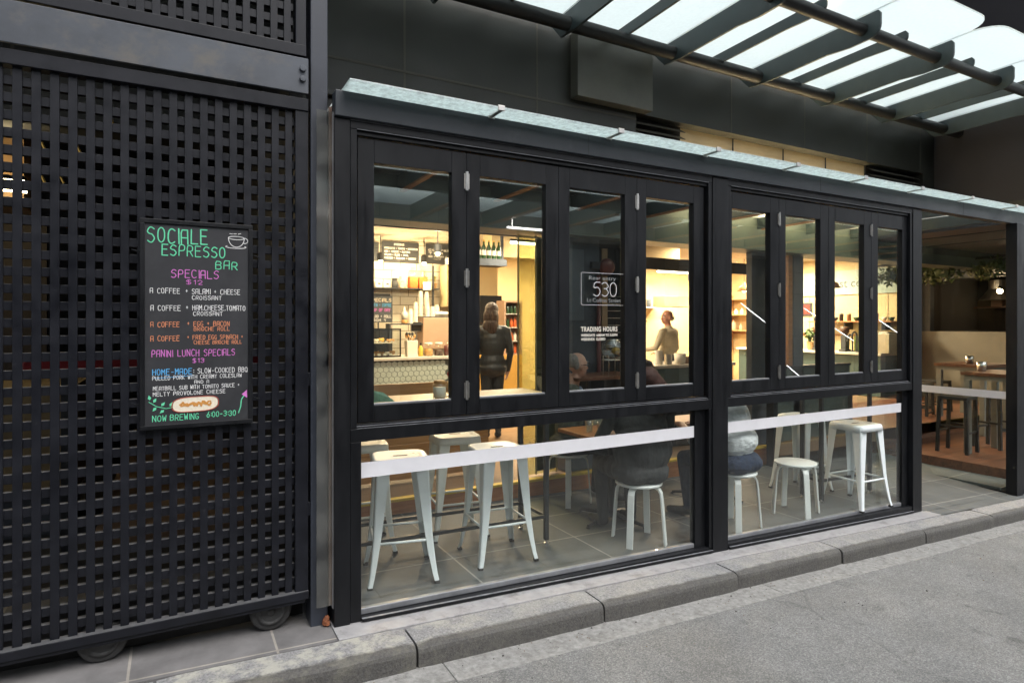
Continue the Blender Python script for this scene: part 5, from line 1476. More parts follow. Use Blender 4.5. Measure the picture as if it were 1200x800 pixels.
ls0 = make_low_stool((3.07, 0.33, fz(3.07)), R(-14), 'low white stool carrying the customer in the dark coat near the centre post', G2)
copy_thing(ls0, (3.17, 1.42, fz(3.0)), R(10), 'low white stool carrying the man with glasses at the far side of the table')
copy_thing(ls0, (4.02, 0.26, fz(4.0)), R(5), 'low white stool carrying the customer in the grey shirt and jeans')
copy_thing(ls0, (4.81, 0.28, fz(4.8)), R(20), 'empty low white stool beside the customer in jeans')

def bar_table(x0, x1, y0, y1, top, label, wood_='woodtop'):
    t = thing('bar_table', label, 'table', ((x0 + x1) / 2, (y0 + y1) / 2, fz((x0 + x1) / 2)))
    MB().slab(x0, x1, y0, y1, top - 0.035, top).build('tabletop', wood_, t, bevel=0.003)
    for x in (x0 + 0.03, x1 - 0.03):
        for y in (y0 + 0.03, y1 - 0.03):
            lg = MB().slab(x - 0.016, x + 0.016, y - 0.016, y + 0.016, fz(x) + 0.03, top - 0.036).build('leg', 'darkmetal', t, bevel=0.002)
            MB().lathe([(0.018, 0.0), (0.018, 0.008), (0.008, 0.012), (0.008, 0.03)], (x, y, fz(x) + 0.0005), 12).build('foot', 'steel', lg)
    mb = MB()
    for y in (y0 + 0.03, y1 - 0.03): mb.slab(x0 + 0.05, x1 - 0.05, y - 0.012, y + 0.012, (fz(x0) + 0.19, fz(x1) + 0.19), (fz(x0) + 0.215, fz(x1) + 0.215))
    for x in (x0 + 0.03, x1 - 0.03): mb.slab(x - 0.012, x + 0.012, y0 + 0.05, y1 - 0.05, fz(x) + 0.19, fz(x) + 0.215)
    mb.build('foot_rail', 'darkmetal', t, bevel=0.002)
    return t
bar_table(0.92, 2.44, 0.56, 1.00, 1.075, 'high timber bar table on dark square legs behind the left bar stools', 'pine')
bar_table(5.30, 6.12, 0.36, 0.62, 1.04, 'high narrow bar table on dark legs between the two right hand bar stools')

def cafe_table(x, y, w, d, label, ang=0.3):
    z0 = fz(x)
    t = thing('cafe_table', label, 'table', (x, y, z0))
    MB().slab(x - w / 2, x + w / 2, y - d / 2, y + d / 2, z0 + 0.715, z0 + 0.745).build('tabletop', 'woodtop', t, bevel=0.003)
    MB().slab(x - 0.2, x + 0.2, y - 0.03, y + 0.03, z0 + 0.70, z0 + 0.714).build('bracket', 'darkmetal', t)
    MB().tube([(x, y, z0 + 0.03), (x, y, z0 + 0.70)], 0.028, 14).build('column', 'darkmetal', t, smooth=True)
    mb = MB()
    for k in range(4):
        a = ang + k * math.pi / 2; e = Vector((x + 0.32 * math.cos(a), y + 0.32 * math.sin(a), z0 + 0.022))
        mb.tube([(x, y, z0 + 0.06), (x + 0.1 * math.cos(a), y + 0.1 * math.sin(a), z0 + 0.05), e], [0.025, 0.02, 0.013], 8)
        mb.tube([(e.x, e.y, z0), (e.x, e.y, z0 + 0.02)], 0.016, 8)
    mb.build('cross_base', 'darkmetal', t)
    return t
cafe_table(3.20, 0.83, 0.66, 0.62, 'square orange timber table between the man with glasses and the dark coated customer')
cafe_table(4.45, 0.98, 0.66, 0.66, 'square orange timber table in front of the customer in jeans', 0.6)

# things on the tables
def tumbler(x, y, z, label, r=0.033, h=0.10):
    t = thing('tumbler', label, 'glass', (x, y, z))
    MB().lathe([(r * 0.8, 0.001), (r * 0.85, 0.006), (r, h), (r * 0.93, h), (r * 0.78, 0.012), (r * 0.1, 0.012)], (x, y, z), 18).build('glass_body', 'jar', t, smooth=True)
    MB().lathe([(r * 0.75, 0.013), (r * 0.86, h * 0.5), (r * 0.1, h * 0.5)], (x, y, z), 14).build('water', glass('water_fill', (0.85, 0.9, 0.9), 0.6, 0.08), t, smooth=True)
zt = fz(3.2) + 0.745
tumbler(2.99, 0.85, zt, 'water tumbler on the left corner of the square table by the dark coated customer')
tumbler(3.06, 0.78, zt, 'second water tumbler close beside the first on the square table', 0.036, 0.085)
o = single(MB().slab(-0.06, 0.06, -0.035, 0.035, 0, 0.022), 'wallet', 'kraft', 'brown wallet lying by the tumblers on the square table', 'wallet', bevel=0.006)
o.location = (3.07, 0.64, zt + 0.001); o.rotation_euler = (0, 0, 0.5)
zb2 = 1.0752
def table_jar(x, y, z, r, h, fill, lid, label):
    t = thing('glass_jar', label, 'jar', (x, y, z))
    MB().lathe([(r * 0.9, 0.001), (r, 0.01), (r, h * 0.76), (r * 0.75, h * 0.84)], (x, y, z), 20).build('jar_body', 'jar', t, smooth=True)
    MB().lathe([(r * 0.86, 0.006), (r * 0.93, 0.014), (r * 0.93, h * 0.62), (r * 0.2, h * 0.63)], (x, y, z), 18).build('contents', fill, t, smooth=True)
    MB().lathe([(r * 0.8, h * 0.84), (r * 0.86, h * 0.86), (r * 0.86, h * 0.98), (r * 0.75, h)], (x, y, z), 20).build('lid', lid, t, smooth=True)
q = at(515, 470, 3.95)
table_jar(q.x, q.y, zb2, 0.046, 0.125, 'paper', 'pastry', 'squat sugar jar with a brass lid on the high table behind the first window')
q = at(528, 470, 4.05)
t = thing('sauce_bottle', 'glass bottle with a round red stopper beside the sugar jar on the high table', 'bottle', (q.x, q.y, zb2))
MB().lathe([(0.035, 0.001), (0.04, 0.01), (0.04, 0.06), (0.016, 0.11), (0.014, 0.13)], (q.x, q.y, zb2), 16).build('bottle_body', 'jar', t, smooth=True)
MB().ball((q.x, q.y, zb2 + 0.155), 0.026, 14).build('stopper', 'red', t, smooth=True)
q = at(447, 470, 3.95)
t = thing('magazine', 'green and white folded magazine leaning on the high table at the left window edge', 'magazine', (q.x, q.y, zb2))
MB().prism([(q.x - 0.08, q.y, zb2 + 0.001), (q.x + 0.09, q.y, zb2 + 0.001), (q.x + 0.02, q.y + 0.02, zb2 + 0.06), (q.x - 0.08, q.y + 0.02, zb2 + 0.085)], (0, 0.006, 0)).build('cover', pbr('magazine_cover', (0.1, 0.25, 0.16), 0.4, var=0.6, vscale=14), t)
q = at(893, 490, 4.15)
zt2 = fz(4.45) + 0.745
t = thing('mustard_bottle', 'amber sauce bottle with a yellow cap before the customer in jeans', 'bottle', (4.27, 0.86, zt2))
MB().lathe([(0.03, 0.001), (0.036, 0.01), (0.036, 0.10), (0.02, 0.13)], (4.27, 0.86, zt2), 16).build('bottle_body', 'pastry', t, smooth=True)
MB().lathe([(0.021, 0.13), (0.021, 0.175), (0.012, 0.18)], (4.27, 0.86, zt2), 14).build('cap', 'yellowbright', t)
tumbler(4.36, 0.80, zt2, 'water tumbler beside the amber sauce bottle with the yellow cap')
q = at(808, 490, 3.75)
t = thing('sauce_bottle', 'sauce bottle with a flat red cap right of the dark coated customer', 'bottle', (3.47, 0.70, zt))
MB().lathe([(0.03, 0.001), (0.034, 0.01), (0.034, 0.10), (0.022, 0.12)], (3.47, 0.70, zt), 16).build('bottle_body', 'pastry', t, smooth=True)
MB().lathe([(0.026, 0.12), (0.026, 0.15)], (3.47, 0.70, zt), 16).build('cap', 'red', t)
# shelf with dispenser in front of the blue grey pier
a, b = at(682, 441, 4.72), at(738, 441, 4.72)
t = thing('timber_shelf', 'reddish timber bar shelf along the blue grey pier under the trading hours', 'shelf', ((a.x + b.x) / 2, a.y, a.z))
MB().slab(a.x - 0.15, b.x + 0.1, a.y - 0.13, 1.815, a.z - 0.03, a.z).build('board', 'redwood', t, bevel=0.003)
MB().slab(a.x + 0.15, a.x + 0.18, 1.60, 1.815, a.z - 0.2, a.z - 0.031).slab(b.x - 0.2, b.x - 0.17, 1.60, 1.815, a.z - 0.2, a.z - 0.031).build('bracket', 'darkmetal', t)
zs2 = a.z
q = at(717, 430, 4.68)
t = thing('drink_dispenser', 'round glass drink dispenser on a wire stand on the reddish bar shelf', 'dispenser', (q.x, q.y, zs2))
mb = MB()
for k in range(4):
    a_ = R(45 + 90 * k); cx, cy = q.x + 0.10 * math.cos(a_), q.y + 0.06 * math.sin(a_)
    mb.tube([(cx, cy, zs2), (cx, cy, zs2 + 0.19)], 0.005, 6)
mb.tube([(q.x + 0.105 * math.cos(R(10 * k)), q.y + 0.065 * math.sin(R(10 * k)), zs2 + 0.15) for k in range(37)], 0.005, 6).build('wire_stand', 'steel', t)
MB().lathe([(0.03, 0.155), (0.085, 0.19), (0.105, 0.25), (0.09, 0.31), (0.05, 0.34), (0.05, 0.35)], (q.x, q.y, zs2), 22).build('bowl', glass('dispenser_glass', (0.75, 0.82, 0.84), 1.0, 0.18), t, smooth=True)
MB().ball((q.x + 0.03, q.y - 0.02, zs2 + 0.235), (0.045, 0.04, 0.035), 12).build('lemon_slices', 'yellowbright', t, smooth=True)
MB().tube([(q.x, q.y - 0.10, zs2 + 0.17), (q.x, q.y - 0.14, zs2 + 0.165)], 0.012, 8).build('tap', 'steel', t)

# timber bench front beyond the left stools, and dark planter boxes
a, b = at(424, 540, 5.55), at(600, 520, 5.55)
M['pineorange'] = wood('golden_slats', (0.42, 0.21, 0.075), (0.56, 0.31, 0.12), (1.2, 14, 14))
t = thing('bench', 'long orange timber slatted bench behind the left bar stools', 'bench', (1.9, 2.3, 0.1))
mb = MB()
for k in range(6): mb.slab(1.05, 2.78, 2.28 - 0.004 * (k % 2), 2.30, 0.125 + k * 0.082, 0.203 + k * 0.082)
mb.build('front_slats', 'pineorange', t, bevel=0.003)
mb = MB()
for k in range(4): mb.slab(1.05, 2.78, 2.27 + k * 0.105, 2.37 + k * 0.105, 0.622, 0.65)
mb.build('seat', 'pine', t, bevel=0.003)
MB().slab(1.05, 2.78, 2.705, 2.73, 0.545, 0.98).build('backrest', 'pine', t, bevel=0.003)
t = thing('planter_box', 'dark slatted planter box beyond the step, behind the square tables', 'planter', (4.6, 2.4, 0.1))
MB().slab(3.95, 5.6, 2.25, 2.6, 0.115, 0.80).build('box', 'charcoal', t, bevel=0.004)
mb = MB()
for k in range(16): mb.slab(3.97 + k * 0.1, 4.06 + k * 0.1, 2.235, 2.249, 0.13, 0.79)
mb.build('slats', 'darkmetal', t)

# =============================================================== far kitchen (right hand windows)
kz = 0.98
t = thing('service_counter', 'long pale service counter along the far right wall, carrying the taps', 'counter', (12.6, 5.6, 0.1))
MB().slab(12.3, 12.95, 3.9, 7.4, 0.115, kz - 0.05).build('front', pbr('teal_front', (0.05, 0.085, 0.085), 0.5, var=0.1), t)
MB().slab(12.24, 12.98, 3.86, 7.44, kz - 0.048, kz).build('bench_top', 'marble', t, bevel=0.005)
def onk(px, D=12.5):      # a spot on the far counter under photo column px, X = D
    u = (px - 600) / 720.0
    return D, D * (C_ - S_ * u) / (S_ + C_ * u) - 3.27
t = thing('front_counter', 'teal fronted bench with a pale top in front of the bald man', 'counter', (6.3, 3.5, 0.1))
k2 = 1.0
MB().slab(5.45, 7.35, 3.22, 3.85, 0.115, k2 - 0.045).build('front', pbr('teal_panel', (0.045, 0.085, 0.08), 0.5, var=0.15), t, bevel=0.004)
MB().slab(5.42, 7.38, 3.19, 3.88, k2 - 0.043, k2).build('bench_top', 'marble', t, bevel=0.005)
def onf(px): q = at(px, 420, 6.62); return q.x, q.y
for px, h, mt, lb in ((772, 0.20, 'paper', 'white paper roll standing on the teal bench left of the bald man'), (783, 0.14, 'steel', 'steel canister on the teal bench just left of the white tub'), (806, 0.10, 'kraft', 'small brown pot on the teal bench between the white tub and the tray')):
    x, y = onf(px)
    single(MB().lathe([(0.05, 0), (0.055, 0.01), (0.055, h), (0.045, h), (0.04, 0.02)], (x, y, k2 + 0.0005), 16), 'canister', mt, lb, 'canister', smooth=False)
t = thing('wall_shelf', 'pale wall shelf of stacked plates on the warm wall behind the bald man', 'shelf', (9.3, 8.4, 1.95))
MB().slab(8.2, 10.6, 8.3, 8.59, 1.95, 1.975).build('board', 'paper', t)
rs = random.Random(77); x = 8.3
while x < 10.5:
    h = rs.uniform(0.08, 0.2); r = rs.uniform(0.06, 0.09)
    single(MB().lathe([(r * 0.7, 0), (r, 0.02), (r, h), (r * 0.8, h)], (x, 8.42, 1.976), 14), 'plate_stack', rs.choice(['paper', 'paper', 'kraft', 'bluegrey']), 'stack of plates on the pale wall shelf behind the bald man', 'plates', 'plate stacks on the pale shelf', smooth=True)
    x += 2 * r + rs.uniform(0.05, 0.15)
x, y = onf(797)
single(MB().lathe([(0.06, 0), (0.075, 0.01), (0.088, 0.15), (0.08, 0.15), (0.065, 0.02)], (x, y, k2), 20), 'paper_bowl', 'paper', 'white takeaway tub on the teal bench right of the bald man', 'bowl', smooth=True)
x, y = onf(814)
single(MB().slab(x - 0.09, x + 0.2, y - 0.05, y + 0.08, k2 + 0.001, k2 + 0.035), 'dark_tray', 'charcoal', 'small dark tray on the teal bench right of the white tub', 'tray', bevel=0.006)
# extractor / cupboard with hanging pots
x0, x1, y, z0, z1 = panel_at((772, 347), (803, 360), 11.0)
single(MB().slab(x0, x1, y - 0.2, y + 0.2, z0, z1), 'wall_heater', 'kraft', 'grey brown box unit on the warm wall above the bald man', 'heater', bevel=0.01)
x0, x1, y, z0, z1 = panel_at((808, 316), (835, 330), 10.5)
t = thing('menu_screen', 'bright white lit screen high behind the fourth folding window', 'screen', ((x0 + x1) / 2, y, z0))
MB().slab(x0, x1, y, y + 0.05, z0, z1).build('bezel', 'charcoal', t)
MB().slab(x0 + 0.02, x1 - 0.02, y - 0.004, y - 0.001, z0 + 0.02, z1 - 0.02).build('display', emit('lit_screen', (0.9, 0.95, 1.0), 2.2), t)
# coffee equipment silhouettes, plants, packets
def gooseneck(px, D, h, label):
    x, y = onk(px, 12.45)
    t = thing('tap', label, 'tap', (x, y, kz))
    MB().tube([(x, y, kz), (x, y, kz + h * 0.8)] + [(x - 0.08 + 0.08 * math.cos(R(a)), y, kz + h * 0.8 + 0.08 * math.sin(R(a))) for a in range(20, 181, 20)] + [(x - 0.16, y, kz + h * 0.62)], 0.018, 10).build('spout', 'charcoal', t, smooth=True)
    MB().lathe([(0.04, 0.0005), (0.04, 0.02), (0.02, 0.03)], (x, y, kz), 14).build('base', 'charcoal', t)
for px, h, lb in ((999, 0.35, 'left dark gooseneck beer tap on the far counter'), (1004, 0.42, 'middle dark gooseneck beer tap on the far counter, tallest'), (1012, 0.36, 'right dark gooseneck beer tap beside the green box')):
    gooseneck(px, 8.75, h, lb)
x, y = onk(1007, 12.75)
single(MB().slab(x - 0.09, x + 0.09, y - 0.06, y + 0.06, kz + 0.001, kz + 0.33), 'green_box', pbr('lime_card', (0.22, 0.38, 0.05), 0.5, var=0.15), 'lime green carton standing behind the dark beer taps', 'carton', bevel=0.004)
def potted(px, D, lb, s=1.0, seed=1):
    x, y = onk(px, D)
    t = thing('pot_plant', lb, 'plant', (x, y, kz))
    MB().lathe([(0.06 * s, 0.001), (0.08 * s, 0.14 * s), (0.07 * s, 0.14 * s), (0.06 * s, 0.12 * s)], (x, y, kz), 16).build('pot', 'terracotta', t)
    leaves(MB(), (x, y, kz + 0.25 * s), (0.11 * s, 0.11 * s, 0.13 * s), 160, 0.04 * s, seed).build('foliage', 'leaf', t, normals=False)
potted(905, 12.5, 'small pot plant at the left end of the far counter', 0.8, 3)
potted(951, 12.5, 'bushy pot plant on the far counter behind the second right hand window', 1.3, 4)
potted(1040, 12.5, 'small pot plant on the far counter behind the last folding window', 0.9, 5)
x0, x1, y, z0, z1 = panel_at((943, 352), (951, 362), 11.8)
x0 = min(x0, 12.6); 
t = thing('picture', 'small dark red picture on the warm wall behind the second right hand window', 'picture', ((x0 + x1) / 2, y, z0))
t.location = (12.96, 6.0, 1.75); t['_w'] = (12.96, 6.0, 1.75)
MB().slab(12.965, 12.998, 5.88, 6.12, 1.75, 2.05).build('frame', 'charcoal', t)
MB().slab(12.955, 12.963, 5.91, 6.09, 1.78, 2.02).build('print', 'redpipe', t)
t = thing('shelving', 'dark open shelving with bottles and crockery against the far right wall', 'shelves', (12.8, 6.5, 0.1))
mb = MB()
for z in (1.4, 1.8, 2.2): mb.slab(12.6, 12.99, 6.4, 8.2, z - 0.02, z)
for y in (6.37, 7.3, 8.17): mb.slab(12.6, 12.99, y, y + 0.03, 0.115 if y > 8 else kz + 0.001, 2.3)
mb.build('frame', 'pine', t)
rs = random.Random(9); n_ = 0
for z in (1.4, 1.8):
    y = 6.5
    while y < 8.1:
        h = rs.uniform(0.12, 0.3); r = rs.uniform(0.035, 0.06)
        single(MB().lathe([(r * 0.9, 0.001), (r, 0.02), (r, h * 0.65), (r * 0.4, h * 0.85), (r * 0.4, h)], (12.75, y, z), 10), 'shelf_bottle', rs.choice(['greenglass', 'paper', 'amber', 'kraft']), 'bottle standing in the dark shelving on the far right wall', 'bottle', 'bottles in the far shelving', smooth=True)
        y += r * 2 + rs.uniform(0.03, 0.16)
bn = thing('banner', 'long pale teal banner with dark writing high on the far right wall', 'banner', (12.97, 5.0, 2.2))
MB().slab(12.962, 12.985, 3.80, 6.35, 2.21, 2.74).build('panel', pbr('teal_banner', (0.34, 0.42, 0.40), 0.6), bn)
def side_print(text, size, y, z, name, mat):
    h_ = thing('x', 'x', 'x', (0, 0, 0))
    o = printed(text, size, 0, 0, 0, mat, h_, name)
    o.data.transform(Matrix.Rotation(R(-90), 4, 'Z')); o.data.transform(Matrix.Translation(Vector((12.9605, y, z)) - Vector(bn['_w'])))
    o.parent = bn; bpy.data.objects.remove(h_)
side_print("best coffee", 0.26, 5.45, 2.37, 'coffee_lettering', 'bluegrey')
side_print("frog", 0.26, 4.15, 2.37, 'frog_lettering', 'bluegrey')
# clutter along the far right wall
t = thing('wall_shelf', 'long timber wall shelf of crockery and jars above the far counter', 'shelf', (12.85, 5.2, 1.62))
MB().slab(12.66, 12.99, 3.9, 5.75, 1.60, 1.625).build('board', 'woodtop', t, bevel=0.002)
for y in (4.1, 4.9, 5.6): MB().slab(12.7, 12.99, y, y + 0.025, 1.44, 1.599).build('bracket', 'darkmetal', t)
rs = random.Random(31); y = 3.98
while y < 5.68:
    kind = rs.choice(['bowl', 'canister', 'bottle', 'cup'])
    r = rs.uniform(0.035, 0.06)
    if kind == 'bowl': pr = [(r * 0.6, 0), (r * 1.2, 0.05), (r * 1.3, 0.08), (r * 1.2, 0.08), (r * 0.5, 0.01)]
    elif kind == 'canister': pr = [(r, 0), (r, 0.13), (r * 1.05, 0.131), (r * 1.05, 0.155), (r * 0.3, 0.16), (r * 0.25, 0.18)]
    elif kind == 'bottle': pr = [(r * 0.7, 0), (r * 0.75, 0.02), (r * 0.75, 0.15), (r * 0.3, 0.2), (r * 0.28, 0.26)]
    else: pr = [(r * 0.7, 0), (r * 0.9, 0.09), (r * 0.8, 0.09), (r * 0.6, 0.01)]
    single(MB().lathe(pr, (12.82, y, 1.626), 14), 'shelf_' + kind, rs.choice(['paper', 'charcoal', 'kraft', 'greenglass', 'terracotta', 'redpipe']), kind + ' on the long timber shelf above the far counter', kind, 'things on the long timber shelf', smooth=True)
    y += r * 2 + rs.uniform(0.04, 0.12)
t = thing('wall_panelling', 'pale panel joints and rail on the far right wall', 'panelling', (12.98, 5, 0.1))
for y in (4.15, 4.75, 5.35, 5.95, 6.55, 7.15): MB().slab(12.992, 12.9985, y, y + 0.01, 0.2, 2.2).build('joint', 'kraft', t)
MB().slab(12.975, 12.9985, 3.8, 8.5, 1.30, 1.335).build('rail', 'woodtop', t)
def grinder(px, lb):
    x, y = onk(px, 12.5)
    t = thing('coffee_grinder', lb, 'grinder', (x, y, kz))
    MB().slab(x - 0.10, x + 0.10, y - 0.08, y + 0.08, kz + 0.001, kz + 0.05).slab(x - 0.06, x + 0.08, y - 0.06, y + 0.06, kz + 0.051, kz + 0.34).build('machine_body', 'charcoal', t, bevel=0.01)
    MB().lathe([(0.04, 0.341), (0.09, 0.42), (0.095, 0.52), (0.02, 0.53)], (x, y, kz), 16).build('hopper', 'brownbean', t, smooth=True)
grinder(958, 'dark coffee grinder on the far counter behind the second right hand window')
grinder(990, 'dark coffee grinder left of the beer taps on the far counter')
x, y = onk(1036, 12.5)
single(MB().slab(x - 0.2, x + 0.2, y - 0.22, y + 0.22, kz + 0.001, kz + 0.40).slab(x - 0.17, x + 0.17, y - 0.18, y + 0.18, kz + 0.401, kz + 0.43), 'espresso_machine', 'steel', 'boxy steel espresso machine on the far counter behind the last folding window', 'coffee machine', bevel=0.012)
for px, y_, lb in ((872, 6.3, 'left brass pendant lamp over the far end of the shop'), (975, 4.6, 'right brass pendant lamp over the far counter')):
    u = (px - 600) / 720.0; x = (y_ + 3.27) * (S_ + C_ * u) / (C_ - S_ * u)
    t = thing('pendant_lamp', lb, 'lamp', (x, y_, 2.3))
    MB().lathe([(0.16, 2.30), (0.10, 2.40), (0.03, 2.45), (0.03, 2.5)], (x, y_, 0), 24).build('lamp_shade', 'terracotta', t, smooth=True)
    MB().tube([(x, y_, 2.5), (x, y_, 3.018)], 0.006, 6).build('cord', 'black', t)
    MB().ball((x, y_, 2.31), 0.045, 12).build('bulb', 'lampwarm', t, smooth=True)
# flower arrangement behind the trading hours lettering
q = at(742, 400, 6.4)
t = thing('flower_arrangement', 'tall arrangement of dark red and orange flowers right of the pipe', 'flowers', (q.x, q.y, 0.1))
MB().lathe([(0.10, 0.013), (0.14, 0.5), (0.10, 0.9), (0.12, 1.15)], (q.x, q.y, 0.1), 18).build('vase', 'charcoal', t, smooth=True)
leaves(MB(), (q.x, q.y, 1.55), (0.14, 0.14, 0.36), 200, 0.05, 8).build('foliage', 'leafdk', t, normals=False)
leaves(MB(), (q.x, q.y, 1.58), (0.16, 0.16, 0.36), 70, 0.05, 9).build('flowers', 'orange', t, normals=False)

# =============================================================== THE BAR NEXT DOOR (through the glass screen)
nb = thing('bar_interior', 'dim bar next door with a cream lower wall and a dark kitchen hatch', 'room', (10.5, 3, -0.3))
mb = MB()
mb.slab(13.3, 13.45, -0.02, 3.72, -0.25, 1.42)
mb.build('cream_wall', pbr('bar_cream_wall', (0.19, 0.175, 0.14), 0.7, var=0.06), nb)
mb = MB()
mb.slab(13.3, 13.45, -0.02, 1.1, 1.42, 3.0); mb.slab(13.3, 13.45, 3.5, 3.72, 1.42, 3.0); mb.slab(13.3, 13.45, 1.1, 3.5, 2.45, 3.0)
mb.slab(8.05, 13.45, 1.66, 1.70, 2.60, 2.82)
mb.build('dark_wall', 'charcoal', nb)
MB().slab(8.15, 13.29, 0.12, 3.6, 2.70, 2.74).build('ceiling', 'charcoal', nb)
MB().slab(13.1, 13.45, 3.722, 3.76, -0.25, 3.0).build('back_wall', 'charcoal', nb)
MB().slab(13.46, 15.5, 1.0, 3.6, 1.38, 1.42).slab(15.4, 15.5, 1.0, 3.6, 1.42, 2.5).slab(13.46, 15.5, 0.95, 1.0, 1.42, 2.5).slab(13.46, 15.5, 3.6, 3.65, 1.42, 2.5).slab(13.46, 15.5, 0.95, 3.65, 2.5, 2.55).build('kitchen_hatch', pbr('hatch_brown', (0.03, 0.022, 0.016), 0.6), nb)
fl_ = MB().slab(8.56, 13.29, 0.09, 1.779, -0.24, -0.122).slab(8.56, 13.29, 1.78, 3.7, -0.24, 0.104)
o = structure(fl_.build('timber_deck', 'redwood', bevel=0.004))
structure(MB().slab(8.05, 8.555, 0.09, 1.77, -0.34, -0.236).build('bar_floor', 'slate'))
for (x, y, e) in ((14.0, 2.6, 4),):
    zz = 2.2
    t = thing('pendant_lamp', 'small glowing pendant bulb in the kitchen hatch of the bar next door' if x > 13.4 else 'pendant lamp over the tables of the bar next door', 'lamp', (x, y, zz))
    MB().ball((x, y, zz), 0.05, 12).build('bulb', 'lampwarm', t, smooth=True)
    MB().lathe([(0.03, 0.052), (0.03, 0.10)], (x, y, zz), 12).tube([(x, y, zz + 0.10), (x, y, 2.49 if x > 13.4 else 2.845)], 0.006, 6).build('cord', 'black', t)
    light('lamp_light', 'POINT', (x, y, zz - 0.09), e, (1, 0.70, 0.42), 0.06, parent=t)
t = thing('hatch_shelf', 'wooden shelf of boxes and pans inside the kitchen hatch next door', 'shelf', (15.2, 2.6, 1.9))
MB().slab(15.0, 15.38, 1.3, 3.5, 1.90, 1.93).build('board', 'redwood', t)
mb = MB()
for y in (1.5, 1.75, 2.1, 2.6, 3.0): mb.slab(15.05, 15.3, y, y + 0.2, 1.931, 1.931 + 0.14 + 0.05 * math.sin(y * 9))
mb.build('boxes', 'kraft', t)
MB().lathe([(0.30, 0), (0.14, 0.22), (0.14, 0.4)], (14.6, 2.9, 2.05), 20).build('extractor_hood', 'steel', t)
tj = thing('hanging_ivy', 'fringe of dark green hanging ivy above the tables of the bar next door', 'plant', (11.6, 2.2, 2.3))
mb = MB(); ri = random.Random(20)
for k in range(12): leaves(mb, (11.0 + 0.3 * math.sin(k * 2), 0.8 + k * 0.23, 2.42 + 0.05 * math.sin(k * 3.3)), (0.3, 0.2, 0.16), 160, 0.045, 30 + k)
mb.build('foliage', 'leafdk', tj, normals=False)
MB().slab(11.0, 11.05, 0.6, 3.5, 2.58, 2.62).tube([(11.02, 0.9, 2.62), (11.02, 0.9, 2.70)], 0.008, 6).tube([(11.02, 3.4, 2.62), (11.02, 3.4, 2.70)], 0.008, 6).build('hanging_rail', 'darkmetal', tj)

def high_table(x, y, label, ang=0.0):
    t = thing('high_table', label, 'table', (x, y, -0.121), ang, local=True)
    MB().slab(-0.42, 0.42, -0.36, 0.36, 1.03, 1.07).build('tabletop', 'redwood', t, bevel=0.003)
    MB().slab(-0.39, 0.39, -0.33, 0.33, 0.97, 1.029).build('apron', pbr('grey_apron', (0.16, 0.16, 0.145), 0.6), t)
    for sx in (-1, 1):
        for sy in (-1, 1):
            MB().slab(sx * 0.36 - 0.035, sx * 0.36 + 0.035, sy * 0.30 - 0.035, sy * 0.30 + 0.035, 0.0, 0.969).build('leg', pbr('grey_leg', (0.20, 0.20, 0.18), 0.6), t, bevel=0.003)
    z = 1.07 - 0.121
    return t
high_table(9.5, 0.62, 'near high timber topped table of the bar next door, cut by the corner post')
high_table(11.1, 1.75, 'farther high timber topped table of the bar next door')
for (x, y, lb) in ((9.45, 0.9, 'grey condiment pot on the near high table'), (11.0, 1.75, 'grey condiment pot on the farther high table')):
    single(MB().lathe([(0.05, 0), (0.055, 0.12), (0.045, 0.12), (0.04, 0.02)], (x, y, 0.951), 14), 'condiment_pot', 'steel', lb, 'pot', smooth=True)
def high_stool(loc, rz, label, src=None):
    if src: return copy_thing(src, loc, rz, label)
    t = thing('wooden_stool', label, 'stool', loc, rz, 'dark wooden stools in the bar next door', local=True)
    MB().slab(-0.17, 0.17, -0.17, 0.17, 0.70, 0.74).build('seat', 'darkmetal', t, bevel=0.005)
    for sx in (-1, 1):
        for sy in (-1, 1):
            MB().prism([(sx * 0.15 - 0.02, sy * 0.15 - 0.02, 0.699), (sx * 0.15 + 0.02, sy * 0.15 - 0.02, 0.699), (sx * 0.15 + 0.02, sy * 0.15 + 0.02, 0.699), (sx * 0.15 - 0.02, sy * 0.15 + 0.02, 0.699)], (sx * 0.02, sy * 0.02, -0.699)).build('leg', 'darkmetal', t, bevel=0.002)
    mb = MB()
    for s_ in (-1, 1): mb.slab(-0.16, 0.16, s_ * 0.163 - 0.01, s_ * 0.163 + 0.01, 0.26, 0.285).slab(s_ * 0.163 - 0.01, s_ * 0.163 + 0.01, -0.15, 0.15, 0.34, 0.365)
    mb.build('stretcher', 'darkmetal', t)
    return t
hs0 = high_stool((9.15, 1.05, -0.121), 0.1, 'dark wooden stool on the timber deck in front of the near high table')
high_stool((9.9, 0.95, -0.121), -0.1, 'dark wooden stool tucked behind the near high table', hs0)
high_stool((10.6, 2.3, -0.121), 0.2, 'dark wooden stool left of the farther high table', hs0)
high_stool((11.3, 2.4, -0.121), 0.0, 'dark wooden stool behind the farther high table', hs0)

# =============================================================== DIM ROOM BEHIND THE LATTICE GATE
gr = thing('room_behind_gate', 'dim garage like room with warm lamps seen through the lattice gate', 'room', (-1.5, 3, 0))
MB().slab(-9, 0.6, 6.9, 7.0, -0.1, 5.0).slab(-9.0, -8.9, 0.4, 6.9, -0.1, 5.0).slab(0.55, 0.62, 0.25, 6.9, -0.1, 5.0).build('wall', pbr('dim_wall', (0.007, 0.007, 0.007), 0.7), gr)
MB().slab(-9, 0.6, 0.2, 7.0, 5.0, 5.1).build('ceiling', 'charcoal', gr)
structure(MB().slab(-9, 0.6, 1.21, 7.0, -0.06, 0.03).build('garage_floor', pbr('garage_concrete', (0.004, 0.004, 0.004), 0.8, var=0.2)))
q = at(-10, 190, 6.5)
t = thing('timber_bulkhead', 'warm lit timber bulkhead behind the upper left of the lattice gate', 'bulkhead', (q.x, q.y, q.z))
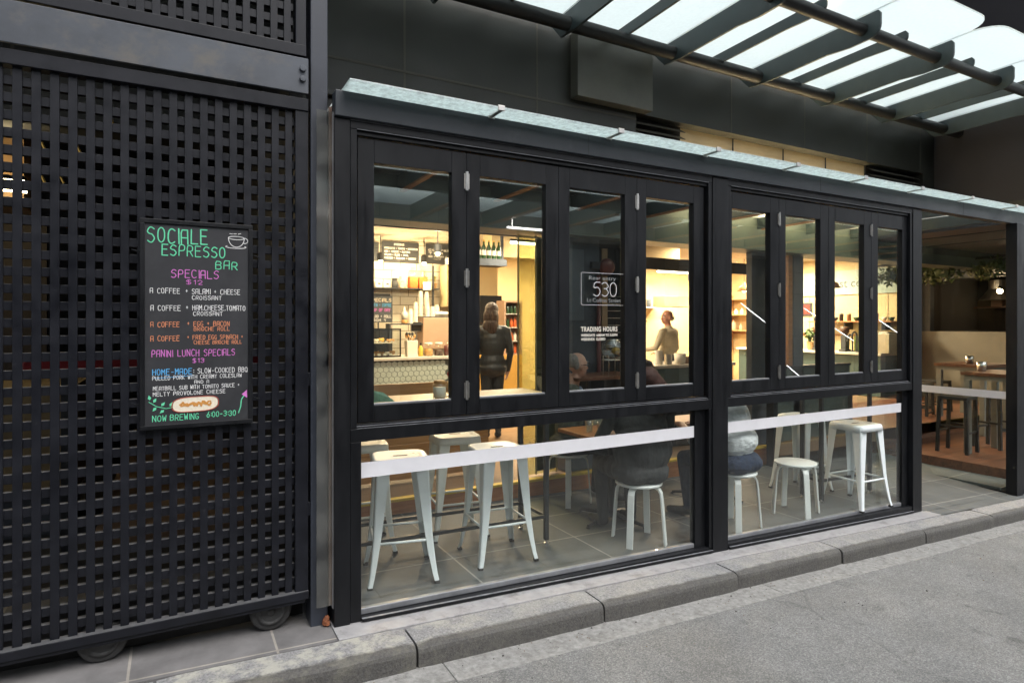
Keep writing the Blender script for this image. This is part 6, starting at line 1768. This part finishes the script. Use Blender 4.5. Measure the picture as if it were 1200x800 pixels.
MB().slab(q.x - 2.5, at(28, 190, 6.5).x, q.y, q.y + 0.5, at(0, 240, 6.5).z, at(0, 150, 6.5).z).build('panel', 'pine', t)
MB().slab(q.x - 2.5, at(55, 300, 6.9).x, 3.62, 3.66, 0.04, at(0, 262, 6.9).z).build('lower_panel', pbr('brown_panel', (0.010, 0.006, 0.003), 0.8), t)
a, b = at(-30, 214, 6.0), at(30, 214, 6.0)
t = thing('tube_lamp', 'glaring warm tube lamp behind the far left of the lattice gate', 'lamp', (a.x, a.y, a.z))
MB().slab(a.x - 0.4, b.x, a.y - 0.05, a.y + 0.05, a.z - 0.04, a.z + 0.04).build('tube', emit('garage_tube', (1, 0.80, 0.45), 12), t)
MB().slab(a.x - 0.4, b.x, a.y - 0.06, a.y + 0.06, a.z + 0.041, a.z + 0.07).tube([(a.x, a.y, a.z + 0.07), (a.x, a.y, 5.0)], 0.01, 6).build('housing', 'charcoal', t)
light('lamp_light', 'AREA', (a.x + 0.2, a.y, a.z - 0.08), 0.6, (1, 0.75, 0.4), 1.2, 0.1, parent=t)
mb = MB()
t = thing('wire_rack', 'rack of shiny slanting rods behind the upper lattice gate', 'rack', (-1.0, 3.0, 2.7))
for (px, py) in ((20, 135), (45, 135), (85, 155), (92, 175), (130, 140), (25, 170), (50, 170), (48, 205), (70, 205), (85, 205), (107, 140), (110, 160)):
    p_, q_ = at(px - 4, py - 9, 4.6), at(px + 5, py + 10, 4.6)
    mb.tube([p_, q_], 0.008, 6)
mb.build('rods', pbr('brass_rods', (0.7, 0.45, 0.12), 0.3, metal=1.0), t)
MB().tube([at(0, 120, 4.62), at(140, 135, 4.62)], 0.01, 6).tube([at(0, 120, 4.62), at(0, 120, 4.62) + Vector((0, 0, 1.9))], 0.01, 6).build('hanger', 'darkmetal', t)
a, b = at(25, 432, 4.9), at(160, 424, 4.9)
t = thing('red_barrier', 'long red bumper bar behind the lattice gate left of the menu board', 'barrier', (a.x, a.y, 0.03))
MB().slab(a.x, b.x + 1.3, a.y, a.y + 0.08, b.z - 0.04, b.z + 0.03).build('bar', pbr('dark_red_paint_bar', (0.16, 0.012, 0.014), 0.4), t, bevel=0.01)
MB().slab(a.x + 0.2, a.x + 0.26, a.y + 0.02, a.y + 0.06, 0.031, b.z - 0.051).slab(b.x + 1.0, b.x + 1.06, a.y + 0.02, a.y + 0.06, 0.031, b.z - 0.051).build('support', 'darkmetal', t)
a, b = at(-20, 470, 5.6), at(90, 470, 5.6)
t = thing('low_crate', 'pale yellowish crate low behind the left of the lattice gate', 'crate', (a.x, a.y, 0.03))
MB().slab(a.x - 0.5, b.x, a.y, a.y + 0.7, 0.34, a.z + 0.09).build('box', pbr('old_crate', (0.12, 0.085, 0.035), 0.7, var=0.3), t, bevel=0.004)
MB().slab(a.x - 0.45, b.x - 0.05, a.y + 0.05, a.y + 0.65, 0.031, 0.339).build('plinth', 'charcoal', t)

# =============================================================== PEOPLE
def person(label, loc, rz, prims, mats, hair=None, hairmat=None, extras=None, voxel=0.009, group=None):
    """prims: ('c', p0, r0, p1, r1, mat) tapered limb or ('e', centre, (rx,ry,rz), mat[, rotation]); fused into ONE skin by a voxel remesh"""
    t = thing('person', label, 'person', loc, rz, group, local=True)
    def fuse(ps, name, vox, smooth_it):
        mb = MB()
        for p in ps:
            if p[0] == 'c':
                a, r0, b, r1 = Vector(p[1]), p[2], Vector(p[3]), p[4]
                d = (b - a).normalized()
                pts, rs = [], []
                for k in (-90, -60, -30, 0):
                    pts.append(a + d * r0 * math.sin(R(k))); rs.append(max(0.002, r0 * math.cos(R(k))))
                for k in (0, 30, 60, 90):
                    pts.append(b + d * r1 * math.sin(R(k))); rs.append(max(0.002, r1 * math.cos(R(k))))
                mb.tube(pts, rs, 14)
            else:
                mb.ball(p[1], p[2], 18, rot=p[4] if len(p) > 4 else None)
        o = mb.build(name, [], None)
        m = o.modifiers.new('r', 'REMESH'); m.mode = 'VOXEL'; m.voxel_size = vox
        s_ = o.modifiers.new('s', 'SMOOTH'); s_.factor = 0.5; s_.iterations = smooth_it
        bpy.context.view_layer.update()
        me = bpy.data.meshes.new_from_object(o.evaluated_get(bpy.context.evaluated_depsgraph_get()))
        old = o.data; o.modifiers.clear(); o.data = me; bpy.data.meshes.remove(old); me.name = name
        me.polygons.foreach_set('use_smooth', [True] * len(me.polygons))
        o.parent = t
        return o
    body = fuse(prims, 'body', voxel, 3)
    me = body.data
    names = []
    for p in prims:
        mt = p[5] if p[0] == 'c' else p[3]
        if mt not in names: names.append(mt)
    for nm in names: me.materials.append(M[nm])
    n = len(me.polygons)
    c = np.empty(n * 3); me.polygons.foreach_get('center', c); c = c.reshape(-1, 3)
    best = np.full(n, 1e9); idx = np.zeros(n, int)
    for p in prims:
        if p[0] == 'c':
            a, b = np.array(p[1], float), np.array(p[3], float); ab = b - a
            tt = np.clip(((c - a) @ ab) / (ab @ ab), 0, 1)
            d = np.linalg.norm(c - (a + tt[:, None] * ab), axis=1) - (p[2] + (p[4] - p[2]) * tt)
            mt = p[5]
        else:
            q = (c - np.array(p[1], float))
            if len(p) > 4: q = q @ np.array(p[4])
            r = np.array(p[2], float)
            d = (np.linalg.norm(q / r, axis=1) - 1) * r.min()
            mt = p[3]
        w = d < best
        best[w] = d[w]; idx[w] = names.index(mt)
    me.polygons.foreach_set('material_index', idx.astype(np.int32))
    me.update()
    if hair:
        h = fuse(hair, 'hair', 0.008, 2); h.data.materials.append(M[hairmat])
    if extras: extras(t)
    return t

def head_prims(h, yaw=0.0, pitch=0.0, skin='skin', s=1.0):
    """head centred at h, facing +y turned by yaw (radians, left positive)"""
    rot = Matrix.Rotation(yaw, 3, 'Z') @ Matrix.Rotation(pitch, 3, 'X')
    h = Vector(h)
    P = lambda x, y, z: tuple(h + rot @ (Vector((x, y, z)) * s))
    E = lambda c, r, m: ('e', P(*c), tuple(q * s for q in r), m, rot)
    L = [E((0, -0.008, 0.028), (0.076, 0.096, 0.092), skin), E((0, 0.022, -0.03), (0.062, 0.07, 0.085), skin), E((0, 0.05, -0.078), (0.034, 0.034, 0.028), skin),
         ('c', P(0, 0.088, 0.012), 0.010 * s, P(0, 0.108, -0.028), 0.014 * s, skin), E((0, 0.078, 0.028), (0.05, 0.016, 0.012), skin), E((0, 0.082, -0.055), (0.026, 0.014, 0.010), skin),
         E((0.077, -0.005, -0.005), (0.012, 0.022, 0.034), skin), E((-0.077, -0.005, -0.005), (0.012, 0.022, 0.034), skin)]
    return L, P, rot
def face_parts(t, P, s=1.0, glasses=False, moustache=None):
    for sx in (-1, 1):
        e = MB().ball(P(sx * 0.031, 0.077, 0.008), 0.0125 * s, 10).build('eye', 'eyewhite', t, smooth=True)
        MB().ball(P(sx * 0.031, 0.087, 0.008), 0.0055 * s, 8).build('iris', 'screen', e, smooth=True)
        MB().tube([P(sx * 0.012, 0.093, 0.032), P(sx * 0.031, 0.095, 0.038), P(sx * 0.05, 0.083, 0.031)], 0.0045 * s, 6).build('eyebrow', 'greyhair', t)
    MB().tube([P(-0.022, 0.091, -0.055), P(0, 0.097, -0.057), P(0.022, 0.091, -0.055)], 0.0045 * s, 6).build('mouth', 'skinred', t)
    if glasses:
        mb = MB()
        for sx in (-1, 1):
            mb.tube([P(sx * 0.033 + 0.024 * math.cos(R(a)), 0.103, 0.006 + 0.019 * math.sin(R(a))) for a in range(0, 361, 30)], 0.0032 * s, 6)
            mb.tube([P(sx * 0.056, 0.100, 0.012), P(sx * 0.082, 0.06, 0.012), P(sx * 0.084, -0.02, 0.008)], 0.0032 * s, 6)
        mb.tube([P(-0.010, 0.105, 0.012), P(0.010, 0.105, 0.012)], 0.0032 * s, 6)
        mb.build('spectacles', 'screen', t)
def hand_prims(w, d, up, side, skin='skin', curl=0.5):
    """palm, four unequal fingers and a thumb; w wrist, d forward, up = back of the hand, side = +1 thumb towards cross(d, up)"""
    w, d, up = Vector(w), Vector(d).normalized(), Vector(up).normalized()
    x = d.cross(up).normalized() * side
    L = [('c', w, 0.027, w + d * 0.035, 0.030, skin)]
    for o_ in (-0.022, -0.007, 0.008, 0.022):
        L.append(('c', w + d * 0.02 + x * o_ * 0.8, 0.014, w + d * 0.085 + x * o_, 0.0115, skin))
    for o_, ln in ((0.028, 0.058), (0.0095, 0.068), (-0.0095, 0.062), (-0.027, 0.048)):
        b = w + d * 0.088 + x * o_ * 1.05; m_ = b + d * ln * 0.5 - up * ln * 0.25 * curl + x * o_ * 0.15; e = m_ + d * ln * 0.4 - up * ln * 0.5 * curl
        L.append(('c', b, 0.0092, m_, 0.0085, skin)); L.append(('c', m_, 0.0085, e, 0.0072, skin))
    b = w + d * 0.025 + x * 0.025; m_ = b + d * 0.035 + x * 0.025 - up * 0.01; e = m_ + d * 0.03 + x * 0.005 - up * 0.008
    L += [('c', b, 0.013, m_, 0.011, skin), ('c', m_, 0.011, e, 0.009, skin)]
    return L

def seated(top, bottom, shoe, skin='skin', lean=(0, 0), yaw=0.0, hands=True, arm_y=0.30, sleeves=True, wide=1.0, seat=0.455, feet=((-0.13, 0.40), (0.13, 0.42)), headyaw=0.0, headoff=(0, 0, 0), shoulder_turn=0.0, long_coat=False):
    """seated figure facing +y, floor at z=0; returns prims and the head transform"""
    lx, ly = lean
    hip = seat + 0.10
    W = wide
    def T(x, y, z):                                        # torso leans and turns with height
        k = max(0, (z - hip) / 0.5)
        c, s_ = math.cos(shoulder_turn * k), math.sin(shoulder_turn * k)
        return (x * c - y * s_ + lx * k, x * s_ + y * c + ly * k, z)
    P = [('e', (0, -0.01, hip - 0.015), (0.185 * W, 0.145 * W, 0.105), bottom if not long_coat else top),
         ('e', (0.07, -0.05, hip - 0.03), (0.11 * W, 0.115 * W, 0.09), bottom if not long_coat else top), ('e', (-0.07, -0.05, hip - 0.03), (0.11 * W, 0.115 * W, 0.09), bottom if not long_coat else top),
         ('e', T(0, 0.0, hip + 0.14), (0.165 * W, 0.125 * W, 0.16), top), ('e', T(0, 0.0, hip + 0.30), (0.178 * W, 0.125 * W, 0.17), top), ('e', T(0, -0.01, hip + 0.40), (0.17 * W, 0.105 * W, 0.10), top),
         ('c', T(-0.155 * W, -0.005, hip + 0.435), 0.062, T(0.155 * W, -0.005, hip + 0.435), 0.062, top),
         ('e', T(0, -0.015, hip + 0.48), (0.10, 0.075, 0.05), top),
         ('c', T(0, 0.0, hip + 0.49), 0.056, T(0, 0.015, hip + 0.575), 0.052, skin)]
    for sx, (fx, fy) in zip((-1, 1), feet):
        kn = (sx * 0.13, 0.40, seat + 0.05)
        P += [('c', (sx * 0.09, 0.02, seat + 0.085), 0.092 * W, kn, 0.062, bottom), ('c', kn, 0.062, (fx, fy - 0.05, 0.10), 0.045, bottom),
              ('c', (fx, fy - 0.06, 0.065), 0.042, (fx, fy + 0.02, 0.045), 0.042, shoe), ('c', (fx, fy + 0.02, 0.042), 0.042, (fx + sx * 0.02, fy + 0.14, 0.034), 0.032, shoe)]
        sh = T(sx * 0.185 * W, -0.005, hip + 0.42); el = T(sx * 0.25 * W, 0.10, hip + 0.17); wr = (sx * 0.12 + lx * 0.4, arm_y + ly * 0.4 + 0.06, 0.79)
        P += [('c', sh, 0.058, el, 0.047, top), ('c', el, 0.047 if sleeves else 0.042, wr, 0.034 if sleeves else 0.027, top if sleeves else skin)]
        if hands:
            d = Vector((-sx * 0.35, 1, -0.05))
            P += hand_prims(wr, d, (0, 0.1, 1), -sx, skin)
    hd = Vector(T(0, 0.03, hip + 0.69)) + Vector(headoff)
    H, PF, rot = head_prims(hd, headyaw, 0.0, skin)
    return P + H, PF, rot, hd

# man with glasses at the far side of the square table, face in profile to the right
P, PF, rot, hd = seated('tweed', 'darkcoat', 'rubber', 'skin', yaw=0, arm_y=0.26, headyaw=R(10), lean=(0.0, 0.05), seat=0.455)
P.append(('e', (0, 0.125, 0.97), (0.06, 0.03, 0.09), 'blueshirt'))
hair = [('e', PF(0, -0.06, 0.045), (0.078, 0.062, 0.07), 'greyhair', rot), ('e', PF(0.055, -0.05, 0.01), (0.025, 0.035, 0.045), 'greyhair', rot), ('e', PF(-0.055, -0.05, 0.01), (0.025, 0.035, 0.045), 'greyhair', rot)]
person('seated man with glasses and thin grey hair in profile behind the trading hours window', (3.16, 1.42, fz(3.0)), R(-100), P, None, hair, 'greyhair', lambda t, PF=PF: face_parts(t, PF, 1.0, True))

# customer in the dark coat, back to the lane
P, PF, rot, hd = seated('darkcoat', 'darkcoat', 'rubber', 'skin', arm_y=0.28, lean=(0.07, 0.08), wide=1.22, headyaw=R(-20), headoff=(0.03, 0.03, -0.02), long_coat=True)
P += [('e', (0.12, -0.03, 1.10), (0.16, 0.12, 0.10), 'maroon'), ('c', (0.06, -0.04, 1.24), 0.075, (0.25, -0.02, 1.05), 0.07, 'maroon'), ('e', (0.02, -0.02, 0.70), (0.235, 0.19, 0.20), 'darkcoat'), ('e', (0.0, -0.03, 0.54), (0.225, 0.165, 0.095), 'darkcoat')]
hair = [('e', PF(0, -0.02, 0.04), (0.095, 0.115, 0.098), 'darkhair', rot), ('e', PF(0.05, -0.05, -0.05), (0.06, 0.07, 0.10), 'darkhair', rot), ('e', PF(-0.05, -0.05, -0.05), (0.06, 0.07, 0.10), 'darkhair', rot), ('e', PF(0.0, -0.09, -0.02), (0.08, 0.05, 0.10), 'darkhair', rot)]
rh = random.Random(6)
for k in range(26):
    a = rh.uniform(0, 6.28); zz = rh.uniform(-0.12, 0.11)
    if math.sin(a) > 0.55 and zz < 0.06: continue
    hair.append(('e', PF(0.09 * math.cos(a), -0.03 + 0.10 * math.sin(a), zz), (0.026, 0.026, 0.026), 'darkhair'))
person('customer with curly dark hair, bulky dark coat and maroon hood on a low stool', (3.07, 0.33, fz(3.07)), R(-12), P, None, hair, 'darkhair', lambda t, PF=PF: face_parts(t, PF))

# customer in grey shirt and jeans, back to the lane, by the centre post
P, PF, rot, hd = seated('greyshirt', 'denim', 'rubber', 'skin', arm_y=0.30, lean=(-0.10, 0.10), sleeves=False, wide=1.28, headyaw=R(10), shoulder_turn=0.1)
P += [('c', (0.17 - 0.11, 0.07, 0.96), 0.062, (0.24 - 0.06, 0.12, 0.84), 0.06, 'greyshirt'), ('c', (-0.17 - 0.11, 0.07, 0.96), 0.062, (-0.24 - 0.06, 0.12, 0.84), 0.06, 'greyshirt'),
      ('e', (-0.02, -0.015, 0.71), (0.225, 0.175, 0.14), 'greyshirt'), ('e', (0, -0.05, 0.535), (0.20, 0.14, 0.085), 'denim'), ('e', (-0.04, 0.02, 0.86), (0.215, 0.155, 0.2), 'greyshirt')]
hair = [('e', PF(0, -0.02, 0.04), (0.084, 0.105, 0.09), 'darkhair', rot), ('e', PF(0, -0.06, -0.02), (0.07, 0.05, 0.07), 'darkhair', rot)]
person('customer in a pale grey shirt and dark jeans seated beside the centre post', (4.02, 0.27, fz(4.02)), R(6), P, None, hair, 'darkhair', lambda t, PF=PF: face_parts(t, PF))

def standing(top, bottom, shoe, skin, H=1.72, coat_hem=None, arms=None, headyaw=0.0, wide=1.0, stance=0.09, turn=0.0):
    k = H / 1.75; W = wide
    P = [('e', (0, 0, 0.95 * k), (0.165 * W, 0.115 * W, 0.13), top if coat_hem else bottom), ('e', (0, 0, 1.12 * k), (0.145 * W, 0.105 * W, 0.16), top), ('e', (0, 0.0, 1.28 * k), (0.168 * W, 0.118 * W, 0.17), top),
         ('e', (0, -0.005, 1.38 * k), (0.16 * W, 0.1 * W, 0.09), top), ('c', (-0.15 * W, 0, 1.41 * k), 0.058, (0.15 * W, 0, 1.41 * k), 0.058, top), ('e', (0, -0.01, 1.46 * k), (0.09, 0.07, 0.045), top),
         ('c', (0, 0, 1.46 * k), 0.054, (0, 0.012, 1.55 * k), 0.05, skin)]
    if coat_hem: P.append(('e', (0, 0, coat_hem + 0.10), (0.185 * W, 0.14 * W, 0.12), top))
    for sx in (-1, 1):
        P += [('c', (sx * stance, 0, 0.90 * k), 0.088 * W, (sx * stance, 0.015, 0.50 * k), 0.060, bottom), ('c', (sx * stance, 0.015, 0.50 * k), 0.060, (sx * stance, -0.01, 0.10), 0.042, bottom),
              ('c', (sx * stance, -0.02, 0.055), 0.042, (sx * stance, 0.05, 0.045), 0.042, shoe), ('c', (sx * stance, 0.05, 0.042), 0.042, (sx * (stance + 0.02), 0.16, 0.034), 0.032, shoe)]
    for sx, (el, wr) in zip((-1, 1), arms):
        P += [('c', (sx * 0.18 * W, 0, 1.395 * k), 0.056, el, 0.046, top), ('c', el, 0.046, wr, 0.034, top)]
        d = (Vector(wr) - Vector(el)).normalized(); up = Vector((0, 0, 1)) if abs(d.z) < 0.8 else Vector((sx, 0, 0))
        P += hand_prims(wr, d, up, -sx, skin)
    Hd, PF, rot = head_prims((0, 0.02, 1.64 * k), headyaw, 0, skin)
    return P + Hd, PF, rot

q = at(577, 400, 7.1)
P, PF, rot = standing('puffer', 'darkcoat', 'rubber', 'skin', 1.74, 0.80, (((-0.23, 0.03, 1.12), (-0.17, 0.20, 0.98)), ((0.235, -0.02, 1.12), (0.215, 0.05, 0.88))), R(-25), 1.05, 0.075)
P += [('e', (0, 0, 0.98), (0.175, 0.13, 0.16), 'puffer'), ('e', (0, 0, 1.2), (0.172, 0.13, 0.2), 'puffer')]
hair = [('e', PF(0, -0.02, 0.035), (0.088, 0.108, 0.098), 'brownhair', rot), ('e', PF(0, -0.085, -0.06), (0.095, 0.05, 0.13), 'brownhair', rot), ('e', PF(0.0, -0.10, -0.19), (0.10, 0.045, 0.12), 'brownhair', rot), ('e', PF(-0.07, -0.03, -0.08), (0.035, 0.05, 0.12), 'brownhair', rot), ('e', PF(0.07, -0.05, -0.09), (0.03, 0.045, 0.12), 'brownhair', rot)]
person('woman with long brown hair and black quilted jacket standing with her back to the lane', (q.x, q.y, 0.10), R(-18), P, None, hair, 'brownhair', lambda t, PF=PF: face_parts(t, PF))

q = at(778, 400, 7.5)
P, PF, rot = standing('beigeshirt', 'denim', 'rubber', 'skinred', 1.68, None, (((-0.30, 0.06, 1.10), (-0.14, 0.30, 1.06)), ((0.28, 0.0, 1.08), (0.16, 0.24, 1.02))), R(60), 1.25, 0.11)
hair = [('e', PF(0, -0.075, -0.01), (0.075, 0.035, 0.045), 'greyhair', rot)]
person('bald man in a beige shirt standing at the far counter behind the fourth folding window', (q.x, q.y - 0.1, 0.10), R(20), P, None, hair, 'greyhair', lambda t, PF=PF: face_parts(t, PF))

# tidy the helper property
for o in scene.objects:
    if '_w' in o: del o['_w']
